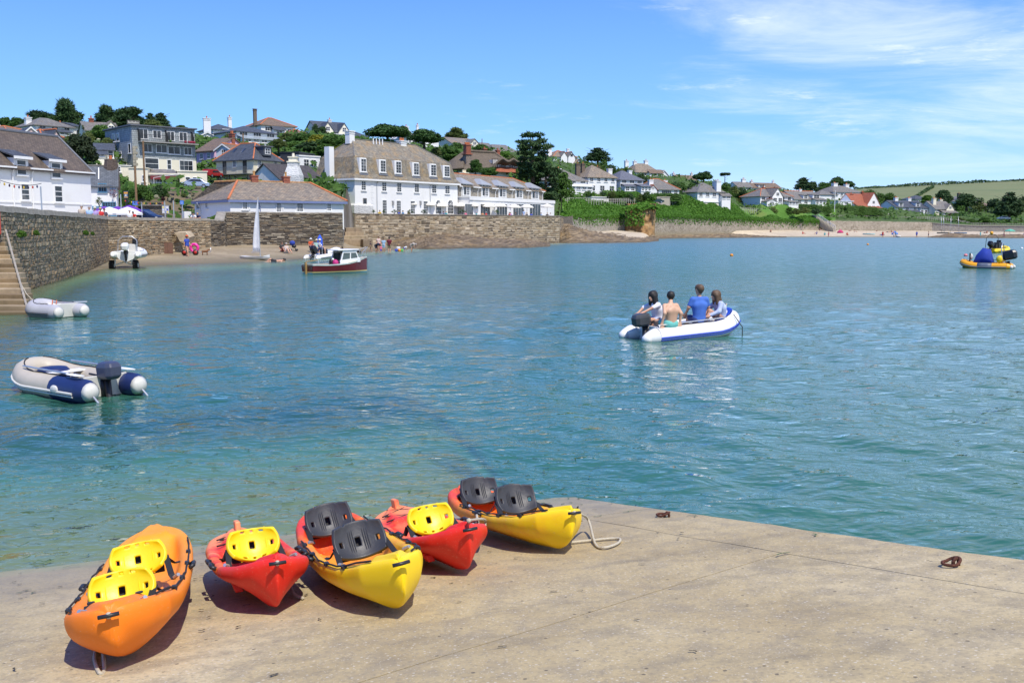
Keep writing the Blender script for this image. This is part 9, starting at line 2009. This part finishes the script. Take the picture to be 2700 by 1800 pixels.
for x,z,w,q,c in((-5,-19,10,17,(.10,.17,.24)),(-5,-8,10,4.5,(.75,.35,.04)),(-5,-18.5,10,3,(.5,.3,.12)),(-2,-11,4,1.6,(.75,.75,.75)),(-3,-14.5,5,1.8,(.75,.75,.75))):m=MB();m.obox((x*k,-.115-(.01 if w<10 else .004 if q<6 else 0),h+z*k),(w*k,0,0),(0,.01,0),(0,0,q*k));m.obj('painted_board',cloth(c),b)
B=Bld('stone_shelter','low stone shelter with a green door set into the garden bank','shelter',(390,106),(448,107),3.0,2.3,1);B.wall(ZP(543,106)-2.3,rubble('shelter_stone',[(.10,.09,.075),(.19,.17,.135),(.15,.13,.1)],(.12,.1,.08),3,6));m=MB();m.obox((-.3,-.2,B.z(543,106)),(B.w+.6,0,0),(0,3.4,0),(0,0,.14));m.obj('roof_slab',SLATE_GREY,B.root)
u,D=B.hit(420);m=MB();m.obox((u-.2,-.05,0),(.42,0,0),(0,.045,0),(0,0,1.25));d=m.obj('green_door',plain('green_paint',(.01,.12,.05),.5),B.root);m=MB();m.obox((u-.14,-.06,.75),(.3,0,0),(0,.008,0),(0,0,.4));m.obj('notice',WHT,d)
t=thing('notice_board','notice board pinned with papers on the stone shelter wall','notice board',P(437,560,105.6));m=MB();m.obox((-.36,-.05,-.1),(.72,0,0),(0,.05,0),(0,0,.78));b=m.obj('board',plain('board_blue_grey',(.5,.52,.6),.6),t)
for i in range(9):m=MB();m.obox((-.32+.22*(i%3),-.06,-.05+.24*(i//3)),(.17,0,0),(0,.008,0),(0,0,.19));m.obj('paper',cloth(((.75,.75,.72),(.1,.12,.4),(.7,.6,.1),(.6,.62,.7))[(i*5)%4]),b)
def light_string(lab,pts,n):
 a=pts[0];t=thing('light_string',lab,'string lights',a);m=MB();q=[]
 for k in range(n+1):f=k/n;p=pts[0].lerp(pts[1],f)-V3((0,0,1.0*4*f*(1-f)*(pts[1]-pts[0]).length*.05));q.append(p-a)
 m.tube(q,.018,4);m.obj('cable',BLACK,t)
 for i,p in enumerate(q[1:-1]):b=MB();b.ball(p-V3((0,0,.13)),.065,7,5,0,(.8,.8,1.4));b.obj('bulb',cloth(((.5,.05,.03),(.02,.03,.1),(.6,.4,.05),(.03,.02,.05))[i%4]),t)
light_string('string of coloured bulbs slung across the white quay building',[P(-30,462,56),P(109,484,62)],11);light_string('string of coloured bulbs from the pub to the quay posts',[P(322,524,90),P(436,531,92)],14)
def prop(name,lab,cat,loc,parts,rz=0.0):
 t=thing(name,lab,cat,loc,rz)
 for nm,mb,mat in parts:mb.obj(nm,mat,t,True)
 return t
def tb(pts,r,n=6,**k):m=MB();m.tube(pts,r,n,**k);return m
def bl(c,r,sc=(1,1,1)):m=MB();m.ball(c,r,10,7,0,sc);return m
rt_=[(.32*math.cos(a),0,.45+.32*math.sin(a))for a in np.linspace(0,6.283,17)[:-1]]
prop('swim_ring','bright pink inflatable ring leaning on the quay wall','swim ring',bz(516,87.5),[('ring',tb(rt_,.13,9,closed=True),plain('hot_pink_vinyl',(.75,.03,.30),.35))])
prop('dinghy_trolley','launching trolley with two red hubbed wheels beside the blue topped walker','trolley',bz(505,85),[('frame',tb([(-.6,0,.25),(.6,0,.25),(1.7,.2,.3),(1.7,.2,.7)],.03),STEEL)]+[('wheel',tb([(x,-.07,.25),(x,.07,.25)],.25,14),BLACK)for x in(-.5,.45)]+[('hub',tb([(x,-.09,.25),(x,.09,.25)],.14,12),cloth((.5,.03,.02)))for x in(-.5,.45)])
prop('dog','small brown dog standing on the sand by the trolley','dog',bz(543,85),[('body',tb([(-.25,0,.33),(0,0,.34),(.2,0,.36),(.3,0,.48),(.42,0,.46)],[.08,.1,.1,.08,.05]),cloth((.2,.09,.04)))]+[('leg',tb([(x,y,.3),(x+.02,y,.15),(x,y,.0)],.03),cloth((.2,.09,.04)))for x in(-.2,.18)for y in(-.06,.06)],.5)
prop('dog','black dog wading at the edge of the small beach','dog',bz(945,106),[('body',tb([(-.35,0,.36),(0,0,.38),(.28,0,.4),(.4,0,.5),(.55,0,.47)],[.09,.13,.12,.09,.06]),BLACK)]+[('leg',tb([(x,y,.33),(x,y,0)],.035),BLACK)for x in(-.25,.25)for y in(-.07,.07)],2.8)
prop('pushchair','blue and black pushchair parked against the boathouse wall','pushchair',bz(775,97),[('frame',tb([(-.35,0,1.0),(.1,0,.35),(.35,0,.1)],.03),BLACK),('hood',bl((-.05,0,.75),.28,(1,.8,.9)),cloth((.02,.05,.3))),('seat',bl((.1,0,.45),.24,(1,.8,.7)),BLACK)]+[('wheel',tb([(x,-.25,.1),(x,.25,.1)],.1,10),BLACK)for x in(-.25,.35)])
for px,c,lab in((1046,BLU,'blue bucket in the shallows'),(1055,(.7,.25,.02),'orange bucket in the shallows'),(1061,(.1,.4,.1),'green bucket in the shallows')):m=MB();m.lathe([(.12,0),(.2,.4),(.17,.38),(.02,.1)],10);prop('bucket',lab,'bucket',bz(px,117),[('pail',m,cloth(c))])
m=MB();m.loft([[V3((x*w,y,z))for x,y in((-1,-.03),(1,-.03),(1,.03),(-1,.03))]for z,w in((0,.2),(.5,.28),(1.3,.26),(1.7,.05))],True,True);prop('bodyboard','blue board leaning against the boathouse wall','bodyboard',bz(846,99.5),[('board',m,cloth((.03,.1,.6)))],.2)
for px,c,lab in((2480,(.03,.05,.06),'dark dinghy hull drawn up on the far sand'),(2500,(.5,.5,.5),'grey dinghy hull drawn up on the far sand'),(2486,(.7,.5,.03),'yellow dinghy hull on the far sand'),(2525,(.03,.12,.25),'blue dinghy hull on the far sand'),(2285,(.4,.6,.6),'pale green small boat on the far sand'),(2362,WT,'white small boat at the far water edge')):
 m=MB();m.loft([[V3((x,y*w,z))for y,z in((-1,.45),(-.6,.1),(.6,.1),(1,.45))]for x,w in((-1.9,.5),(-.6,.75),(.8,.65),(2.0,.06))],True,True);dw=float(np.interp(px,WL_PX,WL_D));f=.55 if px>2400 else .3 if px<2300 else .0;o=[('hull',m,cloth(c))]
 if px>2470:o.append(('mast',tb([(.4,0,.3),(.9,0,5.5)],.06),STEEL))
 prop('beached_dinghy',lab,'dinghy',bz(px,dw+(float(edge_d(px))-dw)*f),o,.3+px%3)
for px,f,c,lab in((2210,.55,(.5,.04,.15),'red and blue beach tent on the far sand'),(2353,.35,(.1,.2,.6),'blue beach shelter near the far water edge')):
 m=MB();m.loft([[V3((x,y*w,z*w))for y,z in((-1,0),(-.6,.9),(0,1.2),(.6,.9),(1,0))]for x,w in((-.9,.4),(0,1),(.9,.5))],True,True);dw=float(np.interp(px,WL_PX,WL_D));prop('beach_tent',lab,'tent',bz(px,dw+(float(edge_d(px))-dw)*f),[('canopy',m,cloth(c))])
D=285;parasol(2655,D,float(beach_z(np.array([XD(2655,D).x]),np.array([D]))[0]),2.0,1.4,plain('green_canvas',(.1,.4,.28),.7),'green and white beach parasol at the right end of the far sand',None)
for px,D in((2188,348),(2220,352),(2262,352),(2304,354),(2326,354),(2348,356)):p=P(px,569,D);t=thing('park_bench','pale bench in the row before the clipped hedges','bench',p,0,'benches before the clipped hedges');m=MB();m.box((0,0,.45),(1.6,.5,.06));m.obj('seat',PALEW,t);m=MB();m.box((0,.22,.72),(1.6,.06,.4));m.obj('backrest',PALEW,t);[(lambda q:(q.box((x,0,.22),(.08,.45,.44)),q.obj('leg',PALEW,t)))(MB())for x in(-.7,.7)]
for i,(px,w)in enumerate(((985,16),(1012,12),(1040,18),(1081,16),(1116,16),(1219,18),(1310,16))):tree('palm',px,552,567,w*1.3,float(np.interp(px,[940,1474],[153,184])),'tuft of feathery grass along the terrace wall, '+('by the doorway','left of the first parasol','below the second window','below the third window','left of the arched doors','before the first garden door','before the second garden door')[i],LEAF_MID,'grass_tuft','plant')
t=thing('wooden_hatch','reddish brown boarded hatch low in the quay wall above green weed','hatch',P(443,655,86.6),R(10));m=MB();m.obox((-.42,-.1,-.45),(.41,0,0),(0,.1,0),(0,0,.95));m.obj('board',plain('red_brown_boards',(.17,.09,.06),.8),t);m=MB();m.obox((.01,-.1,-.45),(.41,0,0),(0,.1,0),(0,0,.95));m.obj('board',MATS['red_brown_boards'],t)
t=thing('buttress_stone','sloping pale stone slab projecting from the quay wall','stone',P(486,622,88.6));m=MB();m.loft([[V3((x,y,z))for x,z in((-.6,.4-k),(.4,.45-k),(.75,.0-k),(.6,-.5),(-.1,-.5),(-.35,0))]for y,k in((-.9,.12),(.6,0))],True,True);m.obj('slab',QT[3],t);fix_normals(t.children[0])
# ================================================================ LABELS: copies that share a text are told apart by their place
def tell_apart():
 W_='first second third fourth fifth sixth seventh eighth ninth tenth eleventh twelfth thirteenth fourteenth fifteenth sixteenth seventeenth eighteenth nineteenth twentieth'.split();g={}
 for o in SC.objects:
  if o.parent is None and o.get('label')and o.get('category'):g.setdefault(o['label'],[]).append(o)
 for lab,os_ in g.items():
  if len(os_)<2:continue
  os_.sort(key=lambda o:o.location.x/max(o.location.y,.1))
  for i,o in enumerate(os_):o['label']=lab+(', leftmost' if i==0 else ', rightmost' if i==len(os_)-1 else ', %s from the left'%(W_[i]if i<20 else 'twenty '+W_[i-20]))
tell_apart()
